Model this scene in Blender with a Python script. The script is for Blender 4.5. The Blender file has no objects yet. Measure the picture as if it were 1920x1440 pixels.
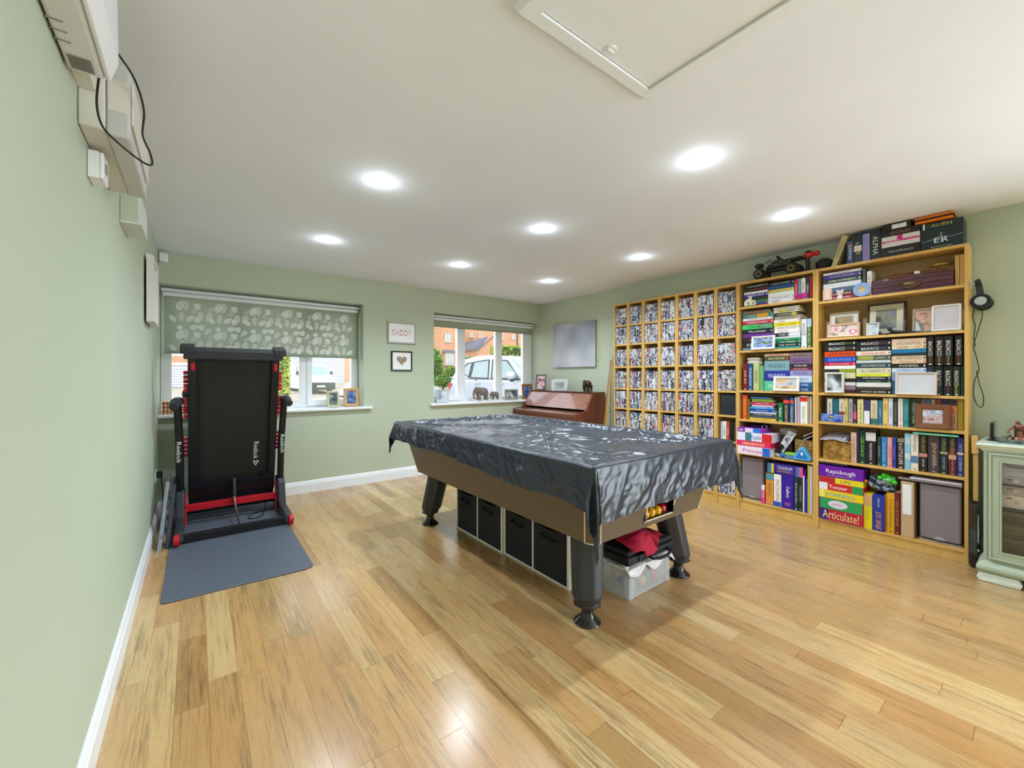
import bpy, math, random
from mathutils import Vector, Matrix, noise
PI = math.pi
random.seed(7)
SC = bpy.context.scene
COL = SC.collection
W, H = 4.314, 2.256          # room width and height; left far floor corner is the origin, room runs to -y
YB = -8.2                    # wall behind the camera

# ---------------- camera, world, light, exposure
cam = bpy.data.cameras.new('camera'); cam_o = bpy.data.objects.new('camera', cam); COL.objects.link(cam_o)
cam.sensor_width = 36; cam.lens = 774.574/1920*36; cam.shift_y = (707.146-720)/1920
cam.clip_start = .02; cam.clip_end = 300
cam_o.location = (.258, -4.62, 1.176); cam_o.rotation_euler = (PI/2, 0, -math.radians(37.365))
SC.camera = cam_o
SC.view_settings.view_transform = 'Standard'; SC.view_settings.look = 'None'
SC.view_settings.gamma = 1; SC.view_settings.use_curve_mapping = False
SC.view_settings.exposure = 0.64
LAMP_W = 36.0                # each ceiling downlight: beam
GLOW_W = .55                 # its spill on the ceiling
FILL_L = 10.5                 # radiance of the added fill light at the unseen doors
LAMP_C = (.77, .895, 1.0)
world = bpy.data.worlds.new('sky'); SC.world = world; world.use_nodes = True
wn = world.node_tree.nodes; wl = world.node_tree.links
bg = wn['Background']; bg.inputs['Strength'].default_value = 2.0
tc = wn.new('ShaderNodeTexCoord'); sx = wn.new('ShaderNodeSeparateXYZ'); rp = wn.new('ShaderNodeValToRGB')
wl.new(tc.outputs['Generated'], sx.inputs[0]); wl.new(sx.outputs['Z'], rp.inputs[0]); wl.new(rp.outputs[0], bg.inputs['Color'])
rp.color_ramp.elements[0].color = (.93, .95, .97, 1); rp.color_ramp.elements[1].color = (.70, .82, 1, 1)
def portal(x0, x1, z0, z1, y):
    l = bpy.data.lights.new('window_portal', 'AREA'); l.shape = 'RECTANGLE'; l.size = x1-x0; l.size_y = z1-z0
    l.cycles.is_portal = True
    o = bpy.data.objects.new('window_portal', l); COL.objects.link(o); o.location = ((x0+x1)/2, y, (z0+z1)/2)
    o.rotation_euler = (-PI/2, 0, 0)
portal(0, 1.73, .85, 1.97, .31); portal(2.6, 4.31, .85, 1.97, .31)

dl = bpy.data.lights.new('added_fill_light', 'AREA'); dl.shape = 'RECTANGLE'; dl.size = 2.4; dl.size_y = 2.1; dl.energy = FILL_L*math.pi*2.4*2.1; dl.color = (.78, .90, 1)  # added area light behind the camera, lifts the ceiling and left wall
dlo = bpy.data.objects.new('added_fill_light', dl); COL.objects.link(dlo); dlo.location = (W+.16, -6.8, 1.07); dlo.rotation_euler = (PI/2, 0, PI/2)
# ---------------- colours and materials
def lin(h):
    if isinstance(h, str):
        h = [int(h[i:i+2], 16)/255 for i in (0, 2, 4)]
        return tuple(c/12.92 if c <= .04045 else ((c+.055)/1.055)**2.4 for c in h)+(1,)
    return tuple(h)[:3]+(1,)
MATS = {}
def mat(name, col='808080', rough=.5, metal=0, spec=.5, bump=0, bscale=200, bstretch=(1,1,1), var=0, vscale=5, vstretch=(1,1,1), col2=None, coat=0, trans=0, emis=0, alpha=1, ior=1.45):
    """principled material; optional noise mottling between col and col2, optional noise bump"""
    if name in MATS: return MATS[name]
    m = bpy.data.materials.new(name); MATS[name] = m; m.use_nodes = True
    N = m.node_tree.nodes; L = m.node_tree.links; b = N['Principled BSDF']
    b.inputs['Base Color'].default_value = lin(col); b.inputs['Roughness'].default_value = rough
    b.inputs['Metallic'].default_value = metal; b.inputs['Specular IOR Level'].default_value = spec
    b.inputs['Coat Weight'].default_value = coat; b.inputs['Transmission Weight'].default_value = trans; b.inputs['Alpha'].default_value = alpha
    b.inputs['IOR'].default_value = ior
    if emis: b.inputs['Emission Color'].default_value = lin(col); b.inputs['Emission Strength'].default_value = emis
    if var or col2 or bump:
        t = N.new('ShaderNodeTexCoord')
    if var or col2:
        mp = N.new('ShaderNodeMapping'); mp.inputs['Scale'].default_value = vstretch
        nz = N.new('ShaderNodeTexNoise'); nz.inputs['Scale'].default_value = vscale; nz.inputs['Detail'].default_value = 5
        r = N.new('ShaderNodeValToRGB'); c1 = lin(col); c2 = lin(col2) if col2 else tuple(c*(1-var) for c in c1[:3])+(1,)
        r.color_ramp.elements[0].position = .35; r.color_ramp.elements[1].position = .65
        r.color_ramp.elements[0].color = c2; r.color_ramp.elements[1].color = c1
        L.new(t.outputs['Object'], mp.inputs[0]); L.new(mp.outputs[0], nz.inputs['Vector']); L.new(nz.outputs[0], r.inputs[0]); L.new(r.outputs[0], b.inputs['Base Color'])
    if bump:
        mp = N.new('ShaderNodeMapping'); mp.inputs['Scale'].default_value = bstretch
        nz = N.new('ShaderNodeTexNoise'); nz.inputs['Scale'].default_value = bscale; nz.inputs['Detail'].default_value = 4
        bp = N.new('ShaderNodeBump'); bp.inputs['Strength'].default_value = bump; bp.inputs['Distance'].default_value = .002
        L.new(t.outputs['Object'], mp.inputs[0]); L.new(mp.outputs[0], nz.inputs['Vector']); L.new(nz.outputs[0], bp.inputs['Height']); L.new(bp.outputs[0], b.inputs['Normal'])
    return m
def cmat(hexc, rough=.45):
    return mat('print_'+hexc+'_%d' % int(rough*100), hexc, rough)
def ramp_noise(name, cols, scale=8, rough=.35, detail=3, stretch=(1,1,1), const=False, seed=0, coord='Object'):
    """blotchy picture print: noise through a many-coloured ramp"""
    if name in MATS: return MATS[name]
    m = mat(name, 'ffffff', rough); N = m.node_tree.nodes; L = m.node_tree.links
    t = N.new('ShaderNodeTexCoord'); mp = N.new('ShaderNodeMapping'); mp.inputs['Scale'].default_value = stretch; mp.inputs['Location'].default_value = (seed*3.1, seed*1.7, seed*2.3)
    nz = N.new('ShaderNodeTexNoise'); nz.inputs['Scale'].default_value = scale; nz.inputs['Detail'].default_value = detail
    r = N.new('ShaderNodeValToRGB'); e = r.color_ramp
    if const: e.interpolation = 'CONSTANT'
    n = len(cols)
    for i, c in enumerate(cols):
        p = .3+.4*i/max(1, n-1)
        if i < 2: e.elements[i].position = p; e.elements[i].color = lin(c)
        else: e.elements.new(p).color = lin(c)
    L.new(t.outputs[coord], mp.inputs[0]); L.new(mp.outputs[0], nz.inputs['Vector']); L.new(nz.outputs[0], r.inputs[0]); L.new(r.outputs[0], N['Principled BSDF'].inputs['Base Color'])
    return m
def glass_mat(name='window_glass', tint=(1, 1, 1, 1), gloss=.06):
    if name in MATS: return MATS[name]
    m = bpy.data.materials.new(name); MATS[name] = m; m.use_nodes = True; N = m.node_tree.nodes; L = m.node_tree.links
    for n in list(N): N.remove(n)
    o = N.new('ShaderNodeOutputMaterial'); mx = N.new('ShaderNodeMixShader'); tr = N.new('ShaderNodeBsdfTransparent'); gl = N.new('ShaderNodeBsdfGlossy')
    tr.inputs[0].default_value = tint; gl.inputs['Roughness'].default_value = .02; mx.inputs[0].default_value = gloss
    L.new(tr.outputs[0], mx.inputs[1]); L.new(gl.outputs[0], mx.inputs[2]); L.new(mx.outputs[0], o.inputs[0])
    return m

# ---------------- mesh builder
ORI = {}
def smooth_path(P, n):
    Q = []
    for i in range(len(P)-1):
        a, b, c, d = P[max(0, i-1)], P[i], P[i+1], P[min(len(P)-1, i+2)]
        for k in range(n):
            t = k/n; Q.append(.5*((2*b)+(c-a)*t+(2*a-5*b+4*c-d)*t*t+(3*b-a-3*c+d)*t**3))
    return Q+[P[-1]]
class MB:
    def __init__(s): s.v = []; s.f = []
    def add(s, vs, fs):
        n = len(s.v); s.v += [tuple(v) for v in vs]; s.f += [tuple(i+n for i in f) for f in fs]; return s
    def box(s, x0, x1, y0, y1, z0, z1):
        x0, x1 = sorted((x0, x1)); y0, y1 = sorted((y0, y1)); z0, z1 = sorted((z0, z1))
        return s.add([(x0,y0,z0),(x1,y0,z0),(x1,y1,z0),(x0,y1,z0),(x0,y0,z1),(x1,y0,z1),(x1,y1,z1),(x0,y1,z1)],
                     [(0,3,2,1),(4,5,6,7),(0,1,5,4),(1,2,6,5),(2,3,7,6),(3,0,4,7)])
    def frustum(s, b, t):
        """b, t: four corners each (3D), same order"""
        return s.add(list(b)+list(t), [(3,2,1,0),(4,5,6,7),(0,1,5,4),(1,2,6,5),(2,3,7,6),(3,0,4,7)])
    def prism(s, poly, d):
        n = len(poly); d = Vector(d); P = [Vector(p) for p in poly]
        return s.add(P+[p+d for p in P], [tuple(range(n-1, -1, -1)), tuple(range(n, 2*n))]+[(i, (i+1) % n, n+(i+1) % n, n+i) for i in range(n)])
    def quad(s, *p): return s.add(p, [tuple(range(len(p)))])
    def tube(s, pts, r, seg=8, caps=True, bend=0):
        P = [Vector(p) for p in pts]
        if bend: P = smooth_path(P, bend)
        R = r if isinstance(r, (list, tuple)) else [r]*len(P)
        rings = []; up = Vector((0, 0, 1)); pn = None
        for i, p in enumerate(P):
            d = (P[min(i+1, len(P)-1)]-P[max(i-1, 0)]).normalized()
            if pn is None: a = up if abs(d.z) < .9 else Vector((1, 0, 0)); n = (a-d*a.dot(d)).normalized()
            else: n = (pn-d*pn.dot(d)).normalized()
            pn = n; b = d.cross(n)
            rings.append([p+(n*math.cos(2*PI*k/seg)+b*math.sin(2*PI*k/seg))*R[i] for k in range(seg)])
        vs = [v for r_ in rings for v in r_]; fs = []
        for i in range(len(P)-1):
            for k in range(seg): a = i*seg+k; b2 = i*seg+(k+1) % seg; fs.append((a, b2, b2+seg, a+seg))
        if caps: fs += [tuple(range(seg-1, -1, -1)), tuple(range((len(P)-1)*seg, len(P)*seg))]
        return s.add(vs, fs)
    def lathe(s, prof, c=(0,0,0), seg=20, axis='z', sx=1, sy=1, ring=False):
        vs = []; fs = []; n = len(prof)
        for r, z in prof:
            for k in range(seg):
                a = 2*PI*k/seg; p = (r*math.cos(a)*sx, r*math.sin(a)*sy, z)
                if axis == 'x': p = (p[2], p[0], p[1])
                elif axis == 'y': p = (p[1], p[2], p[0])
                vs.append((p[0]+c[0], p[1]+c[1], p[2]+c[2]))
        for i in range(n-1):
            for k in range(seg): a = i*seg+k; b = i*seg+(k+1) % seg; fs.append((a, b, b+seg, a+seg))
        if ring:
            for k in range(seg): a = (n-1)*seg+k; b = (n-1)*seg+(k+1) % seg; fs.append((a, b, (k+1) % seg, k))
        else:
            if prof[0][0] > 1e-5: fs.append(tuple(range(seg-1, -1, -1)))
            if prof[-1][0] > 1e-5: fs.append(tuple(range((n-1)*seg, n*seg)))
        return s.add(vs, fs)
    def ball(s, c, r, seg=14, rings=8, sc=(1,1,1)):
        vs = []; fs = []
        for i in range(rings+1):
            a = PI*i/rings
            for k in range(seg):
                b = 2*PI*k/seg; vs.append((c[0]+r*sc[0]*math.sin(a)*math.cos(b), c[1]+r*sc[1]*math.sin(a)*math.sin(b), c[2]-r*sc[2]*math.cos(a)))
        for i in range(rings):
            for k in range(seg): p = i*seg+k; q = i*seg+(k+1) % seg; fs.append((p, q, q+seg, p+seg))
        return s.add(vs, fs)
    def grid(s, fn, nu, nv):
        vs = [fn(i/nu, j/nv) for j in range(nv+1) for i in range(nu+1)]
        return s.add(vs, [(j*(nu+1)+i, j*(nu+1)+i+1, (j+1)*(nu+1)+i+1, (j+1)*(nu+1)+i) for j in range(nv) for i in range(nu)])
    def ring(s, o, i, y0, y1):
        """rectangular ring in xz: o=(x0,x1,z0,z1) outer, i inner, from depth y0 (front) to y1"""
        a = [(o[0],o[2]),(o[1],o[2]),(o[1],o[3]),(o[0],o[3])]; b = [(i[0],i[2]),(i[1],i[2]),(i[1],i[3]),(i[0],i[3])]
        vs = [(x,y0,z) for x,z in a]+[(x,y0,z) for x,z in b]+[(x,y1,z) for x,z in a]+[(x,y1,z) for x,z in b]; fs = []
        for k in range(4):
            n = (k+1) % 4
            fs += [(k,n,n+4,k+4),(k+8,k+12,n+12,n+8),(k,k+8,n+8,n),(k+4,n+4,n+12,k+12)]
        return s.add(vs, fs)
    def mesh(s, name, off=(0,0,0)):
        me = bpy.data.meshes.new(name); me.from_pydata([(v[0]-off[0], v[1]-off[1], v[2]-off[2]) for v in s.v], [], s.f); me.validate(); me.update()
        return me
    def obj(s, name, m, parent=None, smooth=False, bevel=0, label=None, cat=None, group=None, kind=None, solid=0, sub=0):
        if parent is None:
            xs, ys, zs = zip(*s.v); off = ((min(xs)+max(xs))/2, (min(ys)+max(ys))/2, min(zs))
        else: off = ORI[parent.name]
        me = s.mesh(name, off); o = bpy.data.objects.new(name, me); COL.objects.link(o)
        if m: me.materials.append(m)
        if smooth:
            me.polygons.foreach_set('use_smooth', [True]*len(me.polygons)); me.set_sharp_from_angle(angle=math.radians(40))
        ORI[o.name] = off
        if parent is None: o.location = off
        else: o.parent = parent
        if solid: q = o.modifiers.new('solid', 'SOLIDIFY'); q.thickness = solid; q.offset = 0
        if bevel: q = o.modifiers.new('bevel', 'BEVEL'); q.width = bevel; q.segments = 2; q.limit_method = 'ANGLE'; q.angle_limit = math.radians(40)
        if sub: q = o.modifiers.new('sub', 'SUBSURF'); q.levels = sub; q.render_levels = sub
        tag(o, label, cat, group, kind)
        return o
def tag(o, label=None, cat=None, group=None, kind=None):
    if label: o['label'] = label
    if cat: o['category'] = cat
    if group: o['group'] = group
    if kind: o['kind'] = kind
    return o
def thing(name, label, cat, loc=(0,0,0), group=None, kind=None, local=False):
    o = bpy.data.objects.new(name, None); COL.objects.link(o); o.empty_display_size = .05
    o.location = loc; ORI[o.name] = (0,0,0) if local else tuple(loc)
    return tag(o, label, cat, group, kind)
def copy_tree(o, parent=None):
    c = o.copy(); COL.objects.link(c)
    if parent: c.parent = parent
    for ch in list(o.children): copy_tree(ch, c)
    return c
# ---------------- lettering
TXT = {}
def text_mesh(s):
    if s not in TXT:
        c = bpy.data.curves.new('txt', 'FONT'); c.body = s; c.resolution_u = 2; c.align_x = 'LEFT'
        o = bpy.data.objects.new('txt', c); me = bpy.data.meshes.new_from_object(o)
        vs = [tuple(v.co) for v in me.vertices]; fs = [tuple(p.vertices) for p in me.polygons]
        bpy.data.objects.remove(o); bpy.data.curves.remove(c); bpy.data.meshes.remove(me)
        x0 = min(v[0] for v in vs); x1 = max(v[0] for v in vs); y0 = min(v[1] for v in vs); y1 = max(v[1] for v in vs)
        TXT[s] = ([((v[0]-x0), (v[1]-y0)) for v in vs], fs, x1-x0, y1-y0)
    return TXT[s]
def letter(mb, s, o, ax, ay, w, h, stretch=1.35):
    """adds lettering: o = centre point, ax/ay unit directions, fits inside w x h"""
    vs, fs, tw, th = text_mesh(s); k = h/th; kx = min(w/tw, k*stretch)
    if kx < k*.55: k = kx/.55
    o = Vector(o); ax = Vector(ax); ay = Vector(ay)
    mb.add([o+ax*((x-tw/2)*kx)+ay*((y-th/2)*k) for x, y in vs], fs)
    return mb
# ================= SETTING =================
wall_m = mat('sage_paint', 'bfc8b1', .62, bump=.12, bscale=260, var=.03, vscale=1.5)
ceil_m = mat('ceiling_paint', 'f3f5fa', .8, bump=.05, bscale=120, col2='f0f2f7', vscale=2.2)
white_m = mat('white_gloss_paint', 'f0f1f3', .3)
upvc_m = mat('white_upvc', 'f2f4f6', .28)
g = MB().box(0, W, YB, 0, -.06, -.012).obj('floor', mat('floor_underlay', '6a4a24', .8), kind='structure')
# laminate strips: every strip its own piece
def floor_mat():
    m = mat('laminate_oak', 'ffffff', .3, coat=.5); N = m.node_tree.nodes; L = m.node_tree.links; b = N['Principled BSDF']
    oi = N.new('ShaderNodeObjectInfo'); ge = N.new('ShaderNodeNewGeometry'); sep = N.new('ShaderNodeCombineXYZ')
    mul = N.new('ShaderNodeMath'); mul.operation = 'MULTIPLY'; mul.inputs[1].default_value = 37
    L.new(oi.outputs['Random'], mul.inputs[0]); L.new(mul.outputs[0], sep.inputs[2])
    def vec(scale):
        mp = N.new('ShaderNodeMapping'); mp.inputs['Scale'].default_value = scale; L.new(ge.outputs['Position'], mp.inputs[0])
        ad = N.new('ShaderNodeVectorMath'); ad.operation = 'ADD'; L.new(mp.outputs[0], ad.inputs[0]); L.new(sep.outputs[0], ad.inputs[1]); return ad.outputs[0]
    def nz(scale, sc, det, ro=.55):
        n = N.new('ShaderNodeTexNoise'); n.inputs['Scale'].default_value = sc; n.inputs['Detail'].default_value = det; n.inputs['Roughness'].default_value = ro
        L.new(vec(scale), n.inputs['Vector']); return n.outputs[0]
    base = N.new('ShaderNodeValToRGB'); e = base.color_ramp
    for i, c in enumerate(FLOORCOLS):
        if i < 2: e.elements[i].color = lin(c); e.elements[i].position = i/(len(FLOORCOLS)-1)
        else: e.elements.new(i/(len(FLOORCOLS)-1)).color = lin(c)
    L.new(oi.outputs['Random'], base.inputs[0])
    def mixc(a, fac_socket, col, lo, hi, blend='MIX', amt=1.0):
        mr = N.new('ShaderNodeMapRange'); mr.inputs[1].default_value = lo; mr.inputs[2].default_value = hi; mr.inputs[4].default_value = amt; L.new(fac_socket, mr.inputs[0])
        mx = N.new('ShaderNodeMix'); mx.data_type = 'RGBA'; mx.blend_type = blend; L.new(mr.outputs[0], mx.inputs['Factor']); L.new(a, mx.inputs['A']); mx.inputs['B'].default_value = lin(col); return mx.outputs['Result']
    c = base.outputs[0]
    c = mixc(c, nz((3.2, .8, 1), 1.3, 3), 'c98f52', .45, .75, 'MIX', .5)
    c = mixc(c, nz((60, 2.4, 1), 1.4, 5, .6), '86643a', .5, .75, 'MIX', .6)
    dk = N.new('ShaderNodeMath'); dk.operation = 'MULTIPLY'
    L.new(nz((9, 1.1, 1), 1.1, 6, .65), dk.inputs[0]); L.new(nz((100, 5, 1), 1.0, 4, .7), dk.inputs[1])
    c = mixc(c, dk.outputs[0], '5c4832', .26, .38, 'MIX', .5)
    c = mixc(c, nz((14, 170, 1), 1.0, 2), '9a7440', .55, .8, 'MIX', .22)
    L.new(c, b.inputs['Base Color'])
    bp = N.new('ShaderNodeBump'); bp.inputs['Strength'].default_value = .10; bp.inputs['Distance'].default_value = .001
    L.new(nz((90, 6, 1), 1.5, 4), bp.inputs['Height']); L.new(bp.outputs[0], b.inputs['Normal'])
    b.inputs['Coat Roughness'].default_value = .2
    rr = N.new('ShaderNodeMapRange'); rr.inputs[3].default_value = .2; rr.inputs[4].default_value = .34; L.new(nz((12, 3, 1), 1.2, 3), rr.inputs[0]); L.new(rr.outputs[0], b.inputs['Roughness'])
    return m
FLOORCOLS = ['c69e68', 'b98c58', 'd3b27c', 'aa8250', 'caa26c', 'bd925e', 'd7b884', 'a27a4a']
fm = floor_mat()
PW = .0978; plank_mesh = {}
rnd = random.Random(3)
ncol = int(W/PW)+1; nplank = 0; far = MB()
for k in range(ncol):
    x0 = k*PW; x1 = min(W, x0+PW); y = 0.0 - (0 if k % 2 else 0)
    y = rnd.uniform(0, .5)
    while y > YB:
        L_ = rnd.choice([.5, .6, .8, 1.0, 1.2]); ya = max(YB, y-L_); yb = min(0, y)
        if yb-ya > .01:
            key = (round(x1-x0, 4), round(yb-ya, 4))
            if key not in plank_mesh:
                plank_mesh[key] = MB().box(.0003, x1-x0-.0003, .0005, yb-ya-.0005, -.012, 0).mesh('plank'); plank_mesh[key].materials.append(fm)
            if nplank < 299:
                o = bpy.data.objects.new('plank', plank_mesh[key]); COL.objects.link(o); o.parent = g; o.location = (x0-g.location.x, ya-g.location.y, -g.location.z); nplank += 1
            else: far.box(x0+.0003, x1-.0003, ya+.0005, yb-.0005, -.012, 0)
        y = ya if y-L_ > YB else YB
if far.v: far.obj('planks', fm, g, kind='stuff')
MB().box(-.12, W+.12, YB, .3, H, H+.1).obj('ceiling', ceil_m, kind='structure')
MB().box(-.12, 0, YB-.12, .3, -.06, H).obj('wall_left', wall_m, kind='structure')
MB().box(W, W+.12, -5.6, .3, -.06, H).box(W, W+.12, YB-.12, -8.0, -.06, H).box(W, W+.12, -8.0, -5.6, 2.12, H).box(W, W+.12, -8.0, -5.6, -.06, .02).obj('wall_right', wall_m, kind='structure')
MB().box(0, W, YB-.12, YB, -.06, H).obj('wall_front', wall_m, kind='structure')
wb = MB(); ZS, ZL = .826, 1.978
wb.box(0, W, 0, .3, -.06, ZS).box(0, W, 0, .3, ZL, H).box(1.722, 2.578, 0, .3, ZS, ZL)
wb.obj('wall_back', wall_m, kind='structure')
def baseboard(name, pts, d):
    """profiled skirting: pts run along the wall foot, d = direction into the room"""
    prof = [(0, 0), (.016, 0), (.016, .088), (.012, .094), (.012, .1), (.008, .112), (.003, .12), (0, .12)]
    a, b = Vector(pts[0]), Vector(pts[1]); d = Vector(d)
    MB().prism([a+d*p[0]+Vector((0, 0, p[1])) for p in prof], b-a).obj(name, white_m, kind='structure')
baseboard('baseboard_left', ((0, YB, 0), (0, -.016, 0)), (1, 0, 0))
baseboard('baseboard_back', ((.0, 0, 0), (W, 0, 0)), (0, -1, 0))
baseboard('baseboard_right', ((W, -5.6, 0), (W, -4.3, 0)), (-1, 0, 0))
baseboard('baseboard_front', ((0.02, YB, 0), (W-.02, YB, 0)), (0, 1, 0))

# ---- windows
glass = glass_mat()
def window(n, x0, x1, fx0, cells, sillx, handle_x):
    """cells: (glass x0, x1, is_sash)"""
    t = thing('window_%d' % n, None, None, ((x0+x1)/2, .2, ZS), kind='structure')
    zt, zb = 1.965, .852; Y0, Y1 = .2, .27
    fr = MB(); edges = [x0]
    fr.box(x0, x1, Y0, Y1, zb, zb+.045).box(x0, x1, Y0, Y1, zt-.05, zt).box(x0, cells[0][0]-.01, Y0, Y1, zb+.045, zt-.05).box(cells[-1][1]+.012, x1, Y0, Y1, zb+.045, zt-.05)
    fr.obj('window_frame', upvc_m, t, bevel=.004)
    for i in range(len(cells)-1):
        a, b = cells[i][1], cells[i+1][0]; sl = .05 if cells[i][2] else .008; sr = .05 if cells[i+1][2] else .008
        if a+sl < b-sr: MB().box(a+sl, b-sr, Y0, Y1, zb+.045, zt-.05).obj('mullion', upvc_m, t, bevel=.004)
    for a, b, sash in cells:
        if sash:
            q = .05; MB().ring((a-q, b+q, zb+.02, zt-.03), (a, b, .935, zt-.1), .185, .25).obj('sash', upvc_m, t, bevel=.005)
            MB().box(a, b, .222, .228, .935, zt-.1).obj('pane', glass, t)
        else:
            MB().ring((a-.012, b+.012, zb+.04, zt-.045), (a, b, .905, zt-.06), .205, .24).obj('bead', upvc_m, t, bevel=.003)
            MB().box(a, b, .222, .228, .905, zt-.06).obj('pane', glass, t)
    for hx, hz in handle_x:
        h = MB().box(hx-.014, hx+.014, .172, .186, hz-.04, hz+.04); h.tube([(hx, .165, hz), (hx, .145, hz+.01), (hx-.004, .14, hz-.05), (hx-.006, .142, hz-.11)], [.009, .01, .009, .007])
        h.obj('window_handle', upvc_m, t, smooth=True)
    a, b = sillx; s = MB().prism([(a, -.045, .83), (a, -.04, .826), (a, .2, .826), (a, .2, .852), (a, -.036, .852), (a, -.045, .846)], (b-a, 0, 0))
    s.obj('window_sill', white_m, t)
    return t
window(1, .002, 1.72, 0, [(.08, .54, False), (.65, 1.118, False), (1.24, 1.645, True)], (.0, 1.808), [(1.20, 1.32)][:0])
window(2, 2.58, W, 0, [(2.66, 3.017, True), (3.145, 3.647, False), (3.762, 4.148, False)], (2.523, W), [(3.045, 1.22)])

# unseen glazed doors, added behind the camera as an opening for the fill light
gd = thing('added_fill_door', None, None, (W+.06, -6.55, .02), kind='structure')
for k in range(3):
    a = -8.0+k*.8; b = a+.8
    for y0, y1, z0, z1 in ((a, b, .02, .12), (a, b, 2.04, 2.12), (a, a+.08, .12, 2.04), (b-.08, b, .12, 2.04)): MB().box(W+.04, W+.10, y0, y1, z0, z1).obj('door_frame', upvc_m, gd)
    MB().box(W+.067, W+.073, a+.08, b-.08, .12, 2.04).obj('pane', glass, gd)
# ---- downlights
lens_m = mat('lamp_lens', 'ffffff', .3, emis=14)
spots = [(1.066, -2.37), (1.077, -1.155), (2.27, -1.155), (2.262, -2.366), (2.24, -3.555), (3.428, -2.366), (3.415, -1.178), (3.40, -3.559)]
wheres = ['nearest left above the treadmill mat', 'far left, nearest the leafy blind', 'far middle, above the gap between the windows', 'in the centre, above the pool table', 'largest bright one right of the ceiling hatch', 'above the film towers', 'farthest, near the piano corner', 'above the middle bookcase', 'behind the camera on the left', 'behind the camera in the middle', 'behind the camera on the right']
for i, (x, y) in enumerate(spots):
    t = thing('downlight', 'small round recessed ceiling downlight, '+wheres[i], 'ceiling light', (x, y, H-.012), 'recessed ceiling downlights')
    MB().lathe([(.033, H-.001), (.034, H-.004), (.044, H-.003), (.046, H-.0005), (.046, H)], (x, y, 0), 24, ring=True).obj('trim_ring', white_m, t, smooth=True)
    MB().lathe([(0, H-.010), (.02, H-.009), (.03, H-.005), (.032, H-.001)], (x, y, 0), 24).obj('lens', lens_m, t, smooth=True)
    l = bpy.data.lights.new('downlight_beam', 'SPOT'); l.energy = LAMP_W; l.color = LAMP_C; l.shadow_soft_size = .03; l.spot_size = math.radians(155); l.spot_blend = .9
    lo = bpy.data.objects.new('downlight_beam', l); COL.objects.link(lo); lo.parent = t; lo.location = (0, 0, -.012)
    l = bpy.data.lights.new('downlight_glow', 'POINT'); l.energy = GLOW_W; l.color = LAMP_C; l.shadow_soft_size = .025
    lo = bpy.data.objects.new('downlight_glow', l); COL.objects.link(lo); lo.parent = t; lo.location = (0, 0, -.03)
# ---- loft hatch, at the ceiling's near end
t = thing('ceiling_hatch', 'white loft hatch in a raised frame, cut into the ceiling', 'hatch', (1.32, -3.95, H-.02))
hm = mat('hatch_paint', 'f3f5f8', .5)
MB().ring((.99, 1.65, -4.33, -3.665), (1.06, 1.585, -4.262, -3.72), 0, 0).v
r = MB(); o_ = [(.99, -4.33), (1.65, -4.33), (1.65, -3.665), (.99, -3.665)]; i_ = [(1.055, -4.26), (1.585, -4.26), (1.585, -3.715), (1.055, -3.715)]
o2 = [(x+(.012 if x < 1.3 else -.012), y+(.012 if y < -4 else -.012)) for x, y in o_]
vs = [(x, y, H) for x, y in o_]+[(x, y, H-.022) for x, y in o2]+[(x, y, H-.022) for x, y in i_]+[(x, y, H) for x, y in i_]
fs = []
for k in range(4):
    n = (k+1) % 4; fs += [(k, n, n+4, k+4), (k+4, n+4, n+8, k+8), (k+8, n+8, n+12, k+12)]
r.add(vs, fs).obj('hatch_frame', hm, t)
MB().box(1.058, 1.582, -4.257, -3.718, H-.014, H-.004).obj('hatch_panel', hm, t, bevel=.002)
c = MB().lathe([(0, H-.017), (.018, H-.018), (.02, H-.014)], (1.329, -3.746, 0), 18); c.box(1.314, 1.344, -3.749, -3.743, H-.021, H-.017)
c.obj('turn_catch', hm, t, smooth=True)
# ---- alarm sensor in the corner
t = thing('motion_sensor', 'small white alarm sensor in the far left ceiling corner', 'sensor', (.03, -.03, 2.15))
MB().prism([(.006, -.002, 2.152), (.062, -.002, 2.152), (.066, -.03, 2.156), (.05, -.05, 2.158), (.006, -.05, 2.158)], (0, 0, .075)).obj('sensor_body', white_m, t, bevel=.006)
MB().ball((.05, -.053, 2.215), .003).obj('indicator', mat('dark_dot', '202030'), t)

# ---- roller blinds
def leaf(mb, cx, cz, L, w, ang, y, kind, M=None):
    ca, sa = math.cos(ang), math.sin(ang)
    def P(u, v): return (cx+u*ca-v*sa, y, cz+u*sa+v*ca)
    if kind == 0:      # fern: paired leaflets
        n = 8
        for i in range(n):
            u = L*(.10+.8*i/n); ww = w*math.sin(PI*(.2+.72*i/n)); q = L/n*.36
            for s in (-1, 1): mb.add([P(u-q*.3, s*.001), P(u-q*.4+ww*.25, s*ww*.5), P(u+ww*.55, s*ww), P(u+q+ww*.3, s*ww*.5), P(u+q, s*.001)], [(0, 1, 2, 3, 4)])
        mb.add([P(0, -.0012), P(L, 0), P(0, .0012)], [(0, 1, 2)])
    elif kind == 1:    # pointed leaf split by its vein
        for s in (-1, 1):
            pts = [P(L*i/8, s*.0012) for i in range(9)]+[P(L*i/8, s*w*math.sin(PI*(i/8)**.8)) for i in range(7, 0, -1)]
            mb.add(pts, [tuple(range(len(pts)))])
    elif kind == 2:    # round leaf
        pts = [P(L*.5+L*.5*math.cos(a), w*math.sin(a)) for a in [2*PI*k/12 for k in range(12)]]; mb.add(pts, [tuple(range(12))])
    else:              # sprig of small round leaves
        for i in range(5):
            u = L*(.1+.8*i/5)
            for s in (-1, 1):
                pts = [P(u+.0062*math.cos(a), s*.010+.0065*math.sin(a)) for a in [2*PI*k/7 for k in range(7)]]; mb.add(pts, [tuple(range(7))])
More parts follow.
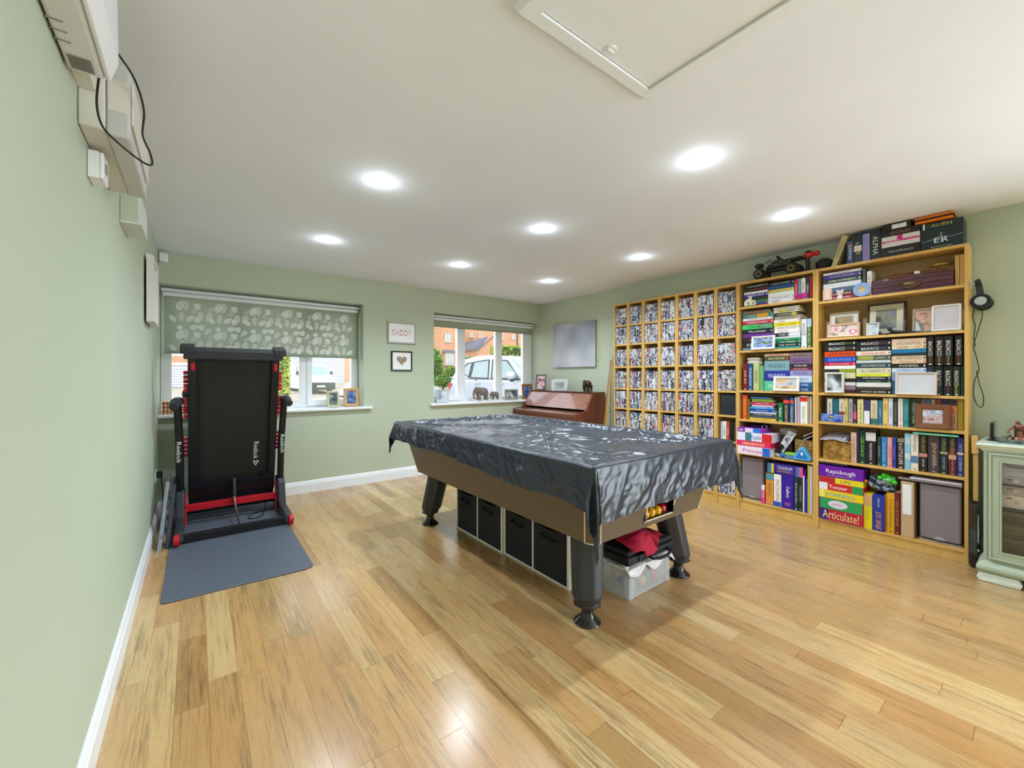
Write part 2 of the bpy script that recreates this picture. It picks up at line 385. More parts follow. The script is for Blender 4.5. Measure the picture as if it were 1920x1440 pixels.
def blind(label, x0, x1, zt, zb, y, seed):
    t = thing('roller_blind', label, 'blind', ((x0+x1)/2, y, zb))
    MB().box(x0-.02, x1+.02, y-.02, y+.05, zt+.035, zt+.06).obj('head_rail', white_m, t, bevel=.004)
    MB().tube([(x0-.008, y+.012, zt+.012), (x1+.008, y+.012, zt+.012)], .02, 14).obj('roller_tube', white_m, t, smooth=True)
    fab = mat('blind_fabric', 'b2bcaa', .85, bump=.1, bscale=400, col2='a6b19c', vscale=60)
    if not fab.get('lit'):
        fab['lit'] = 1
        for mm, cc in ((fab, 'dce2d4'),):
            N = mm.node_tree.nodes; L = mm.node_tree.links; o_ = N['Material Output']; mx = N.new('ShaderNodeMixShader'); tl = N.new('ShaderNodeBsdfTranslucent'); tl.inputs[0].default_value = lin(cc)
            mx.inputs[0].default_value = .36; L.new(N['Principled BSDF'].outputs[0], mx.inputs[1]); L.new(tl.outputs[0], mx.inputs[2]); L.new(mx.outputs[0], o_.inputs[0])
    MB().box(x0, x1, y, y+.0015, zb+.0, zt+.01).obj('fabric', fab, t)
    MB().box(x0, x1, y-.0045, y+.006, zb-.001, zb+.022).obj('bottom_bar', fab, t, bevel=.002)
    pr = MB(); rp = .28
    grid_ = [(.02, .01, .105, .030, 1.25, 0), (.08, .0, .075, .020, 2.3, 1), (.115, .0, .10, .026, 1.5, 0), (.15, .01, .085, .022, .7, 1), (.225, .0, .06, .024, 1.3, 2), (.265, .02, .09, .028, 1.75, 0), (.03, .115, .115, .026, .5, 3), (.095, .10, .10, .028, 1.3, 1), (.15, .10, .105, .030, 1.6, 0), (.195, .08, .11, .026, 1.1, 3), (.25, .12, .075, .022, 2.2, 1), (.005, .15, .085, .026, .95, 0), (.085, .205, .045, .020, .2, 2), (.175, .205, .075, .022, .35, 1), (.245, .195, .06, .024, .9, 1), (.215, .155, .05, .014, .2, 1)]
    z = zb+.028
    for row in range(int((zt-zb)/.26)+1):
        for c_ in range(int((x1-x0)/rp)+1):
            for mi, (mx, mz, L_, w_, a, kd) in enumerate(grid_):
                cx = x0+c_*rp+mx; cz = z+row*.26+mz; ex = cx+L_*math.cos(a); ez = cz+L_*math.sin(a)
                if min(cx, ex) > x0+.03 and max(cx, ex) < x1-.03 and max(cz, ez) < zt-.02 and cz > zb+.026: leaf(pr, cx, cz, L_, w_, a, y-.0012-.00012*mi, kd)
    pr.obj('leaf_print', mat('leaf_print', 'eaeae4', .8), t, kind='stuff')
    return t
blind('deep roller blind with pale leaves on sage, half lowered over the left window', .032, 1.695, 1.90, 1.385, .13, 1)
t2 = blind('rolled-up leafy roller blind across the top of the right window', 2.62, 4.262, 1.905, 1.815, .13, 2)
# ================= OUTSIDE =================
def gz(y, x=20):
    a = 0 if y < 7 else (y-7)*.065 if y < 26 else 1.235
    b = 0 if y < 22 else min(.53, (y-22)*.066)
    k = max(0, min(1, (x-8)/4)); k = k*k*(3-2*k)
    return b+(a-b)*k
drive = mat('drive_gravel', 'b4a690', .9, var=.18, vscale=3)
gm = MB().grid(lambda u, v: (-20+u*60, .31+v*45, gz(.31+v*45, -20+u*60)-.02), 60, 45)
gm.obj('ground', drive, kind='structure')
brick_m = mat('brick', 'c07a4a', .85)
def brickwall_mat():
    m = mat('brick_wall', 'ffffff', .85); N = m.node_tree.nodes; L = m.node_tree.links
    t = N.new('ShaderNodeTexCoord'); mp = N.new('ShaderNodeMapping'); mp.inputs['Rotation'].default_value = (PI/2, 0, 0)
    b = N.new('ShaderNodeTexBrick'); b.inputs['Scale'].default_value = 1; b.inputs['Brick Width'].default_value = .23; b.inputs['Row Height'].default_value = .075; b.inputs['Mortar Size'].default_value = .008
    b.inputs['Color1'].default_value = lin('cc9468'); b.inputs['Color2'].default_value = lin('b97c54'); b.inputs['Mortar'].default_value = lin('c8b49c')
    L.new(t.outputs['Object'], mp.inputs[0]); L.new(mp.outputs[0], b.inputs['Vector']); L.new(b.outputs[0], N['Principled BSDF'].inputs['Base Color']); return m
bw = brickwall_mat(); roof_m = mat('slate_roof', '6e6c74', .7, var=.2, vscale=6, vstretch=(1, 1, 6)); stone = mat('pale_stone', 'bcb2a0', .8); pane_m = mat('far_window_pane', 'b8c4cc', .15); 
def hwin(p, x0, x1, z0, z1, y, nm=2):
    f = MB().ring((x0, x1, z0, z1), (x0+.06, x1-.06, z0+.06, z1-.06), y-.05, y+.02)
    for k in range(1, nm): xx = x0+(x1-x0)*k/nm; f.box(xx-.04, xx+.04, y-.05, y+.02, z0+.06, z1-.06)
    o = f.obj('window', stone, p); MB().box(x0+.06, x1-.06, y-.01, y+.01, z0+.06, z1-.06).obj('pane', pane_m, o)
    MB().box(x0-.12, x1+.12, y-.1, y, z0-.12, z0).obj('window_ledge', stone, p)
h = thing('house', 'tall orange brick house with a bay window, left of the right-hand window', 'house', (19.5, 31, 1.2))
MB().box(18.45, 20.05, 30, 33.9, 1.2, 7.6).obj('wall', bw, h)
hwin(h, 18.76, 19.42, 4.55, 5.3, 30, 2)
MB().box(18.7, 19.6, 29.7, 30, 2.3, 3.45).obj('bay', stone, h); hwin(h, 18.72, 19.58, 2.38, 3.42, 29.7, 3)
MB().prism([(18.5, 29.6, 3.45), (18.5, 30, 3.75), (18.5, 30, 3.45)], (1.25, 0, 0)).obj('bay_roof', roof_m, h)
MB().prism([(18.2, 29.8, 7.5), (19.2, 29.8, 8.6), (20.05, 29.8, 7.5)], (0, 4, 0)).obj('roof', roof_m, h)
h = thing('brick_extension', 'low brick wing with a slate roof and gable, behind the silver car', 'house', (22.5, 30, 1.2))
MB().prism([(20.1, 30.3, 1.2), (24.9, 30.3, 1.2), (24.9, 30.3, 5.45), (24.4, 30.3, 5.4), (22.3, 30.3, 3.86), (20.1, 30.3, 3.8)], (0, 3.5, 0)).obj('wall', bw, h)
MB().frustum([(20.1, 29.8, 3.7), (22.35, 29.8, 3.82), (22.35, 30.2, 3.82), (20.1, 30.2, 3.7)], [(21.05, 31, 4.45), (24.6, 31, 5.45), (24.6, 31.4, 5.45), (21.05, 31.4, 4.45)]).obj('roof', roof_m, h)
for k in range(9):
    f = k/9; a = Vector((20.1, 29.78, 3.72)).lerp(Vector((21.05, 30.98, 4.47)), f); b = Vector((22.35, 29.78, 3.84)).lerp(Vector((24.6, 30.98, 5.47)), f)
    MB().tube([a, b], .03, 4).obj('slate_course', roof_m, h)
MB().tube([(22.4, 30.1, 3.8), (24.5, 30.25, 5.38)], .06, 4).obj('verge', roof_m, h)
hwin(h, 20.9, 21.5, 2.6, 3.3, 30.3, 2)
h = thing('rear_house', 'wide orange brick house behind the low wing', 'house', (26, 34, 1.2))
MB().box(20.1, 33, 34, 40, 1.2, 8).obj('wall', bw, h)
for a, b, c_, d in [(23.9, 24.4, 5.6, 6.1), (25.1, 25.5, 5.7, 6.2), (28.0, 28.5, 5.6, 6.1), (29.7, 30.2, 5.7, 6.2)]: hwin(h, a, b, c_, d, 34, 2)
MB().tube([(30.5, 33.9, 2), (30.5, 33.9, 7.8)], .06, 6).obj('drainpipe', mat('dark_pipe', '4a3c34'), h)
MB().prism([(20.1, 33.95, 7.9), (20.1, 37, 10), (20.1, 40.3, 7.9)], (13.2, 0, 0)).obj('roof', roof_m, h)
h = thing('neighbour_house', 'low slate-roofed brick house at the far left of the right window', 'house', (15.5, 33, 1.2))
MB().box(12.5, 18.3, 34.2, 37, 1.2, 3.8).obj('wall', bw, h)
MB().prism([(12.2, 33.95, 3.7), (12.2, 35.6, 4.9), (12.2, 37.4, 3.7)], (6.2, 0, 0)).obj('roof', roof_m, h)
# foliage: blob of many small leaf quads over a dark core
def foliage(mb, c, s, n, leafsz, rs):
    for _ in range(n):
        a = rs.uniform(0, 2*PI); b = math.acos(rs.uniform(-1, 1)); r = rs.uniform(.82, 1.05)
        p = Vector((c[0]+s[0]*r*math.sin(b)*math.cos(a), c[1]+s[1]*r*math.sin(b)*math.sin(a), c[2]+s[2]*r*math.cos(b)))
        u = Vector((rs.uniform(-1, 1), rs.uniform(-1, 1), rs.uniform(-1, 1))).normalized()*leafsz; v = u.cross(Vector((rs.uniform(-1, 1), rs.uniform(-1, 1), rs.uniform(-1, 1)))).normalized()*leafsz*.6
        mb.add([p-u, p+v, p+u, p-v], [(0, 1, 2, 3)])
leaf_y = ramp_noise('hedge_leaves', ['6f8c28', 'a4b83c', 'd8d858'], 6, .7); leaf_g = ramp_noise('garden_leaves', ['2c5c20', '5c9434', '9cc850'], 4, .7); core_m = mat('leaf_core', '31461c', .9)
def hedge(label, x0, x1, y0, y1, z0, z1, n, m, sz, seed, name='hedge'):
    t = thing(name, label, 'hedge', ((x0+x1)/2, (y0+y1)/2, z0)); rs = random.Random(seed)
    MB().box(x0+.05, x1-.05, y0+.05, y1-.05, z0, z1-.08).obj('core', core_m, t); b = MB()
    for _ in range(n):
        f = rs.randrange(3); x, y, z = rs.uniform(x0, x1), rs.uniform(y0, y1), rs.uniform(z0, z1)
        if f == 0: y = y0+rs.uniform(-.03, .06)
        elif f == 1: z = z1+rs.uniform(-.08, .03)
        else: x = (x0 if rs.random() < .5 else x1)+rs.uniform(-.04, .04)
        p = Vector((x, y, z)); u = Vector((rs.uniform(-1, 1), rs.uniform(-1, 1), rs.uniform(-1, 1))).normalized()*sz; v = u.cross(Vector((rs.uniform(-1, 1), rs.uniform(-1, 1), .3))).normalized()*sz*.6
        b.add([p-u, p+v, p+u, p-v], [(0, 1, 2, 3)])
    b.obj('leaves', m, t, kind='stuff')
hedge('clipped yellow-green hedge above the windscreen of the silver car', 12.2, 19.5, 12, 12.8, .3, 2.75, 6000, leaf_y, .07, 1)
hedge('low dark green hedge behind the roof of the silver car', 10.25, 11.6, 12.2, 12.8, .3, 2.1, 1600, leaf_g, .06, 2)
hedge('tall narrow yellow-green hedge seen beside the white van', 2.75, 3.25, 14, 18, -.02, 2.6, 2600, leaf_y, .06, 3)
def bush(label, c, s, n, m, sz, seed, trunk=0):
    t = thing('tree' if trunk else 'bush', label, 'tree' if trunk else 'bush', (c[0], c[1], gz(c[1]))); rs = random.Random(seed)
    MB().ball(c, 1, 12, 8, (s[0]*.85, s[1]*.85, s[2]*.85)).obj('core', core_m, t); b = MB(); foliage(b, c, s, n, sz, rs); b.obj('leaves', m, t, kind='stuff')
    MB().tube([(c[0], c[1], gz(c[1])-.05), (c[0], c[1], c[2])], .06+.1*trunk, 6).obj('trunk' if trunk else 'stem', mat('bark', '5a4630', .9), t)
bush('bright green shrub at the left edge of the right window', (10.75, 16.2, 1.8), (.45, .5, .95), 1500, leaf_g, .06, 5)
bush('low grey-green shrub at the foot of the bright one', (10.85, 15.4, .95), (.55, .4, .35), 700, leaf_g, .05, 6)
bush('small shrub under the bay window of the tall house', (19.1, 29.2, 1.7), (.9, .4, .45), 500, leaf_g, .09, 7)
bush('tall green tree behind the low slate roof', (18.2, 46, 7), (2.6, 2, 3.4), 2500, leaf_g, .2, 8, 1)
bush('second tall green tree, left of the first', (12.6, 46, 6.6), (2.4, 2, 3.2), 1500, leaf_g, .2, 9, 1)
# garage doors with ribs, seen through the left window
rib = mat('garage_door_white', 'cdd0d8', .45)
def garage(x0, x1, y, z0, z1, label):
    t = thing('garage', label, 'garage', ((x0+x1)/2, y, z0))
    n = int((z1-z0)/.17)
    for k in range(n):
        MB().prism([(x0, y, z0+k*.17+.004), (x0, y-.05, z0+k*.17+.03), (x0, y-.05, z0+k*.17+.15), (x0, y, z0+k*.17+.168)], (x1-x0, 0, 0)).obj('door_slat', rib, t)
    MB().box(x0-.5, x0, y-.1, y+.3, z0, z1+.6).box(x1, x1+.42, y-.1, y+.3, z0, z1+.6).box(x0, x1, y-.1, y+.3, z1, z1+.6).obj('wall', bw, t)
    MB().box(x0, x1, y+.01, y+.2, z0, z1).obj('door_back', rib, t)
    MB().box(x0, x1, y-.14, y-.02, z1-.02, z1+.12).obj('lintel', white_m, t)
garage(4.6, 9.72, 30, .55, 3.1, 'wide white ribbed garage door behind the white van')
garage(-4.5, 1.6, 30, .5, 1.98, 'low white ribbed garage door at the far left of the window')
# ---- vehicles: local x = length (rear 0), y = width (near side 0), z up
tyre = mat('tyre', '24262a', .7); chrome = mat('chrome', 'c8ccd4', .15, 1); dkpl = mat('dark_plastic', '2e3036', .45)
def vehicle(label, Lp, Cp, Wd, paint, glasspolys, wheels, wr, extras, taper=.12, low=.3, cat='car'):
    t = thing('car' if cat == 'car' else 'van', label, cat, local=True)
    b = MB().prism([(x, 0, z) for x, z in Lp], (0, Wd, 0)); b.obj('body', paint, t, bevel=.05)
    n = len(Cp); lo = [i for i, p in enumerate(Cp)]; zb = min(z for x, z in Cp); zt = max(z for x, z in Cp)
    def inset(z): return taper*(z-zb)/(zt-zb)
    vs = [(x, inset(z), z) for x, z in Cp]+[(x, Wd-inset(z), z) for x, z in Cp]
    MB().add(vs, [tuple(range(n)), tuple(range(2*n-1, n-1, -1))]+[(i+n, (i+1) % n+n, (i+1) % n, i) for i in range(n)]).obj('cabin', paint, t, bevel=.04)
    gl = mat('car_glass', '8fa4a4', .06, spec=.8)
    for poly in glasspolys:
        for side in (0, 1):
            P = [(x, (inset(z)-.012) if not side else Wd-inset(z)+.012, z) for x, z in poly]
            MB().prism(P, (0, .02 if not side else -.02, 0)).obj('side_window', gl, t)
            k = len(P); cx = sum(p[0] for p in poly)/k; cz = sum(p[1] for p in poly)/k
            s = MB().tube([(x, (inset(z)-.016) if not side else Wd-inset(z)+.016, z) for x, z in poly+[poly[0]]], .016, 4, False); s.obj('window_trim', dkpl, t)
    for wx in wheels:
        for wy in (.02, Wd-.22):
            w = MB().lathe([(wr*.62, 0), (wr, .02), (wr, .18), (wr*.62, .2)], (wx, wy, wr), 20, 'y').obj('wheel', tyre, t, smooth=True)
            MB().lathe([(0, -.004), (wr*.6, .0), (wr*.62, .03), (0, .03)] if wy < 1 else [(0, .17), (wr*.62, .17), (wr*.6, .205), (0, .21)], (wx, wy, wr), 14, 'y').obj('hubcap', chrome, w, smooth=True)
    extras(t, inset)
    return t
silver = mat('silver_paint', 'c0c5cf', .25, .1, coat=.5)
def suv_x(t, inset):
    for x in (1.35, 2.32):
        MB().tube([(x, -.03, .98), (x+.02, -.05, .985), (x+.2, -.05, .985), (x+.22, -.03, .98)], .014, 6).obj('door_handle', silver, t, smooth=True)
        MB().box(x+.0, x+.004, -.004, .01, .35, 1.1).obj('door_seam', dkpl, t)
    for wy in (-.13, 1.9):
        m = MB().ball((2.95, wy, 1.16), .12, 12, 8, (.6, 1, .8)); m.obj('mirror', silver, t, smooth=True); MB().ball((2.96, wy+.03 if wy < 0 else wy-.03, 1.06), .07, 10, 6, (.7, 1, .5)).obj('mirror_stalk', dkpl, t)
        MB().prism([(.0, 0 if wy < 0 else 1.75, .78), (.18, 0 if wy < 0 else 1.75, .95), (.02, 0 if wy < 0 else 1.75, .98)], (0, -.02 if wy < 0 else .06, 0)).obj('tail_light', mat('tail_red', 'd01828', .3), t)
    MB().prism([(2.66, .12, 1.52), (3.36, .03, 1.09), (3.36, 1.72, 1.09), (2.66, 1.63, 1.52)], (.02, 0, .03)).obj('windscreen', mat('car_glass'), t)
    MB().box(.35, 4.3, -.012, .01, .22, .36).box(.35, 4.3, 1.74, 1.77, .22, .36).obj('sill_trim', dkpl, t)
s = vehicle('silver estate car with side windows and wing mirror, parked outside the right window',
    [(.1, .25), (4.3, .25), (4.42, .5), (4.38, .82), (4.2, .96), (3.35, 1.07), (.1, 1.08), (.0, .85), (.02, .4)],
    [(.1, 1.07), (3.38, 1.07), (2.62, 1.56), (1.9, 1.65), (1.2, 1.66), (.45, 1.58)], 1.75, silver,
    [[(.55, 1.27), (1.02, 1.12), (1.08, 1.5), (.85, 1.48)], [(1.1, 1.11), (1.9, 1.1), (1.82, 1.54), (1.16, 1.51)], [(2.04, 1.1), (3.1, 1.09), (2.55, 1.5), (1.97, 1.54)]],
    [.85, 3.5], .34, suv_x)
s.location = (5.75, 5.4, .05); s.rotation_euler = (0, 0, -PI/2)
def van_x(t, inset):
    for wy in (-.14, 1.94):
        MB().box(3.0, 3.14, wy-.08, wy+.08, 1.22, 1.44).obj('mirror', dkpl, t, bevel=.03)
    MB().prism([(3.35, .1, 1.2), (2.95, .2, 1.78), (2.95, 1.6, 1.78), (3.35, 1.7, 1.2)], (.02, 0, .02)).obj('windscreen', mat('car_glass'), t)
    MB().box(3.9, 4.16, -.01, 1.81, .25, .72).obj('bumper', dkpl, t, bevel=.05)
    for y in (.18, 1.45): MB().ball((4.02, y+.1, .86), .16, 12, 8, (.5, 1, .7)).obj('headlight', mat('headlight', 'c8d4dc', .1), t, smooth=True)
    MB().box(4.155, 4.17, .65, 1.15, .42, .53).obj('number_plate', white_m, t)
v = vehicle('white van with black bumper parked in front of the garage door', [(.05, .3), (4.1, .3), (4.12, .72), (4.0, .98), (3.4, 1.12), (.05, 1.15)],
    [(.05, 1.1), (3.42, 1.12), (2.95, 1.8), (2.6, 1.9), (.15, 1.92)], 1.8, mat('van_white', 'd0d4da', .3, coat=.4), [[(2.2, 1.18), (3.15, 1.18), (2.8, 1.7), (2.2, 1.72)]], [.8, 3.4], .31, van_x, cat='van')
v.location = (5.15, 27.6, 0.12); v.rotation_euler = (0, 0, -PI/2+.12)
def hat_x(t, inset):
    MB().prism([(2.35, .15, 1.3), (3.05, .04, .95), (3.05, 1.56, .95), (2.35, 1.45, 1.3)], (.02, 0, .03)).obj('windscreen', mat('car_glass'), t)
hb = vehicle('pale blue-grey hatchback low at the right of the left window', [(.1, .2), (3.7, .2), (3.8, .6), (3.6, .8), (3.05, .92), (.1, .95), (0, .6)],
    [(.1, .93), (3.05, .93), (2.35, 1.33), (1.5, 1.4), (.35, 1.3)], 1.6, mat('blue_silver_paint', 'b4c4cc', .25, .1, coat=.5), [[(.5, 1.0), (1.5, .98), (1.5, 1.32), (.75, 1.28)], [(1.6, .98), (2.8, .96), (2.25, 1.28), (1.6, 1.32)]], [.7, 3.1], .28, hat_x)
hb.location = (5.72, 7.0, -.08); hb.rotation_euler = (0, 0, PI); hb.scale = (.86, .86, .84)
# ================= POOL TABLE =================
bronze = mat('table_laminate', '6a5c4c', .33, bump=.15, bscale=500); cream_trim = mat('cream_trim', 'e8dcc0', .35)
leg_m = mat('table_leg_black', '37363a', .42, bump=.2, bscale=600); gloss_blk = mat('gloss_black', '0c0c10', .06, coat=.5)
CX, CY = 2.15, -2.42; BZ, TZ = .415, .80; bx, by, tx, ty = .475, .945, .57, 1.03
pt = thing('pool_table', 'bronze-black pool table on splayed legs, under a black plastic cover', 'pool table', (CX, CY, 0))
def face(sx, z):   # half size at height z
    f = (z-BZ)/(TZ-BZ); return (bx+(tx-bx)*f, by+(ty-by)*f)
R_ = .05
def sidepanel(name, a, b, horizontal):
    pass
hb_, ht_ = face(0, BZ), face(0, TZ-.03)
zt = TZ-.03
for s in (-1, 1):   # long sides
    MB().frustum([(CX+s*hb_[0], CY-hb_[1]+R_, BZ), (CX+s*hb_[0], CY+hb_[1]-R_, BZ), (CX+s*(hb_[0]-.03), CY+hb_[1]-R_, BZ), (CX+s*(hb_[0]-.03), CY-hb_[1]+R_, BZ)],
                 [(CX+s*ht_[0], CY-ht_[1]+R_, zt), (CX+s*ht_[0], CY+ht_[1]-R_, zt), (CX+s*(ht_[0]-.03), CY+ht_[1]-R_, zt), (CX+s*(ht_[0]-.03), CY-ht_[1]+R_, zt)]).obj('side_panel', bronze, pt)
def endpiece(s, xa, xb, za, zb, mb):
    """piece of the sloping end face between local x fractions and heights"""
    def p(x, z, d): h = face(0, z); return (x, CY+s*(h[1]-d), z)
    mb.frustum([p(xa, za, 0), p(xb, za, 0), p(xb, za, .03), p(xa, za, .03)], [p(xa, zb, 0), p(xb, zb, 0), p(xb, zb, .03), p(xa, zb, .03)])
def xl(z): h = face(0, z); return CX-h[0]+R_, CX+h[0]-R_
e = MB(); OX0, OX1, OZ0, OZ1 = 2.05, 2.29, .452, .545
def endfull(s, za, zb, mb, x0=None, x1=None):
    a0, a1 = xl(za); b0, b1 = xl(zb); a0 = a0 if x0 is None else x0; b0 = b0 if x0 is None else x0; a1 = a1 if x1 is None else x1; b1 = b1 if x1 is None else x1
    def p(x, z, d): h = face(0, z); return (x, CY+s*(h[1]-d), z)
    mb.frustum([p(a0, za, 0), p(a1, za, 0), p(a1, za, .03), p(a0, za, .03)], [p(b0, zb, 0), p(b1, zb, 0), p(b1, zb, .03), p(b0, zb, .03)])
endfull(-1, BZ, OZ0, e); endfull(-1, OZ1, zt, e); endfull(-1, OZ0, OZ1, e, None, OX0); endfull(-1, OZ0, OZ1, e, OX1, None)
e.obj('end_panel', bronze, pt)
e2 = MB(); endfull(1, BZ, zt, e2); e2.obj('end_panel', bronze, pt)
for sx in (-1, 1):
    for sy in (-1, 1):
        def arc(z, r, n=6):
            h = face(0, z); c = (CX+sx*(h[0]-R_), CY+sy*(h[1]-R_)); return [(c[0]+sx*r*math.sin(PI/2*k/n), c[1]+sy*r*math.cos(PI/2*k/n), z) for k in range(n+1)]
        m = MB(); a, b = arc(BZ, R_), arc(zt, R_); ai, bi = arc(BZ, R_-.02), arc(zt, R_-.02); n = len(a)
        m.add(a+b+ai+bi, [(k, k+1, n+k+1, n+k) for k in range(n-1)]+[(2*n+k, 3*n+k, 3*n+k+1, 2*n+k+1) for k in range(n-1)]+[(k, 2*n+k, 2*n+k+1, k+1) for k in range(n-1)])
        m.obj('corner_post', bronze, pt, smooth=True)
        for k in (0, n-1):
            MB().tube([a[k], b[k]], .0035, 6).obj('corner_trim', cream_trim, pt)
        MB().tube([(p[0], p[1], BZ) for p in arc(BZ, R_+.001)], .003, 6).obj('corner_trim', cream_trim, pt)
# ball return
def pe(x, z, d=0): h = face(0, z); return (x, CY-h[1]-d, z)
fr = MB(); O4 = [(OX0-.008, OZ0-.008), (OX1+.008, OZ0-.008), (OX1+.008, OZ1+.008), (OX0-.008, OZ1+.008)]; I4 = [(OX0, OZ0), (OX1, OZ0), (OX1, OZ1), (OX0, OZ1)]
vs = [pe(x, z, .004) for x, z in O4]+[pe(x, z, .004) for x, z in I4]+[pe(x, z, -.01) for x, z in O4]+[pe(x, z, -.01) for x, z in I4]
fr.add(vs, [f for k in range(4) for f in [(k, (k+1) % 4, (k+1) % 4+4, k+4), (k, k+8, (k+1) % 4+8, (k+1) % 4), (k+4, (k+1) % 4+4, (k+1) % 4+12, k+12)]])
fr.obj('ball_return_trim', cream_trim, pt)
yb_ = CY-by
MB().box(OX0-.01, OX1+.01, yb_-.01, yb_+.2, OZ0-.012, OZ0-.002).box(OX0-.01, OX0, yb_-.02, yb_+.2, OZ0, OZ1).box(OX1, OX1+.01, yb_-.02, yb_+.2, OZ0, OZ1).box(OX0-.01, OX1+.01, yb_+.2, yb_+.21, OZ0-.01, OZ1+.02).box(OX0-.01, OX1+.01, yb_, yb_+.2, OZ1+.01, OZ1+.02).obj('ball_tray', mat('tray_grey', '4c4e54', .4), pt)
MB().box(CX-.44, CX+.44, CY-.9, CY+.9, BZ+.001, BZ+.018).obj('bottom_board', mat('underside', '3a3228', .7), pt)
MB().box(CX-.52, CX+.52, CY-.98, CY+.98, .73, .765).obj('bed', mat('baize', '2c6c40', .9), pt)
for s in (-1, 1):
    MB().box(CX+s*.50, CX+s*.566, CY-1.045, CY+1.045, .765, .803).obj('rail', bronze, pt, bevel=.012)
    MB().box(CX-.499, CX+.499, CY+s*.96, CY+s*1.045, .765, .803).obj('rail', bronze, pt, bevel=.012)
ylw = mat('ball_yellow', 'e8a818', .12, coat=.4); redb = mat('ball_red', 'b81420', .12, coat=.4)
bpos = [(2.078, -3.352, ylw), (2.132, -3.352, ylw), (2.186, -3.352, ylw), (2.24, -3.345, redb), (2.08, -3.30, redb), (2.134, -3.3, ylw), (2.19, -3.3, ylw)]
bn = ['leftmost in the front row', 'middle in the front row', 'third in the front row', 'at the right end of the front row', 'behind the leftmost yellow ball', 'second in the back row', 'third in the back row']
for (x, y, m), n in zip(bpos, bn):
    back = y > -3.32
    MB().ball((x, y, OZ0-.002+.0255+(.012 if back else 0)), .0255, 18, 10).obj('pool_ball', m, None, smooth=True, label='%s pool ball %s of the ball return' % ('yellow' if m is ylw else 'red', n), cat='ball', group='pool balls in the ball return')
# legs
for sx in (-1, 1):
    for sy in (-1, 1):
        fx, fy = CX+sx*.398, CY+sy*.84; tx_, ty_ = fx-sx*.055, fy-sy*.055
        def octa(cx, cy, r, z, rr=.022):
            p = []
            for k in range(8):
                a = PI/8+k*PI/4; p.append((cx+r*math.cos(a), cy+r*math.sin(a), z))
            return p
        m = MB(); rings = [octa(tx_, ty_, .088, BZ+.006), octa(fx-sx*.008, fy-sy*.008, .08, .135), octa(fx, fy, .058, .092)]
        vs = [v for r in rings for v in r]
        m.add(vs, [(i*8+k, i*8+(k+1) % 8, (i+1)*8+(k+1) % 8, (i+1)*8+k) for i in range(2) for k in range(8)]+[tuple(range(8)), tuple(range(23, 15, -1))])
        lg = m.obj('leg', leg_m, pt, bevel=.01)
        MB().lathe([(0, 0), (.062, 0), (.066, .006), (.062, .012), (.038, .03), (.028, .05), (.03, .07), (.036, .094), (0, .094)], (fx, fy, 0), 28).obj('foot', gloss_blk, lg, smooth=True)
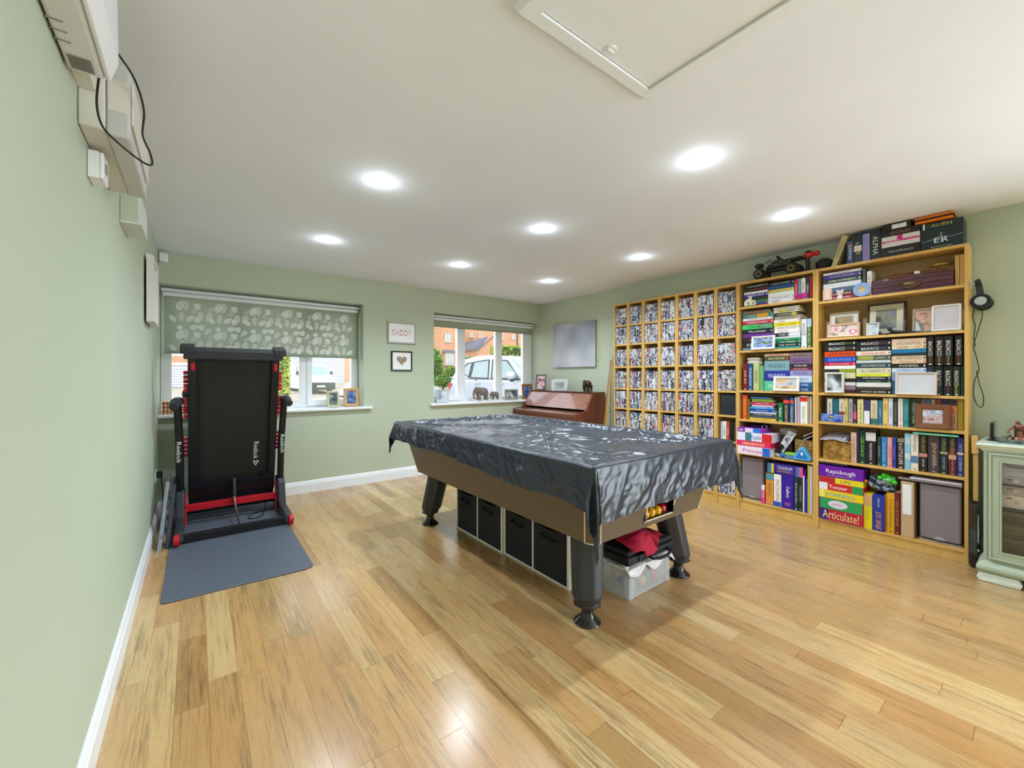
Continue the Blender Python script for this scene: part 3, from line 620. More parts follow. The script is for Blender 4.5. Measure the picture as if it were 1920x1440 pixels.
# the cover: thin black plastic, draped
cov = mat('cover_plastic', '2c313c', .30, spec=.55, bump=.0)
def cover():
    AX, AY = .600, 1.06; nu, nv = 230, 360; zt = .812
    def over(side, t):   # overhang length; side 0:left(-x) 1:right 2:near(-y) 3:far
        if side == 0: return .165+.03*(1-t)
        if side == 1: return .2
        if side == 2: return .275
        return .17
    MX, MY = .30, .30
    def ridged(p, sc):
        n = noise.noise(p*sc); return (1-abs(n)*2)
    def fn(u, v):
        s = (u*2-1); t = (v*2-1)
        sx = 1 if s > 0 else -1; sy = 1 if t > 0 else -1
        ox = .165 if s > 0 else .180; oy = .16 if t > 0 else .228
        AX = .578 if s > 0 else .598
        X = s*(AX+ox); Y = t*(AY+oy)
        # hem wander
        ex = max(abs(X)-AX, 0); ey = max(abs(Y)-AY, 0)
        w = Vector((X, Y, 0))
        if ex > 0:
            ex *= 1+.12*noise.noise(Vector((Y*3, sx, 7)))+.05*noise.noise(Vector((Y*14, sx, 2)))
            if sx < 0: ex *= .78+.26*max(0, min(1, (-Y+.3)/1.2))
        if ey > 0: ey *= 1+.08*noise.noise(Vector((X*3, sy, 17)))+.04*noise.noise(Vector((X*14, sy, 12)))
        h = min(math.hypot(ex, ey), .302) if (ex > 0 and ey > 0) else ex+ey
        px = max(-AX, min(AX, X)); py = max(-AY, min(AY, Y))
        z = zt
        if h <= 0:
            d = min(AX-abs(X), AY-abs(Y))    # rim to bed
            sag = min(1, max(0, (d-.07)/.05)); z -= .022*sag*sag*(3-2*sag)
            q = Vector((X*1.0, Y*1.0, 0)); wq = q+Vector((noise.noise(q*2.5), noise.noise(q*2.5+Vector((5, 5, 0))), 0))*.25
            wr = ridged(Vector((wq.x*1.0, wq.y*.6, 0)), 6)**3*.55+ridged(Vector((wq.x*.7, wq.y*1.1, 3)), 13)**3*.28+ridged(Vector((wq.x, wq.y, 9)), 27)*.12
            amp = .016*min(1, d/.10+.2)
            z += amp*wr+.004*noise.noise(q*9)
            return (CX+X, CY+Y, z)
        # skirt: rounded shoulder then straight fall with folds
        rr = .012
        if ex > 0 and ey > 0:
            ph = math.atan2(ey, ex); nx, ny = sx*math.cos(ph), sy*math.sin(ph)
        elif ex > 0: nx, ny = sx, 0
        else: nx, ny = 0, sy
        a = min(h/rr, PI/2); out = rr*math.sin(a); z -= rr*(1-math.cos(a)) if h < rr*PI/2 else rr+(h-rr*PI/2)
        along = Y if ex > ey else X
        k = min(1, h/.12)
        fold = .011*noise.noise(Vector((along*7, sx*3+sy, h*2)))+.010*ridged(Vector((along*1.0+h*.8, sx+sy*2, h*.3)), 8)**2+.006*ridged(Vector((along+h*.9, sy, h*1.2)), 17)+.0012*noise.noise(Vector((along*24, h*10, 4)))
        out += k*(.006+abs(fold)*(1.5 if (sx < 0 and ex > ey) else .75 if sy < 0 else 1))+k*h*.05
        if ex > 0 and ey > 0:
            g_ = math.sin(2*ph); out += g_*h*.06; z -= g_*.07*h/.2+0; 
            out += .012*math.sin(ph*8)*k
        return (CX+px+nx*out, CY+py+ny*out, z)
    m = MB().grid(fn, nu, nv)
    return m.obj('table_cover', cov, None, smooth=False, label='black crinkled plastic sheet draped over the pool table', cat='table cover')
co = cover()
co.data.polygons.foreach_set('use_smooth', [True]*len(co.data.polygons))

# ---- cube storage with fabric boxes under the table
wh = mat('white_board', 'eae6de', .45); fabm = mat('black_fabric', '26262b', .9, bump=.4, bscale=700)
def cubes(ya, yb, x, label, ys):
    t = thing('cube_shelf', label, 'shelf', ((x+.15), (ya+yb)/2, 0)); zt = .37; d = .375
    for y0, y1 in ys: MB().box(x, x+d, y0, y1, 0.0, zt).obj('upright_panel', wh, t)
    MB().box(x, x+d, ya-.0, yb, zt, zt+.016).obj('top_panel', wh, t); MB().box(x+.001, x+d, ya+.012, yb-.012, 0.001, .014).obj('bottom_panel', wh, t)
    MB().box(x+d-.004, x+d, ya+.01, yb-.01, .014, zt).obj('back_panel', wh, t)
cubes(-3.005, -2.402, 1.884, 'white two-cube shelf under the pool table, nearer the camera', [(-3.005, -2.989), (-2.705, -2.69), (-2.418, -2.402)])
cubes(-2.398, -1.795, 1.872, 'white two-cube shelf under the pool table, farther from the camera', [(-2.398, -2.382), (-2.1, -2.085), (-1.811, -1.795)])
for (a, b, x), n in zip([(-2.985, -2.709, 1.884), (-2.686, -2.422, 1.884), (-2.378, -2.104, 1.872), (-2.081, -1.815, 1.872)], ['nearest', 'second nearest', 'third nearest', 'farthest']):
    t = thing('fabric_box', 'black fabric storage box under the pool table, %s to the camera' % n, 'storage box', (x+.15, (a+b)/2, .015), 'fabric boxes under the table')
    m = MB(); nseg = 12; top = [(.315-.022*math.sin(PI*k/nseg)) for k in range(nseg+1)]
    pts = [(x-.002-.006*math.sin(PI*k/nseg), b-(b-a)*k/nseg, top[k]) for k in range(nseg+1)]
    m.add([(x-.002, b, .016)]+pts+[(x-.002, a, .016)]+[(x+.006, b, .016)]+[(p[0]+.008, p[1], p[2]) for p in pts]+[(x+.006, a, .016)], [])
    n_ = nseg+3; m.f += [tuple(range(n_-1, -1, -1)), tuple(range(n_, 2*n_))]+[(i, (i+1) % n_, n_+(i+1) % n_, n_+i) for i in range(n_)]
    m.obj('front', fabm, t)
    MB().box(x+.006, x+.34, a, a+.004, .016, .315).box(x+.006, x+.34, b-.004, b, .016, .315).box(x+.336, x+.34, a, b, .016, .315).box(x+.006, x+.34, a, b, .015, .019).obj('walls', fabm, t)
    yc = (a+b)/2
    MB().tube([(x-.006, yc+.055, .252), (x-.03, yc+.045, .256), (x-.042, yc, .25), (x-.032, yc-.045, .243), (x-.006, yc-.055, .240)], .0085, 8).obj('handle', fabm, t, smooth=True)
MB().box(1.95, 2.05, -1.98, -1.9, .34, .362).obj('paper_stack', wh, None, label='small pile of papers on the farthest fabric box', cat='papers')
# ---- plastic crate, laptop bag and red cloth at the near end
clear = mat('clear_plastic', 'f4f6fa', .12, alpha=.26, spec=.6)
t = thing('plastic_crate', 'clear plastic box of odds and ends under the near end of the table', 'storage box', (2.25, -3.13, 0))
m = MB(); xa, xb, ya, yb2, zh = 2.06, 2.43, -3.27, -3.024, .155
m.box(xa, xb, ya, ya+.004, .004, zh).box(xa, xb, yb2-.004, yb2, .004, zh).box(xa, xa+.004, ya, yb2, .004, zh).box(xb-.004, xb, ya, yb2, .004, zh).box(xa+.01, xb-.01, ya+.01, yb2-.01, 0, .004); m.obj('tub', clear, t)
m = MB()
for cx_ in (xa, xb-.035): MB().box(cx_-.004, cx_+.039, ya-.006, ya+.03, .0, zh).obj('corner_rib', clear, t, bevel=.004)
MB().ring((xa-.01, xb+.01, ya-.01, yb2+.01), (xa, xb, ya, yb2), 0, 0)
l = MB().box(xa-.012, xb+.012, ya-.012, yb2+.012, zh, zh+.012); l.obj('lid', mat('clear_lid', 'e8e8ec', .3), t, bevel=.004)
rs = random.Random(4); cc = ['d84060', '3c9c60', 'e0b040', '4060c0', 'e8e4e0', 'c04828', '40a0a8', 'e0d4b0']
for k in range(16):
    x, y, s_ = rs.uniform(xa+.05, xb-.05), rs.uniform(ya+.04, yb2-.04), rs.uniform(.018, .032)
    MB().ball((x, y, .01+s_), s_, 8, 6, (1, 1, 1)).obj('oddment', cmat(cc[k % 8]), t, smooth=True)
paper = mat('tissue_white', 'ece8ec', .7, bump=.6, bscale=60)
MB().grid(lambda u, v: (2.04+u*.42, -3.292+v*.275+.004*math.sin(u*19), .172+.006*math.sin(u*23+v*9)+.004*math.sin(v*31)-(.05*max(0, .12-v)/.12)*(.6+.4*math.sin(u*14))), 40, 24).obj('white_sheet', paper, None, smooth=True, solid=.001, label='crumpled white plastic sheet lying on the clear crate', cat='sheet')
t = thing('laptop_bag', 'black zipped laptop bag lying on the clear crate', 'bag', (2.27, -3.12, .185)); bagm = mat('bag_nylon', '1c1b20', .7, bump=.4, bscale=500)
def slab(x0, x1, y0, y1, z0, z1): return MB().box(x0, x1, y0, y1, z0, z1)
slab(2.03, 2.46, -3.29, -3.012, .186, .232).obj('body', bagm, t, bevel=.018); slab(2.04, 2.45, -3.28, -3.018, .232, .262).obj('flap', bagm, t, bevel=.014)
MB().tube([(2.03, -3.29, .231), (2.46, -3.29, .231)], .003, 6).obj('zip', mat('zip_grey', '55555c', .4, .6), t)
MB().tube([(2.20, -3.292, .212), (2.2, -3.32, .205), (2.25, -3.335, .20), (2.32, -3.335, .2), (2.37, -3.32, .205), (2.37, -3.292, .212)], .0085, 8).obj('handle', bagm, t, smooth=True)
MB().box(2.12, 2.126, -3.297, -3.293, .2, .23).obj('zip_pull', mat('zip_grey'), t)
redc = mat('red_cloth', 'b81438', .75, bump=.3, bscale=120)
def rc(u, v):
    x = 2.06+u*.34; y = -3.30+v*.26-.03*math.sin(u*5); n = noise.noise(Vector((u*5, v*5, 1)))
    return (x+.02*noise.noise(Vector((u*3, v*3, 5))), y, .268+.05*math.sin(PI*min(1, max(0, .15+u)))*math.sin(PI*min(1, v*.9+.1))+.022*abs(n)+(-.05*(1-v/.18)*(1 if .2 < u < .6 else .3) if v < .18 else 0))
MB().grid(rc, 34, 26).obj('red_cloth', redc, None, smooth=True, solid=.002, label='crumpled crimson cloth heaped on the black laptop bag', cat='cloth')

# ================= TREADMILL =================
tb = mat('treadmill_black', '18191d', .35); tg = mat('treadmill_grey', '34363d', .4); tr_ = mat('treadmill_red', 'c41426', .35); beltm = mat('deck_underside', '22211f', .7, bump=.3, bscale=900); steel = mat('brushed_steel', 'b0b4b8', .3, 1)
MB().prism([(.107, -1.80, 0), (.113, -1.822, 0), (.135, -1.832, 0), (.79, -1.852, 0), (.825, -1.84, 0), (.838, -1.81, 0), (.845, -.16, 0), (.11, -.10, 0)], (0, 0, .008)).obj('floor_mat', mat('rubber_mat', '5a616d', .5, bump=1.0, bscale=110), None, bevel=.004, label='dark grey textured rubber mat under the folded treadmill', cat='mat')
t = thing('treadmill', 'black and red folding treadmill, deck raised upright, before the left window', 'treadmill', (.5, -.6, .008)); Z0 = .008
for x0, x1, xw in ((.135, .185, .148), (.815, .865, .852)):
    b = MB().prism([(x0, -.95, Z0+.02), (x0, -.2, Z0+.02), (x0, -.2, Z0+.09), (x0, -.55, Z0+.10), (x0, -.93, Z0+.085)], (x1-x0, 0, 0)).obj('base_rail', tg, t, bevel=.008)
    MB().lathe([(0, -.016), (.034, -.016), (.04, -.01), (.04, .01), (.034, .016), (0, .016)], (xw, -.955, Z0+.04), 18, 'x').obj('wheel', tr_, t, smooth=True)
    MB().prism([(x0-.006, -.975, Z0+.03), (x0-.006, -.9, Z0+.005), (x0-.006, -.86, Z0+.09), (x0-.006, -.93, Z0+.115), (x0-.006, -.975, Z0+.09)], (.022 if xw < .5 else .0, 0, 0)) if 0 else None
MB().box(.18, .82, -.935, -.895, Z0+.012, Z0+.062).obj('cross_bar', tb, t, bevel=.004)
MB().box(.18, .82, -.24, -.2, Z0+.02, Z0+.05).obj('rear_cross_bar', tb, t)
for x in (.155, .845):
    MB().prism([(x-.03, -.62, Z0+.02), (x-.03, -.36, Z0+.02), (x-.03, -.38, .3), (x-.03, -.47, .32), (x-.03, -.54, .26)], (.06, 0, 0)).obj('upright_shroud', tg, t, bevel=.015)
    s = -1 if x < .5 else 1
    MB().tube([(x, -.47, .2), (x+s*.0, -.53, .6), (x+s*.012, -.60, .96)], .026, 14).obj('upright', tb, t, smooth=True)
    MB().tube([(x+s*.03, -.74, .955), (x+s*.02, -.68, .985), (x+s*.01, -.58, .99), (x-s*.005, -.42, .98)], [.028, .036, .037, .03], 12).obj('handrail', tg, t, smooth=True)
    wd = MB(); letter(wd, 'Reebok', (x+s*.004, -.545-.027, .60), (0, .13 if s < 0 else .13, -1) if 0 else (0, 0, -1), (1, 0, 0), .16, .028); wd.obj('lettering', white_m, t)
MB().ball((.235, -.44, 1.04), .1, 16, 10, (.7, .8, .7)).obj('console_pod', tg, t, smooth=True)
MB().box(.26, .74, -.36, -.3, .93, 1.13).obj('console', tg, t, bevel=.02)
# raised deck: leans towards the camera at the top
DB = Vector((.5, -.40, .17)); DT = Vector((.5, -.74, 1.385)); ax_ = (DT-DB); DL = ax_.length; ax_.normalize(); nrm = Vector((0, -ax_.z, ax_.y)).normalized()   # outward = towards camera
if nrm.y > 0: nrm = -nrm
def D(u, w, n): return tuple(Vector((.505, 0, 0))+Vector((u, 0, 0))+Vector((0, DB.y, DB.z))+ax_*w+nrm*n)
def dbox(u0, u1, w0, w1, n0, n1, mb=None, k=None):
    mb = mb or MB(); 
    return mb.frustum([D(u0, w0, n0), D(u1, w0, n0), D(u1, w0, n1), D(u0, w0, n1)], [D(u0, w1, n0), D(u1, w1, n0), D(u1, w1, n1), D(u0, w1, n1)])
dbox(-.30, -.245, .02, DL-.02, -.08, .02).obj('side_rail', tb, t, bevel=.008); dbox(.245, .30, .02, DL-.02, -.08, .02).obj('side_rail', tb, t, bevel=.008)
dbox(-.247, .247, .16, DL-.06, -.05, -.012).obj('deck_board', beltm, t)
dbox(-.225, .225, .18, DL-.10, -.012, -.008).obj('running_belt', mat('belt', '26241f', .75, bump=.3, bscale=900), t)
dbox(-.325, .325, DL-.075, DL-.0, -.09, .022).obj('rear_end_cap', tg, t, bevel=.01)
for s in (-1, 1):
    dbox(s*.345, s*.255, DL-.035, DL+.022, -.095, .03).obj('roller_cap', tg, t, bevel=.008)
    dbox(s*.283, s*.257, DL-.16, DL-.10, .02, .034).obj('red_pad', tr_, t, bevel=.008)
    for w in (.80, .48, 1.01):
        for j in range(5): dbox(s*.30, s*.326, w-.085+j*.034, w-.085+j*.034+.024, -.035, -.005).obj('red_grip', tr_, t, bevel=.003)
dbox(-.30, .30, -.04, .15, -.13, .0).obj('motor_cover', tb, t, bevel=.015)
dbox(-.26, .26, .135, .165, .0, .03).obj('brace', tb, t); dbox(-.28, -.20, .13, .19, .0, .035).obj('bracket', tb, t); dbox(.20, .28, .13, .19, .0, .035).obj('bracket', tb, t)
MB().box(.185, .815, -.50, -.46, .118, .17).obj('red_lift_bar', tr_, t, bevel=.004)
for x in (.19, .81): MB().prism([(x-.006, -.52, .02), (x-.006, -.49, .02), (x-.006, -.44, .25), (x-.006, -.48, .26)], (.012, 0, 0)).obj('red_link', tr_, t)
MB().tube([(.505, -.50, .34), (.505, -.56, .215)], .016, 12).obj('gas_strut_sleeve', tb, t, smooth=True)
MB().tube([(.505, -.54, .20), (.51, -.60, .12), (.515, -.88, .06)], .008, 10).obj('gas_strut_rod', steel, t, smooth=True)
MB().lathe([(.0, -.02), (.02, -.02), (.02, .02), (0, .02)], (.505, -.53, .17), 12).obj('strut_collar', tr_, t, smooth=True)
w = MB(); letter(w, 'Reebok', D(.155, .40, .0), -ax_, (1, 0, 0), .155, .036); c = D(.155, .285, 0); ex = Vector((1, 0, 0))
tri = [Vector(c)-ax_*.018, Vector(c)+ax_*.018-ex*.022, Vector(c)+ax_*.018+ex*.022]
tri = [Vector(c)-ax_*(-.018)+ex*.024, Vector(c)-ax_*(-.018)-ex*.022, Vector(c)-ax_*.028]
ctr = (tri[0]+tri[1]+tri[2])/3; inn = [ctr+(p-ctr)*.5 for p in tri]; w.add(tri+inn, [(0, 1, 4, 3), (1, 2, 5, 4), (2, 0, 3, 5)])
w.obj('lettering', mat('print_white', 'f0f0f2', .5), t)
MB().tube([(.74, -.45, .10), (.72, -.52, .03), (.68, -.6, .012), (.62, -.62, .012), (.6, -.56, .012), (.66, -.46, .012), (.8, -.42, .012)], .0045, 6, bend=5).obj('cable', tb, t, smooth=True)
# folded metal stand leaning by the wall
t = thing('folded_stand', 'folded grey metal stand leaning between left wall and treadmill', 'folding stand', (.08, -.7, 0)); al = mat('grey_metal', '8c9298', .4, .6); dm = mat('dark_metal', '3a3e44', .45, .3)
for dx, m_, nm, dd in ((.045, al, 'outer_frame', 0), (.085, dm, 'inner_frame', .03)):
    a = [(dx, -.965+dd, .0), (dx, -.905+dd, .0), (dx+.03, -.58, .40-dd), (dx+.03, -.64, .40-dd)]
    MB().prism(a, (.022, 0, 0)).obj(nm, m_, t, bevel=.003)
    MB().prism([(dx, -.50, .0), (dx, -.44, .0), (dx+.03, -.30, .40-dd), (dx+.03, -.36, .40-dd)], (.022, 0, 0)).obj(nm, m_, t, bevel=.003)
for f in (.1, .5, .9): MB().box(.07+.02*f, .085+.02*f, -.95+.36*f, -.42+.12*f, .03+.34*f, .055+.34*f).obj('tread', al, t)
# socket, plug, cable
t = thing('wall_socket', 'white double socket low on the left wall', 'socket', (0, -.345, .36)); MB().box(0, .009, -.42, -.275, .36, .445).obj('face_plate', white_m, t, bevel=.003)
t = thing('plug', 'black plug and hanging lead in the left wall socket', 'plug', (.02, -.345, .38)); MB().box(.009, .045, -.375, -.325, .385, .435).obj('plug_body', tb, t, bevel=.008)
MB().tube([(.035, -.35, .386), (.045, -.37, .3), (.05, -.4, .2), (.04, -.46, .1), (.035, -.52, .02), (.05, -.45, .01), (.1, -.32, .012)], .0045, 6, bend=4).obj('lead', tb, t, smooth=True)
# ================= PIANO =================
mah = mat('mahogany', '7c4430', .32, coat=.3, col2='5e2e20', vscale=3, vstretch=(6, 30, 1.2)); mah_sheen = mat('mahogany_painted_sheen', 'a87662', .25, coat=1, spec=.8, col2='8a5444', vscale=3, vstretch=(1, 2, 40))  # panel copy lightened: the pale window reflection is put into its colour
t = thing('upright_piano', 'small reddish mahogany upright piano against the right wall in the corner', 'piano', (4.05, -.64, 0))
PX0, PXT, PXB, PA, PB, PZ, PK = 3.785, 4.085, 4.297, -1.235, -.03, .985, .745
prof = [(PX0+.02, .0), (PXB, 0), (PXB, PZ), (PXT, PZ)]
for i in range(7):
    a = i/6; prof.append((PXT-.085*a-.02*a*a, PZ-.19*a))
prof += [(PXT-.125, .775), (PXT-.16, .757), (PXT-.21, .749), (PX0, .741), (PX0, .64), (PX0+.05, .61), (PX0+.2, .58), (PX0+.2, .06), (PX0+.02, .06)]
for y in (PA, PB-.028): MB().prism([(x, y, z) for x, z in prof], (0, .028, 0)).obj('side_panel', mah, t, bevel=.002)
sl = [(PXT+.005, PZ-.006), (PXT-.10, PZ-.2), (PXT-.145, .757)]
MB().prism([(PXT+.01, PA+.029, PZ-.004), (PXT-.108, PA+.029, PZ-.205), (PXT-.095, PA+.029, PZ-.205), (PXT+.022, PA+.029, PZ-.004)], (0, PB-PA-.058, 0)).obj('music_panel', mah_sheen, t)
MB().prism([(PX0+.002, PA+.029, .738), (PXT-.12, PA+.029, .752), (PXT-.12, PA+.029, .737), (PX0+.002, PA+.029, .724)], (0, PB-PA-.058, 0)).obj('key_lid', mah_sheen, t)
MB().box(PX0+.004, PXT, PA+.029, PB-.029, .685, .722).obj('key_slip', mah, t, bevel=.003); MB().box(PX0+.0, PXT, PA+.029, PB-.029, .63, .68).obj('key_bed', mah, t, bevel=.003)
MB().box(PXT-.01, PXB, PA, PB, PZ, PZ+.006).obj('top_lid', mah, t, bevel=.002); MB().box(PX0+.2, PX0+.22, PA+.029, PB-.029, .06, .63).obj('lower_panel', mah, t); MB().box(PX0+.03, PXB, PA+.029, PB-.029, .0, .06).obj('plinth', mah, t)
MB().box(PXB-.02, PXB, PA+.029, PB-.029, .06, PZ-.002).obj('back_board', mah, t)

# ================= picture frames =================
def picture(label, w, h, loc, face, lean=0, border=.02, bcol='e8e4dc', mountw=0, mcol='f4f0e8', pic=None, depth=.015, name='photo_frame', brough=.4, stand=True, group=None, ornate=False, tilt=0):
    """local: x right, z up, front at -y, origin bottom centre"""
    t = thing(name, label, 'picture frame', loc, group, local=True); ORI[t.name] = (0, 0, 0)
    bm = bcol if not isinstance(bcol, str) else mat('frame_'+bcol, bcol, brough, bump=.15, bscale=80)
    fr = MB(); o = [(-w/2, 0), (w/2, 0), (w/2, h), (-w/2, h)]; b = border; i = [(-w/2+b, b), (w/2-b, b), (w/2-b, h-b), (-w/2+b, h-b)]
    mo = [(x*.985 if 1 else x, z+(.0)) for x, z in o]
    vs = [(x, 0, z) for x, z in o]+[((o[k][0]*.8+i[k][0]*.2), -depth, o[k][1]*.8+i[k][1]*.2) for k in range(4)]+[((o[k][0]*.15+i[k][0]*.85), -depth*.8, o[k][1]*.15+i[k][1]*.85) for k in range(4)]+[(x, -depth*.3, z) for x, z in i]
    fs = [tuple((3, 2, 1, 0))]
    for L_ in range(3):
        for k in range(4): n = (k+1) % 4; fs.append((L_*4+k, L_*4+n, L_*4+4+n, L_*4+4+k))
    fr.add(vs, fs)
    if ornate:
        for k in range(4):
            a, c = Vector((o[k][0], -depth*.7, o[k][1])), Vector((o[(k+1) % 4][0], -depth*.7, o[(k+1) % 4][1])); n = max(3, int((c-a).length/.012))
            for q in range(n):
                p = a.lerp(c, (q+.5)/n); p = p+Vector((-p.x/w*b*.9, 0, (h/2-p.z)/h*b*.9)); fr.ball(p, .0065, 6, 4)
    fr.obj('frame_border', bm, t)
    if mountw:
        j = mountw; MB().ring((-w/2+b*.95, w/2-b*.95, b*.95, h-b*.95), (-w/2+b+j, w/2-b-j, b+j, h-b-j), -depth*.42, -depth*.3).obj('mount', mat('mount_'+mcol, mcol, .8), t)
    else: j = 0
    if pic: MB().box(-w/2+b+j-.001, w/2-b-j+.001, -depth*.34, -depth*.28, b+j-.001, h-b-j+.001).obj('picture', pic, t)
    if stand and lean: MB().prism([(-.02, 0, h*.1), (.02, 0, h*.1), (.015, 0, h*.7), (-.015, 0, h*.7)], (0, .003, 0)).obj('strut', mat('strut_dark', '3a3432'), t)
    t.rotation_euler = (-lean, tilt, {'-y': 0, '-x': -PI/2, '+x': PI/2}[face] if isinstance(face, str) else face)
    return t
pics = {
 'sea': ramp_noise('photo_sea', ['3c5c9c', '6c8cc8', 'a8bce0', '54705c', '7c8c58'], 14, .3, seed=1, stretch=(1, 1, 3)),
 'sand': ramp_noise('photo_sand', ['6c5c50', 'c8a070', 'dcc098', 'b8c4dc', '8c7464'], 16, .3, seed=2, stretch=(1, 1, 2)),
 'grass': ramp_noise('photo_grass', ['243048', '405068', '708450', 'c0c4d0', 'e0e0e8'], 15, .3, seed=3),
 'blue': ramp_noise('photo_blue', ['203878', '3c5c9c', '6888b8', 'c8c4d0'], 14, .3, seed=4, stretch=(1, 1, 2)),
 'pink': ramp_noise('photo_pink', ['584050', 'a87080', 'd8a8b0', 'f0dce0', 'b09098'], 18, .3, seed=5),
 'grey': ramp_noise('photo_grey', ['202428', '505458', 'a0a4a8', 'e0e4e8'], 14, .3, seed=6),
 'kids': ramp_noise('photo_warm', ['584c50', 'b89c90', 'e8d8d0', 'c85878', 'f0e8f0'], 18, .3, seed=7),
 'sepia': ramp_noise('photo_sepia', ['6c5c40', '9c8860', 'c0a880', 'd8b898'], 10, .3, seed=8),
 'green': ramp_noise('photo_park', ['2c3038', '4c5048', '8c8868', '6c7088', 'd0d4d8'], 16, .3, seed=9),
 'hat': ramp_noise('photo_portrait', ['5c3c34', 'c89080', 'e0b0a0', '687048', 'd8d0e0'], 12, .3, seed=10),
 'blur': ramp_noise('photo_pale', ['bcbcc2', 'cccdd2', 'd8d9dc'], 3, .25, seed=11),
 'blurpink': ramp_noise('photo_pale_pink', ['c4b8c0', 'd0cdd2', 'dcdcde'], 4, .25, seed=12),
 'canvas': ramp_noise('photo_canvas', ['8c92a2', 'a8adb9', 'c0c3cb', 'd2d4d6'], 1.9, .7, detail=1, seed=14),
 'pale': ramp_noise('photo_sketch', ['8c94a0', 'ccd4dc', 'dce0e6', 'e4e8ec'], 9, .3, seed=13, detail=2),
 'chev': ramp_noise('photo_polaroid', ['6c747c', '98a0a8', 'c4ccd0', 'b8a8a8'], 14, .3, seed=15),
 'coll': ramp_noise('photo_collage', ['5c4c58', 'b07c70', 'd8c0b8', '8c9cb8', 'e4e4ec', '704c7c'], 26, .3, seed=16),
}
# back wall pair
pf = picture('pale grey wood frame with DADDY in photo-filled letters, between the windows', .35, .252, (2.163, -.002, 1.565), '-y', border=.022, bcol='bcb4b0', mountw=.004, mcol='f4f4f6', depth=.02, pic=mat('white_card', 'f6f6f8', .5), stand=False)
w = MB(); letter(w, 'DADDY', (0, -.0078, .128), (1, 0, 0), (0, 0, 1), .235, .066); w.obj('lettering', ramp_noise('letters_red', ['48303c', 'a83c48', 'd87878', 'e8b8b0', '703040'], 22, .4, seed=3), pf)
pf = picture('small black frame with a heart of little pictures, below the DADDY frame', .255, .232, (2.161, -.002, 1.248), '-y', border=.016, bcol='1c1c1e', mountw=.006, mcol='ecece8', depth=.02, pic=mat('white_card'), stand=False)
w = MB(); rs = random.Random(9)
hp = []
for a in range(0, 360, 8):
    q = math.radians(a); hp.append((.0042*16*math.sin(q)**3/1.1, .0042*(13*math.cos(q)-5*math.cos(2*q)-2*math.cos(3*q)-math.cos(4*q))/1.1))
def inheart(x, z):
    c = False; n = len(hp)
    for i in range(n):
        x1, z1 = hp[i]; x2, z2 = hp[(i+1) % n]
        if (z1 > z) != (z2 > z) and x < (x2-x1)*(z-z1)/(z2-z1)+x1: c = not c
    return c
hs = [MB(), MB(), MB()]
for i in range(-14, 15):
    for j in range(-16, 14):
        x, z = i*.0058+rs.uniform(-.001, .001), j*.0052
        if inheart(x, z) and rs.random() < .93: hs[rs.randrange(3)].box(x-.0027, x+.0027, -.0085, -.0078, .124+z-.0024, .124+z+.0024)
for m_, c_ in zip(hs, ('8c6848', 'd8b890', '4c3c34')): m_.obj('heart_pieces', cmat(c_), pf, kind='stuff')
# window sill pictures, left window
picture('small cream frame with a field photo on the left sill', .135, .178, (1.425, .06, .853), .12, .15, .025, 'cfc8aa', pic=pics['grass'])
picture('tan wood frame with a blue photo, right of the cream one on the sill', .16, .205, (1.61, .06, .853), -.03, .12, .034, 'cfa66c', pic=pics['blue'])
t = thing('patterned_box', 'cream box with orange lattice pattern, at the left end of the sill', 'box', (.06, .06, .852)); MB().box(.022, .10, .03, .12, .852, .965).obj('box_body', mat('lattice_cream', 'ecd8b4', .7), t, bevel=.004)
m = MB()
for k in range(3): m.box(.02, .102, .027, .03, .875+k*.035, .882+k*.035); m.box(.03+k*.026, .037+k*.026, .027, .03, .852, .965)
m.obj('lattice', mat('lattice_orange', 'c8401c', .6), t)
t = thing('patterned_bag', 'small red and white patterned bag behind the treadmill on the sill', 'bag', (.17, .07, .852)); MB().box(.13, .215, .04, .11, .852, .925).obj('bag_body', mat('bag_cream', 'e8d8c8', .7), t, bevel=.01)
m = MB()
for k in range(3): m.box(.128, .217, .037, .04, .862+k*.022, .87+k*.022)
m.obj('stripes', mat('stripe_red', 'c02434', .6), t)
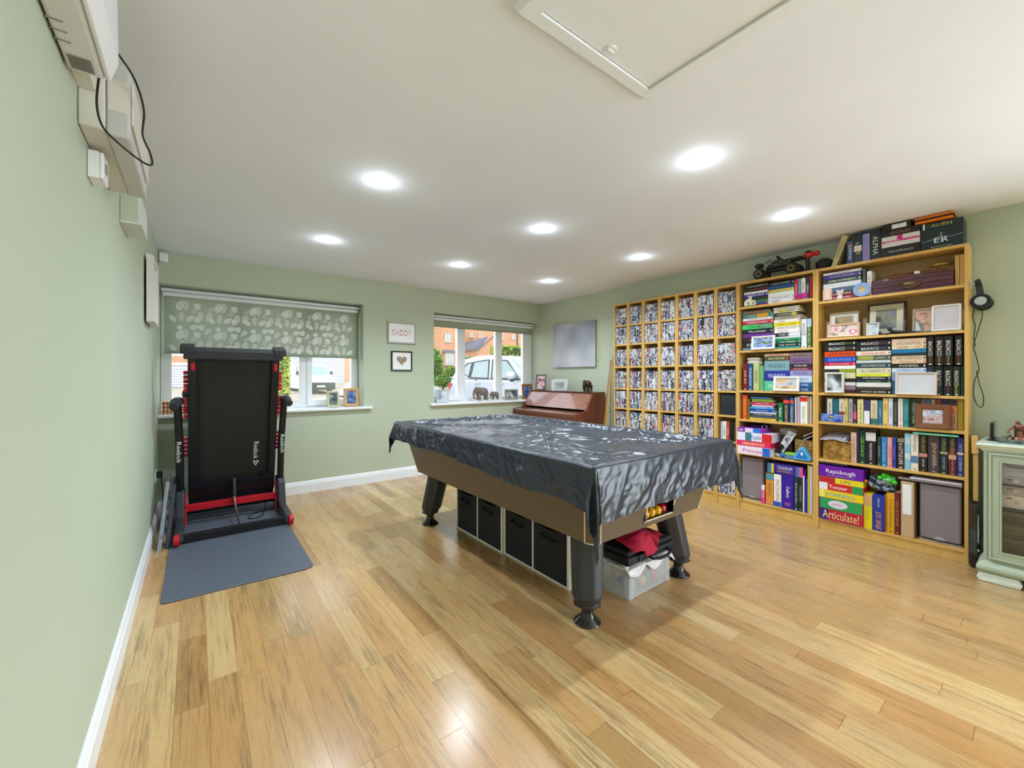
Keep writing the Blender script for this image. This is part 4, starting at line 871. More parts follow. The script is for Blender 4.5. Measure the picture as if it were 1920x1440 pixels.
# right window sill
picture('pale grey frame with a sketch at the left end of the right sill', .175, .165, (2.735, .07, .853), -.12, .2, .018, 'c4c8cc', pic=pics['pale'])
t = thing('elephant_ornament', 'grey-brown ornament of a large and a small elephant on one base', 'ornament', (3.42, .08, .852)); el = mat('elephant_stone', '8c8078', .6, bump=.4, bscale=120, col2='746860', vscale=20)
MB().box(3.215, 3.66, .05, .11, .852, .868).obj('base', mat('plinth_white', 'e6e2da', .5), t, bevel=.004)
def elephant(cx, cy, z0, s, m, parent, name, head=-1, smooth=True):
    e = MB(); h = head
    e.ball((cx+.02*s, cy, z0+.115*s), .062*s, 16, 10, (1.35, .8, .95)); e.ball((cx+h*.075*s, cy, z0+.135*s), .042*s, 14, 8, (1, .85, 1.1))
    for lx, ly in ((-.045, -.025), (-.045, .025), (.075, -.025), (.075, .025)): e.tube([(cx+(-h*0+lx)*s, cy+ly*s, z0), (cx+lx*s, cy+ly*s, z0+.05*s), (cx+lx*s, cy+ly*s, z0+.1*s)], [.02*s, .018*s, .026*s], 10)
    e.tube([(cx+h*.105*s, cy, z0+.14*s), (cx+h*.125*s, cy, z0+.09*s), (cx+h*.122*s, cy, z0+.04*s), (cx+h*.105*s, cy, z0+.015*s)], [.02*s, .015*s, .011*s, .008*s], 10)
    for ly in (-1, 1):
        e.ball((cx+h*.052*s, cy+ly*.04*s, z0+.135*s), .036*s, 12, 8, (.75, .22, 1.15)); e.tube([(cx+h*.1*s, cy+ly*.016*s, z0+.11*s), (cx+h*.12*s, cy+ly*.02*s, z0+.08*s), (cx+h*.135*s, cy+ly*.02*s, z0+.075*s)], [.005*s, .004*s, .002*s], 6)
    e.tube([(cx-h*.1*s, cy, z0+.13*s), (cx-h*.115*s, cy, z0+.09*s), (cx-h*.11*s, cy, z0+.06*s)], .004*s, 6)
    return e.obj(name, m, parent, smooth=True)
elephant(3.325, .08, .868, .98, el, t, 'large_elephant'); elephant(3.545, .08, .868, .62, el, t, 'small_elephant')
picture('grey frame with a black and white photo on the right sill', .235, .152, (3.83, .07, .853), 0, .08, .026, '9c988e', pic=pics['grey'])
picture('brown wood frame with a blue photo at the sill end beside the piano', .20, .225, (4.12, .06, .853), 0, .1, .034, 'a8703c', pic=pics['blue'])
# piano top
picture('dark grey upright frame with a pink family photo on the piano', .165, .225, (4.14, -.20, .992), -PI/2+.35, .16, .02, '6c6862', pic=pics['pink'])
t = thing('desk_clock', 'silver digital clock showing 3:03 on the piano', 'clock', (4.15, -.58, .992), local=True); ORI[t.name] = (0, 0, 0); slv = mat('silver_plastic', 'd4d8e0', .35, .2)
MB().prism([(-.12, -.02, 0), (.12, -.02, 0), (.128, .0, .15), (.06, .003, .158), (-.06, .003, .158), (-.128, .0, .15)], (0, .025, 0)).obj('case', slv, t, bevel=.006)
MB().frustum([(-.075, -.023, .03), (.075, -.023, .03), (.075, -.018, .03), (-.075, -.018, .03)], [(-.078, -.006, .125), (.078, -.006, .125), (.078, -.0, .125), (-.078, -.0, .125)]).obj('screen', mat('lcd', 'b8bcb0', .2), t)
w = MB(); nv = Vector((0, -math.cos(.176), -math.sin(.176)*-1)); upv = Vector((0, .176, .985)).normalized()
letter(w, '3:03', (0.015, -.0155, .085), (1, 0, 0), upv, .10, .045); letter(w, '4  30', (.02, -.0215, .047), (1, 0, 0), upv, .08, .014); w.obj('digits', mat('lcd_dark', '2c302c', .5), t)
MB().prism([(-.03, .02, 0), (.03, .02, 0), (.03, .06, 0), (-.03, .06, 0)], (0, -.03, .09)).obj('stand', dkpl, t)
t.rotation_euler = (0, 0, -PI/2+.3)
brz = mat('bronze_gold', '5c4a30', .3, .6, col2='2c241c', vscale=14)
t = thing('elephant_figure', 'dark bronze elephant figure at the right end of the piano top', 'ornament', (4.15, -1.08, .992), local=True); ORI[t.name] = (0, 0, 0)
elephant(0, 0, 0, .82, brz, t, 'elephant_body'); t.rotation_euler = (0, 0, .25)
MB().ball((-.075, -.04, .11), .018, 8, 6, (.6, .4, 1)).obj('gold_blanket', mat('gold_leaf', 'c8a050', .25, .9), t, smooth=True)
# canvas on the right wall
t = thing('canvas_print', 'large blurred grey-blue canvas on the right wall above the piano', 'picture', (W-.03, -.705, 1.31)); MB().box(W-.03, W-.029, -1.09, -.315, 1.311, 1.907).obj('printed_face', pics['canvas'], t)
MB().box(W-.0289, W-.002, -1.09, -.315, 1.31, 1.908).obj('stretcher', mat('canvas_edge', 'a89870', .8), t)
# cues in the corner
for dy, c_, lab in ((0, 'd8ac58', 'pale wooden pool cue leaning in the gap left of the film towers'), (.028, 'b8843c', 'darker wooden pool cue behind the pale one')):
    t = thing('pool_cue', lab, 'cue', (4.14, -1.33, 0), 'pool cues leaning beside the towers'); a, b = Vector((4.15, -1.30+dy, .002)), Vector((W-.012, -1.362+dy*1.4, 1.465 if dy == 0 else 1.40))
    MB().tube([a, a.lerp(b, .3)], [.014, .011], 10).obj('butt', mat('cue_dark', '3a281c', .3), t, smooth=True); MB().tube([a.lerp(b, .3), a.lerp(b, .985)], [.011, .0055], 10).obj('shaft', cmat(c_, .3), t, smooth=True)
    MB().tube([a.lerp(b, .985), b], .0058, 8).obj('tip', white_m, t)

# ================= left wall boxes =================
cr = mat('cream_plastic', 'dcd8cc', .45); cr2 = mat('grey_plastic', 'c8c6c2', .45)
t = thing('heater_unit', 'large white plastic unit high on the left wall, nearest the camera', 'heater', (.04, -3.4, 1.94)); 
MB().prism([(.004, -3.75, 1.94), (.07, -3.75, 1.94), (.088, -3.75, 1.985), (.085, -3.75, 2.20), (.004, -3.75, 2.22)], (0, .615, 0)).obj('casing', mat('white_casing', 'e2e3e3', .4), t, bevel=.008)
MB().prism([(.072, -3.74, 1.9405), (.0895, -3.74, 1.985), (.087, -3.74, 2.18), (.094, -3.74, 2.17), (.097, -3.74, 1.99), (.082, -3.74, 1.9405)], (0, .6, 0)).obj('front_cover', white_m, t, bevel=.003)
for k in range(9): MB().box(.014, .055, -3.21+k*.0065, -3.2075+k*.0065, 1.937, 1.9405).obj('vent_slot', mat('slot_grey', '8a8780'), t)
for k in range(3): MB().box(.004, .03, -3.33+k*.035, -3.3285+k*.035, 1.937, 1.9405).obj('vent_slot', mat('slot_grey'), t)
t = thing('conduit_box', 'cream trunking joining the two units high on the left wall', 'trunking', (.02, -3.07, 1.965)); MB().box(.001, .036, -3.13, -3.0125, 1.966, 2.05).obj('trunking', cr, t)
t = thing('fuse_box', 'long cream consumer unit with a grey lid, high on the left wall', 'fuse box', (.05, -2.75, 1.86))
MB().box(.001, .055, -3.01, -2.495, 1.868, 2.06).obj('back_box', cr, t, bevel=.004); MB().box(.0555, .106, -3.008, -2.5, 1.86, 2.072).obj('cover', cr2, t, bevel=.006)
MB().box(.1062, .113, -2.99, -2.53, 1.91, 2.03).obj('door_flap', cr, t, bevel=.003); MB().box(.06, .10, -3.0085, -3.0075, 1.93, 2.02).obj('knockout', cr, t)
t = thing('junction_box', 'small white box below the consumer unit', 'junction box', (.02, -2.85, 1.77)); MB().box(.001, .026, -2.888, -2.803, 1.772, 1.852).obj('base', white_m, t, bevel=.002); MB().box(.0262, .036, -2.887, -2.804, 1.773, 1.851).obj('lid', white_m, t, bevel=.003)
MB().box(.0362, .038, -2.86, -2.835, 1.80, 1.83).obj('switch', mat('slot_grey'), t)
t = thing('chime_box', 'sage-painted box with a white underside, high on the left wall past the fuse box', 'box', (.035, -2.11, 1.83)); MB().box(.001, .056, -2.23, -1.99, 1.84, 1.95).obj('body', wall_m, t, bevel=.002)
MB().box(.001, .07, -2.232, -1.988, 1.832, 1.84).box(.0562, .07, -2.23, -1.99, 1.84, 1.95).obj('cover', mat('off_white', 'd8dad4', .5), t)
MB().tube([(.09, -3.133, 2.03), (.12, -3.06, 2.01), (.135, -3.0, 1.96), (.13, -2.97, 1.90), (.145, -2.95, 1.86), (.15, -2.95, 1.825), (.13, -2.98, 1.815), (.09, -3.02, 1.83), (.055, -3.04, 1.86), (.045, -3.06, 1.905), (.055, -3.11, 1.95), (.066, -3.14, 1.965)], .0028, 8, bend=6).obj('hanging_cable', tb, None, smooth=True, label='thin black cable looping below the white unit on the left wall', cat='cable')
picture('deep white-edged frame hanging on the left wall near the window', .42, .42, (.012, -1.02, 1.52), '+x', 0, .03, 'dcd8d2', pic=pics['pale'], depth=.035, stand=False)

# ================= BOOKCASES =================
oak = mat('birch_veneer', 'deb468', .45, col2='d4a658', vscale=4, vstretch=(4, 4, .6)); oakb = mat('veneer_back', 'b89a68', .7)
XB, XT, XW = 4.108, 4.128, 4.300
def bookcase(label, y0, y1, xf, shelves, zbot, pan=.018, name='bookcase', top=2.02, group=None, off=0):
    """y0 > y1; shelves: list of top heights"""
    t = thing(name, label, 'bookcase', ((xf+XW)/2, (y0+y1)/2, 0), group)
    for a, b in ((y0, y0-pan), (y1+pan, y1)): MB().box(xf, XW, a-.0004, b+.0004, 0, top).obj('side_panel', oak, t)
    MB().box(xf+.0005, XW, y0-pan, y1+pan, top-.02, top-.0003).obj('top_panel', oak, t)
    for z in shelves: MB().box(xf+.002, XW-.008, y0-pan-.0003, y1+pan+.0003, z-.018, z).obj('shelf', oak, t)
    MB().box(xf+.001, XW-.008, y0-pan-.0003, y1+pan+.0003, zbot-.018, zbot).obj('bottom_shelf', oak, t)
    MB().box(xf+.008, xf+.022, y0-pan-.0003, y1+pan+.0003, 0.001, zbot-.018).obj('plinth', oak, t)
    MB().box(XW-.008, XW-.004, y0-pan, y1+pan, zbot, top-.02).obj('back_panel', oakb, t)
    return t
MIDS = [1.797, 1.411, 1.059, .804, .505]; RTS = [1.763, 1.475, 1.055, .833, .542]
bookcase('middle birch bookcase with six full shelves, between film towers and wide bookcase', -2.902, -3.492, XB, MIDS, .097)
bookcase('widest birch bookcase at the right, headphones hanging on its side', -3.4925, -4.298, XB, RTS, .083)
TS = [1.772, 1.553, 1.299, 1.052, .827, .59, .345]; TZB = .10
ordn = ['leftmost', 'second', 'third', 'fourth', 'fifth', 'sixth', 'seventh']
for i in range(7):
    y0 = -1.508-.1985*i
    bookcase('%s of seven narrow birch towers full of films%s' % (ordn[i].capitalize() if 0 else ordn[i], ', counting from the left' if i else ', beside the cues'), y0, y0-.198, XT, TS, TZB, .0165, 'film_tower', group='narrow film towers')
def dvd_mat(name, pal, darkmix):
    m = mat(name, 'ffffff', .3); N = m.node_tree.nodes; L = m.node_tree.links
    ge = N.new('ShaderNodeNewGeometry'); sp = N.new('ShaderNodeSeparateXYZ'); L.new(ge.outputs['Position'], sp.inputs[0])
    def cell(sock, k):
        a = N.new('ShaderNodeMath'); a.operation = 'MULTIPLY'; a.inputs[1].default_value = k; L.new(sock, a.inputs[0]); b = N.new('ShaderNodeMath'); b.operation = 'FLOOR'; L.new(a.outputs[0], b.inputs[0]); return b.outputs[0]
    def wn_(ky, kz, seed):
        c = N.new('ShaderNodeCombineXYZ'); L.new(cell(sp.outputs['Y'], ky), c.inputs[0]); L.new(cell(sp.outputs['Z'], kz), c.inputs[1]); c.inputs[2].default_value = seed
        w = N.new('ShaderNodeTexWhiteNoise'); L.new(c.outputs[0], w.inputs['Vector']); return w.outputs['Value']
    def rampof(sock, cols):
        r = N.new('ShaderNodeValToRGB'); e = r.color_ramp; e.interpolation = 'CONSTANT'
        for i, c in enumerate(cols):
            if i < 2: e.elements[i].position = i/len(cols); e.elements[i].color = lin(c)
            else: e.elements.new(i/len(cols)).color = lin(c)
        L.new(sock, r.inputs[0]); return r.outputs[0]
    KY = 1/.0139
    base = rampof(wn_(KY, 4.3, 1), pal)
    spec_ = rampof(wn_(KY*2, 95, 2), ['dcdce0', '4c505c', 'c8ccd8', '5c6474', 'd0d4dc', '9c5058', 'a8b0bc', '48587c', 'd8dadc', 'b89470', '3c3e48', '98a0b4'])
    msk = N.new('ShaderNodeMath'); msk.operation = 'GREATER_THAN'; msk.inputs[1].default_value = .48; L.new(wn_(KY, 40, 3), msk.inputs[0])
    mx = N.new('ShaderNodeMix'); mx.data_type = 'RGBA'; L.new(msk.outputs[0], mx.inputs['Factor']); L.new(base, mx.inputs['A']); L.new(spec_, mx.inputs['B'])
    L.new(mx.outputs['Result'], N['Principled BSDF'].inputs['Base Color']); return m
dm1 = dvd_mat('film_spines', ['e0e0e4', '3c4250', 'c0c6d2', 'b4b8c0', '4c5874', 'b04854', 'd8d8dc', '34363e', '8c96a8', 'bcc2cc', 'd0ccc0', '646874', 'e4e4e4', '40588c', 'd0a8a8', '70788c'], 0)
dm2 = mat('disc_case_dark', '3a3e46', .3, col2='26282e', vscale=30, vstretch=(1, 6, 1))
rs = random.Random(11); dmesh = []
for k in range(4):
    h = .189+.0008*k; mm = MB().box(0, .138, -.0136, 0, 0, h); mm.box(-.0008, 0, -.0125, -.0011, .004, h-.004); me = mm.mesh('film_case'); me.materials.append(dm1); dmesh.append(me)
dark_me = MB().box(0, .138, -.0105, 0, 0, .186).mesh('disc_case'); dark_me.materials.append(dm2)
rown = ['top', 'second', 'third', 'fourth', 'fifth', 'sixth', 'seventh', 'bottom']
towern = ordn; NUMS = ['first', 'second', 'third', 'fourth', 'fifth', 'sixth', 'seventh', 'eighth', 'ninth', 'tenth', 'eleventh', 'twelfth', 'thirteenth', 'fourteenth', 'fifteenth']
stuffd = MB()
for i in range(7):
    y0 = -1.508-.1985*i-.0165
    for r, z in enumerate(TS+[TZB]):
        if r >= 6 and i < 5: continue
        n = 0; y = y0-.0012
        dark = (i == 6 and r == 4)
        if i == 6 and r == 5: continue
        if dark: y -= .03
        ind = i >= 3 and r <= 5 or (i == 6 and r >= 6)
        while y-.0138 > y0-.1655:
            dx = rs.uniform(0, .006)
            if ind:
                me = dark_me if dark else dmesh[rs.randrange(4)]
                o = bpy.data.objects.new('disc_case' if dark else 'film_case', me); COL.objects.link(o); o.location = (XT+.008+dx, y, z+.0003)
                n += 1
                tag(o, '%s case, %s from left, %s shelf of the %s tower' % ('dark grey disc' if dark else 'slim film', NUMS[n-1], rown[r], towern[i]), 'film case', 'film cases, %s shelf, %s tower' % (rown[r], towern[i]))
            else: h = rs.uniform(.188, .192); stuffd.box(XT+.008+dx, XT+.146+dx, y-.0136, y, z+.0003, z+h)
            y -= .0139 if not dark else .0112
tag(stuffd.obj('film_cases', dm1, None, kind='stuff'), 'rows of film cases packed into the left-hand narrow towers', 'film cases')
BOOKS = [
 ('upper shelf of the narrower bookcase', [
  ('H','book','left-hand stack',0,8,-2.9531,-3.1452,1.9576,1.9813,0.13,0.02,'1c1a1c','d8d8d8','ROGER HARGREAVES','black'),
  ('H','book','left-hand stack',1,8,-2.9531,-3.1452,1.925,1.9576,0.13,0.02,'1a1416','c01828','JONNY BRIGHTON','black with red lettering'),
  ('H','book','left-hand stack',2,8,-2.9531,-3.1452,1.9037,1.925,0.13,0.02,'e8e6e2','333333','','white'),
  ('H','book','left-hand stack',3,8,-2.9531,-3.1452,1.8756,1.9037,0.13,0.02,'4a2f9a','ffffff','INSIDE OUT','purple'),
  ('H','book','left-hand stack',4,8,-2.9531,-3.1452,1.849,1.8756,0.13,0.02,'22302c','b0b8b0','','dark green'),
  ('H','book','left-hand stack',5,8,-2.9531,-3.1452,1.8277,1.849,0.13,0.02,'5c7a34','e8e8a0','','leaf green'),
  ('H','book','left-hand stack',6,8,-2.9531,-3.1452,1.8102,1.8277,0.13,0.02,'2858b0','ffffff','BLUE','blue'),
  ('H','book','left-hand stack',7,8,-2.9531,-3.1452,1.797,1.8102,0.13,0.02,'a82828','eeeeee','','red'),
  ('H','book','right-hand stack',0,6,-3.1468,-3.3398,1.9451,1.9724,0.13,0.02,'1c2430','c8c8c8','ALEX SHAPER','black-blue'),
  ('H','book','right-hand stack',1,6,-3.1468,-3.3398,1.9139,1.9451,0.13,0.02,'1e4f80','70a8d8','','navy and teal'),
  ('H','book','right-hand stack',2,6,-3.1468,-3.3398,1.8885,1.9139,0.13,0.02,'c8b43c','f4f0d8','ME ELTON JOHN','mustard yellow'),
  ('H','book','right-hand stack',3,6,-3.1468,-3.3398,1.8545,1.8885,0.13,0.02,'e4e8e0','3a7a4a','','white and green'),
  ('H','book','right-hand stack',4,6,-3.1468,-3.3398,1.8281,1.8545,0.13,0.02,'e6e4ec','7a5a8a','THE SECRET','white with a dark figure'),
  ('H','book','right-hand stack',5,6,-3.1468,-3.3398,1.797,1.8281,0.13,0.02,'eceaee','a02038','HARRY','white with a red title'),
  ('V','book','upright row at the right',0,5,-3.3413,-3.3662,1.797,1.9714,0.13,0.02,'c8203c','f4d0d0','AGATHA','bright red'),
  ('V','book','upright row at the right',1,5,-3.3677,-3.388,1.797,1.9715,0.13,0.02,'6f9ab4','dfe8f0','','grey blue'),
  ('V','book','upright row at the right',2,5,-3.3894,-3.418,1.797,1.9724,0.13,0.02,'efe6d2','6a4a30','MARION','cream bordered'),
  ('V','book','upright row at the right',3,5,-3.4195,-3.4463,1.797,1.975,0.13,0.02,'2c2c38','e4e4ec','TERRY','charcoal'),
  ('V','book','upright row at the right',4,5,-3.4477,-3.4631,1.797,1.9762,0.13,0.02,'b82a38','f0c8c8','','crimson'),
 ]),
 ('second shelf of the narrower bookcase', [
  ('H','book','left-hand stack',0,10,-2.9425,-3.1565,1.7282,1.7574,0.13,0.02,'6b5d48','b04830','RAW LIFE','brown'),
  ('H','book','left-hand stack',1,10,-2.9425,-3.1852,1.6927,1.7282,0.13,0.02,'2f7a78','e0b040','CONTESTANTS ALIVE','teal and yellow'),
  ('H','book','left-hand stack',2,10,-2.9425,-3.182,1.6693,1.6927,0.13,0.02,'ece8e8','60606a','A SPRINGTIME FULL OF LIFE','white'),
  ('H','book','left-hand stack',3,10,-2.9425,-3.1852,1.6356,1.6693,0.13,0.02,'c02040','f8e0e4','MODERN FAMILY','red'),
  ('H','book','left-hand stack',4,10,-2.9372,-3.1773,1.5943,1.6356,0.13,0.02,'3cc868','143818','Clarkson','bright green'),
  ('H','book','left-hand stack',5,10,-2.9425,-3.182,1.5551,1.5943,0.13,0.02,'1b191c','e8e8e8','Mortimer','black'),
  ('H','book','left-hand stack',6,10,-2.9425,-3.182,1.5214,1.5551,0.13,0.02,'6a2a8c','f0d8e0','','purple'),
  ('H','book','left-hand stack',7,10,-2.9425,-3.182,1.4818,1.5214,0.13,0.02,'1c1a20','d03030','RUSSELL','black with a red title'),
  ('H','book','left-hand stack',8,10,-2.9425,-3.182,1.4357,1.4818,0.13,0.02,'202020','e0e0e0','KEITH RIX','black panelled white'),
  ('H','book','left-hand stack',9,10,-2.9425,-3.182,1.411,1.4357,0.13,0.02,'5d7f90','ffffff','','slate blue'),
  ('H','book','right-hand stack',0,14,-3.1868,-3.3764,1.7414,1.7591,0.13,0.02,'b8b0a0','505050','THE LAST HOUR','thin grey'),
  ('H','book','right-hand stack',1,14,-3.19,-3.3822,1.7109,1.7414,0.13,0.02,'c4b8a0','282420','HELLBENT','cream with a yellow band'),
  ('H','book','right-hand stack',2,14,-3.1947,-3.356,1.6817,1.7109,0.13,0.02,'383c40','d8d0a0','CLEANING','dark with a yellow end'),
  ('H','book','right-hand stack',3,14,-3.1963,-3.3966,1.6541,1.6817,0.13,0.02,'a89a88','5a3828','BUTCHER','sandy brown'),
  ('H','book','right-hand stack',4,14,-3.19,-3.3836,1.6289,1.6541,0.13,0.02,'ece8e0','b02030','SAS','white with red letters'),
  ('H','book','right-hand stack',5,14,-3.1915,-3.388,1.6001,1.6289,0.13,0.02,'ecd418','504010','DEN LOVER','yellow'),
  ('H','book','right-hand stack',6,14,-3.1947,-3.3851,1.5728,1.6001,0.13,0.02,'e8e0cc','4a4a4a','BOSS TOM ROB','cream'),
  ('H','book','right-hand stack',7,14,-3.1947,-3.3851,1.5431,1.5728,0.13,0.02,'f0eef0','d05050','CHILD 44','white with a red and blue title'),
  ('H','book','right-hand stack',8,14,-3.1947,-3.3851,1.5119,1.5431,0.13,0.02,'1e2a38','e0e4e8','THE FARM','dark blue and white'),
  ('H','book','right-hand stack',9,14,-3.1947,-3.3851,1.4992,1.5119,0.13,0.02,'e8ece8','888888','','thin white'),
  ('H','book','right-hand stack',10,14,-3.1947,-3.3851,1.48,1.4992,0.13,0.02,'2c8c5c','e0f0e0','LIVE','emerald'),
  ('H','book','right-hand stack',11,14,-3.1947,-3.3851,1.4549,1.48,0.13,0.02,'12645a','d8f0a0','THE GREEN','sea green'),
  ('H','book','right-hand stack',12,14,-3.1947,-3.3851,1.4289,1.4549,0.13,0.02,'12201e','e8f0e8','THE GHOST','near black'),
  ('H','book','right-hand stack',13,14,-3.1947,-3.3851,1.411,1.4289,0.13,0.02,'3f9a88','ffffff','','pale teal'),
  ('V','book','upright pair at the right',0,2,-3.3894,-3.4266,1.411,1.6426,0.13,0.02,'dfe4ea','a02838','SAS ROGUE','white with red SAS letters'),
  ('V','book','upright pair at the right',1,2,-3.4294,-3.4595,1.411,1.6431,0.13,0.02,'4d6c38','e8e8c0','Catch the Sun','sky and grass green'),
 ]),
 ('third shelf of the narrower bookcase', [
  ('V','book','upright row at the left',0,4,-2.9425,-2.981,1.059,1.2958,0.13,0.02,'7a1c20','f0d0b0','3:59 AM','dark red'),
  ('V','book','upright row at the left',1,4,-2.9845,-3.0257,1.059,1.2965,0.13,0.02,'24487a','dce8f8','WINDOW','night blue'),
  ('V','book','upright row at the left',2,4,-3.0292,-3.0746,1.059,1.3008,0.13,0.02,'c2c67e','50502c','SEVEN','pale lime'),
  ('V','book','upright row at the left',3,4,-3.0763,-3.1126,1.059,1.2743,0.13,0.02,'6aa872','d0e8d0','','mid green'),
  ('H','box set','central stack',0,5,-3.1176,-3.3056,1.3522,1.3734,0.15,0.02,'c89c78','804030','MISS FRIENDS','tan'),
  ('H','box set','central stack',1,5,-3.1176,-3.3056,1.3129,1.3522,0.15,0.02,'4c483a','e8dca0','BAND OF BROTHERS','olive brown'),
  ('H','box set','central stack',2,5,-3.1176,-3.3056,1.2297,1.3129,0.15,0.02,'7fa4ac','2a3c48','F.R.I.E.N.D.S','dusty teal'),
  ('H','box set','central stack',3,5,-3.1176,-3.3056,1.1443,1.2297,0.15,0.02,'2c3494','f4f4fc','F.R.I.E.N.D.S','royal blue'),
  ('H','box set','central stack',4,5,-3.1176,-3.3056,1.059,1.1443,0.15,0.02,'5cc094','f0fcf4','F.R.I.E.N.D.S','mint green'),
  ('H','box set','right-hand stack',0,8,-3.3086,-3.4631,1.3292,1.3735,0.15,0.02,'8a7078','2c2428','F.R.I.E.N.D.S','mauve grey'),
  ('H','box set','right-hand stack',1,8,-3.3086,-3.4631,1.284,1.3292,0.15,0.02,'7c5a86','2c2030','F.R.I.E.N.D.S','plum'),
  ('H','box set','right-hand stack',2,8,-3.3086,-3.4631,1.2545,1.284,0.15,0.02,'2c282c','e8e0e0','SCRUBS','black'),
  ('H','box set','right-hand stack',3,8,-3.3086,-3.4631,1.231,1.2545,0.15,0.02,'7a1430','f0d0d8','F.R.I.E.N.D.S','wine red'),
  ('H','box set','right-hand stack',4,8,-3.3086,-3.4631,1.1864,1.231,0.15,0.02,'9690c0','303060','F.R.I.E.N.D.S','lilac'),
  ('H','box set','right-hand stack',5,8,-3.3086,-3.4631,1.1337,1.1864,0.15,0.02,'ccd8ec','3858a0','F.R.I.E.N.D.S','white and sky blue'),
  ('H','box set','right-hand stack',6,8,-3.3086,-3.4631,1.0951,1.1337,0.15,0.02,'28609c','d8e8f8','THE ONE','mid blue'),
  ('H','box set','right-hand stack',7,8,-3.3086,-3.4631,1.059,1.0951,0.15,0.02,'1d4a84','d8e8f8','THE ONE','deep blue'),
 ]),
 ('fourth shelf of the narrower bookcase', [
  ('V','book','upright pair at the left',0,2,-2.9372,-2.9793,0.804,1.0189,0.13,0.02,'c84c24','f4d048','CHOCOLATE','orange red'),
  ('V','book','upright pair at the left',1,2,-2.9845,-2.9973,0.804,0.9855,0.13,0.02,'7c7c28','d8d890','','thin olive'),
  ('H','book','stack of travel books',0,10,-3.0052,-3.1597,0.9859,1.0057,0.13,0.02,'34587c','c0d0e0','','dusky blue'),
  ('H','book','stack of travel books',1,10,-3.0172,-3.1789,0.9585,0.9859,0.13,0.02,'7c9030','283010','','olive green'),
  ('H','book','stack of travel books',2,10,-3.0069,-3.1979,0.9342,0.9585,0.13,0.02,'c02858','f4d8e0','JAMIE OLIVER','raspberry'),
  ('H','book','stack of travel books',3,10,-3.0172,-3.1852,0.9189,0.9342,0.13,0.02,'d8b8c4','a03050','','thin pink'),
  ('H','book','stack of travel books',4,10,-3.0035,-3.1915,0.9009,0.9189,0.13,0.02,'3c9ad8','ffffff','Washington DC','sky blue'),
  ('H','book','stack of travel books',5,10,-3.0018,-3.1947,0.8755,0.9009,0.13,0.02,'24489c','e0e8f8','New England','royal blue'),
  ('H','book','stack of travel books',6,10,-3.0018,-3.2073,0.8609,0.8755,0.13,0.02,'c8d8e4','c03030','ITALY','pale blue'),
  ('H','book','stack of travel books',7,10,-3.0018,-3.2136,0.8428,0.8609,0.13,0.02,'3c3a38','e8d8c8','MODERN MANNERS','dark grey'),
  ('H','book','stack of travel books',8,10,-3.0018,-3.2198,0.8228,0.8428,0.13,0.02,'4a5468','c8d0d8','','slate'),
  ('H','book','stack of travel books',9,10,-3.0018,-3.2104,0.804,0.8228,0.13,0.02,'ecc83c','303020','FRENCH GRAMMAR','yellow'),
  ('V','book','upright row at the right',0,8,-3.223,-3.2585,0.804,0.9623,0.13,0.02,'1a7440','ffffff','Italian','green'),
  ('V','book','upright row at the right',1,8,-3.2616,-3.3041,0.804,1.0091,0.13,0.02,'1e2038','e8d89c','DICTIONARY','navy with a red band'),
  ('V','book','upright row at the right',2,8,-3.3071,-3.3383,0.804,1.0075,0.13,0.02,'22508c','e8d89c','THESAURUS','blue with a red band'),
  ('V','book','upright row at the right',3,8,-3.3442,-3.3574,0.804,1.0157,0.13,0.02,'c8c4a8','606048','','cream'),
  ('V','book','upright row at the right',4,8,-3.3604,-3.3793,0.804,1.0197,0.13,0.02,'c0a4c0','704870','','lilac'),
  ('V','book','upright row at the right',5,8,-3.3822,-3.4322,0.804,1.0256,0.13,0.02,'f2eeee','7ab040','Italian','white with a red corner'),
  ('V','book','upright row at the right',6,8,-3.4336,-3.4435,0.804,1.0224,0.13,0.02,'c89c60','604020','','tan'),
  ('V','book','upright row at the right',7,8,-3.4449,-3.4622,0.804,1.0262,0.13,0.02,'b4b0b0','606060','','grey'),
 ]),
 ('fifth shelf of the narrower bookcase', [
  ('H','game box','stack of boxes',0,4,-2.927,-3.1348,0.6978,0.7351,0.19,-0.05,'8c2ca8','ffffff','Sofia','purple and white'),
  ('H','game box','stack of boxes',1,4,-2.9233,-3.2053,0.6242,0.6978,0.19,-0.05,'e8e4f8','2858b8','Puzzle','white jigsaw'),
  ('H','game box','stack of boxes',2,4,-2.916,-3.194,0.5776,0.6242,0.19,-0.05,'e82860','f4f0a0','HEDBANZ','hot pink'),
  ('H','game box','stack of boxes',3,4,-2.927,-3.1907,0.505,0.5776,0.19,-0.05,'f2e4f0','d04090','Princess','white and pink'),
 ]),
 ('bottom shelf of the narrower bookcase', [
  ('V','game box','row of boxes',0,4,-3.1018,-3.1297,0.097,0.2557,0.018,0.0,'e83c84','ffffff','LOVE','pink card'),
  ('V','game box','row of boxes',1,4,-3.1366,-3.1945,0.097,0.3612,0.17,0.0,'e09428','284870','Skyline','orange and blue'),
  ('V','game box','row of boxes',2,4,-3.1979,-3.2526,0.097,0.365,0.17,0.0,'eef0ee','d05050','PICTOPIA','white'),
  ('V','game box','row of boxes',3,4,-3.2575,-3.3408,0.097,0.3688,0.17,0.0,'3c1c9c','ffffff','Cadbury','deep purple'),
  ('V','book','row of tall books',0,7,-3.344,-3.3751,0.097,0.3778,0.13,0.0,'24384c','e8e8e8','Book of Late Diary','dark teal'),
  ('V','book','row of tall books',1,7,-3.3766,-3.4033,0.097,0.3876,0.13,0.0,'203028','a8c090','WINDOWS','dark green'),
  ('V','book','row of tall books',2,7,-3.4058,-3.4164,0.097,0.3895,0.13,0.0,'ece8f8','6040a0','','white'),
  ('V','book','row of tall books',3,7,-3.417,-3.4246,0.097,0.4412,0.13,0.0,'5030b0','ffffff','','violet'),
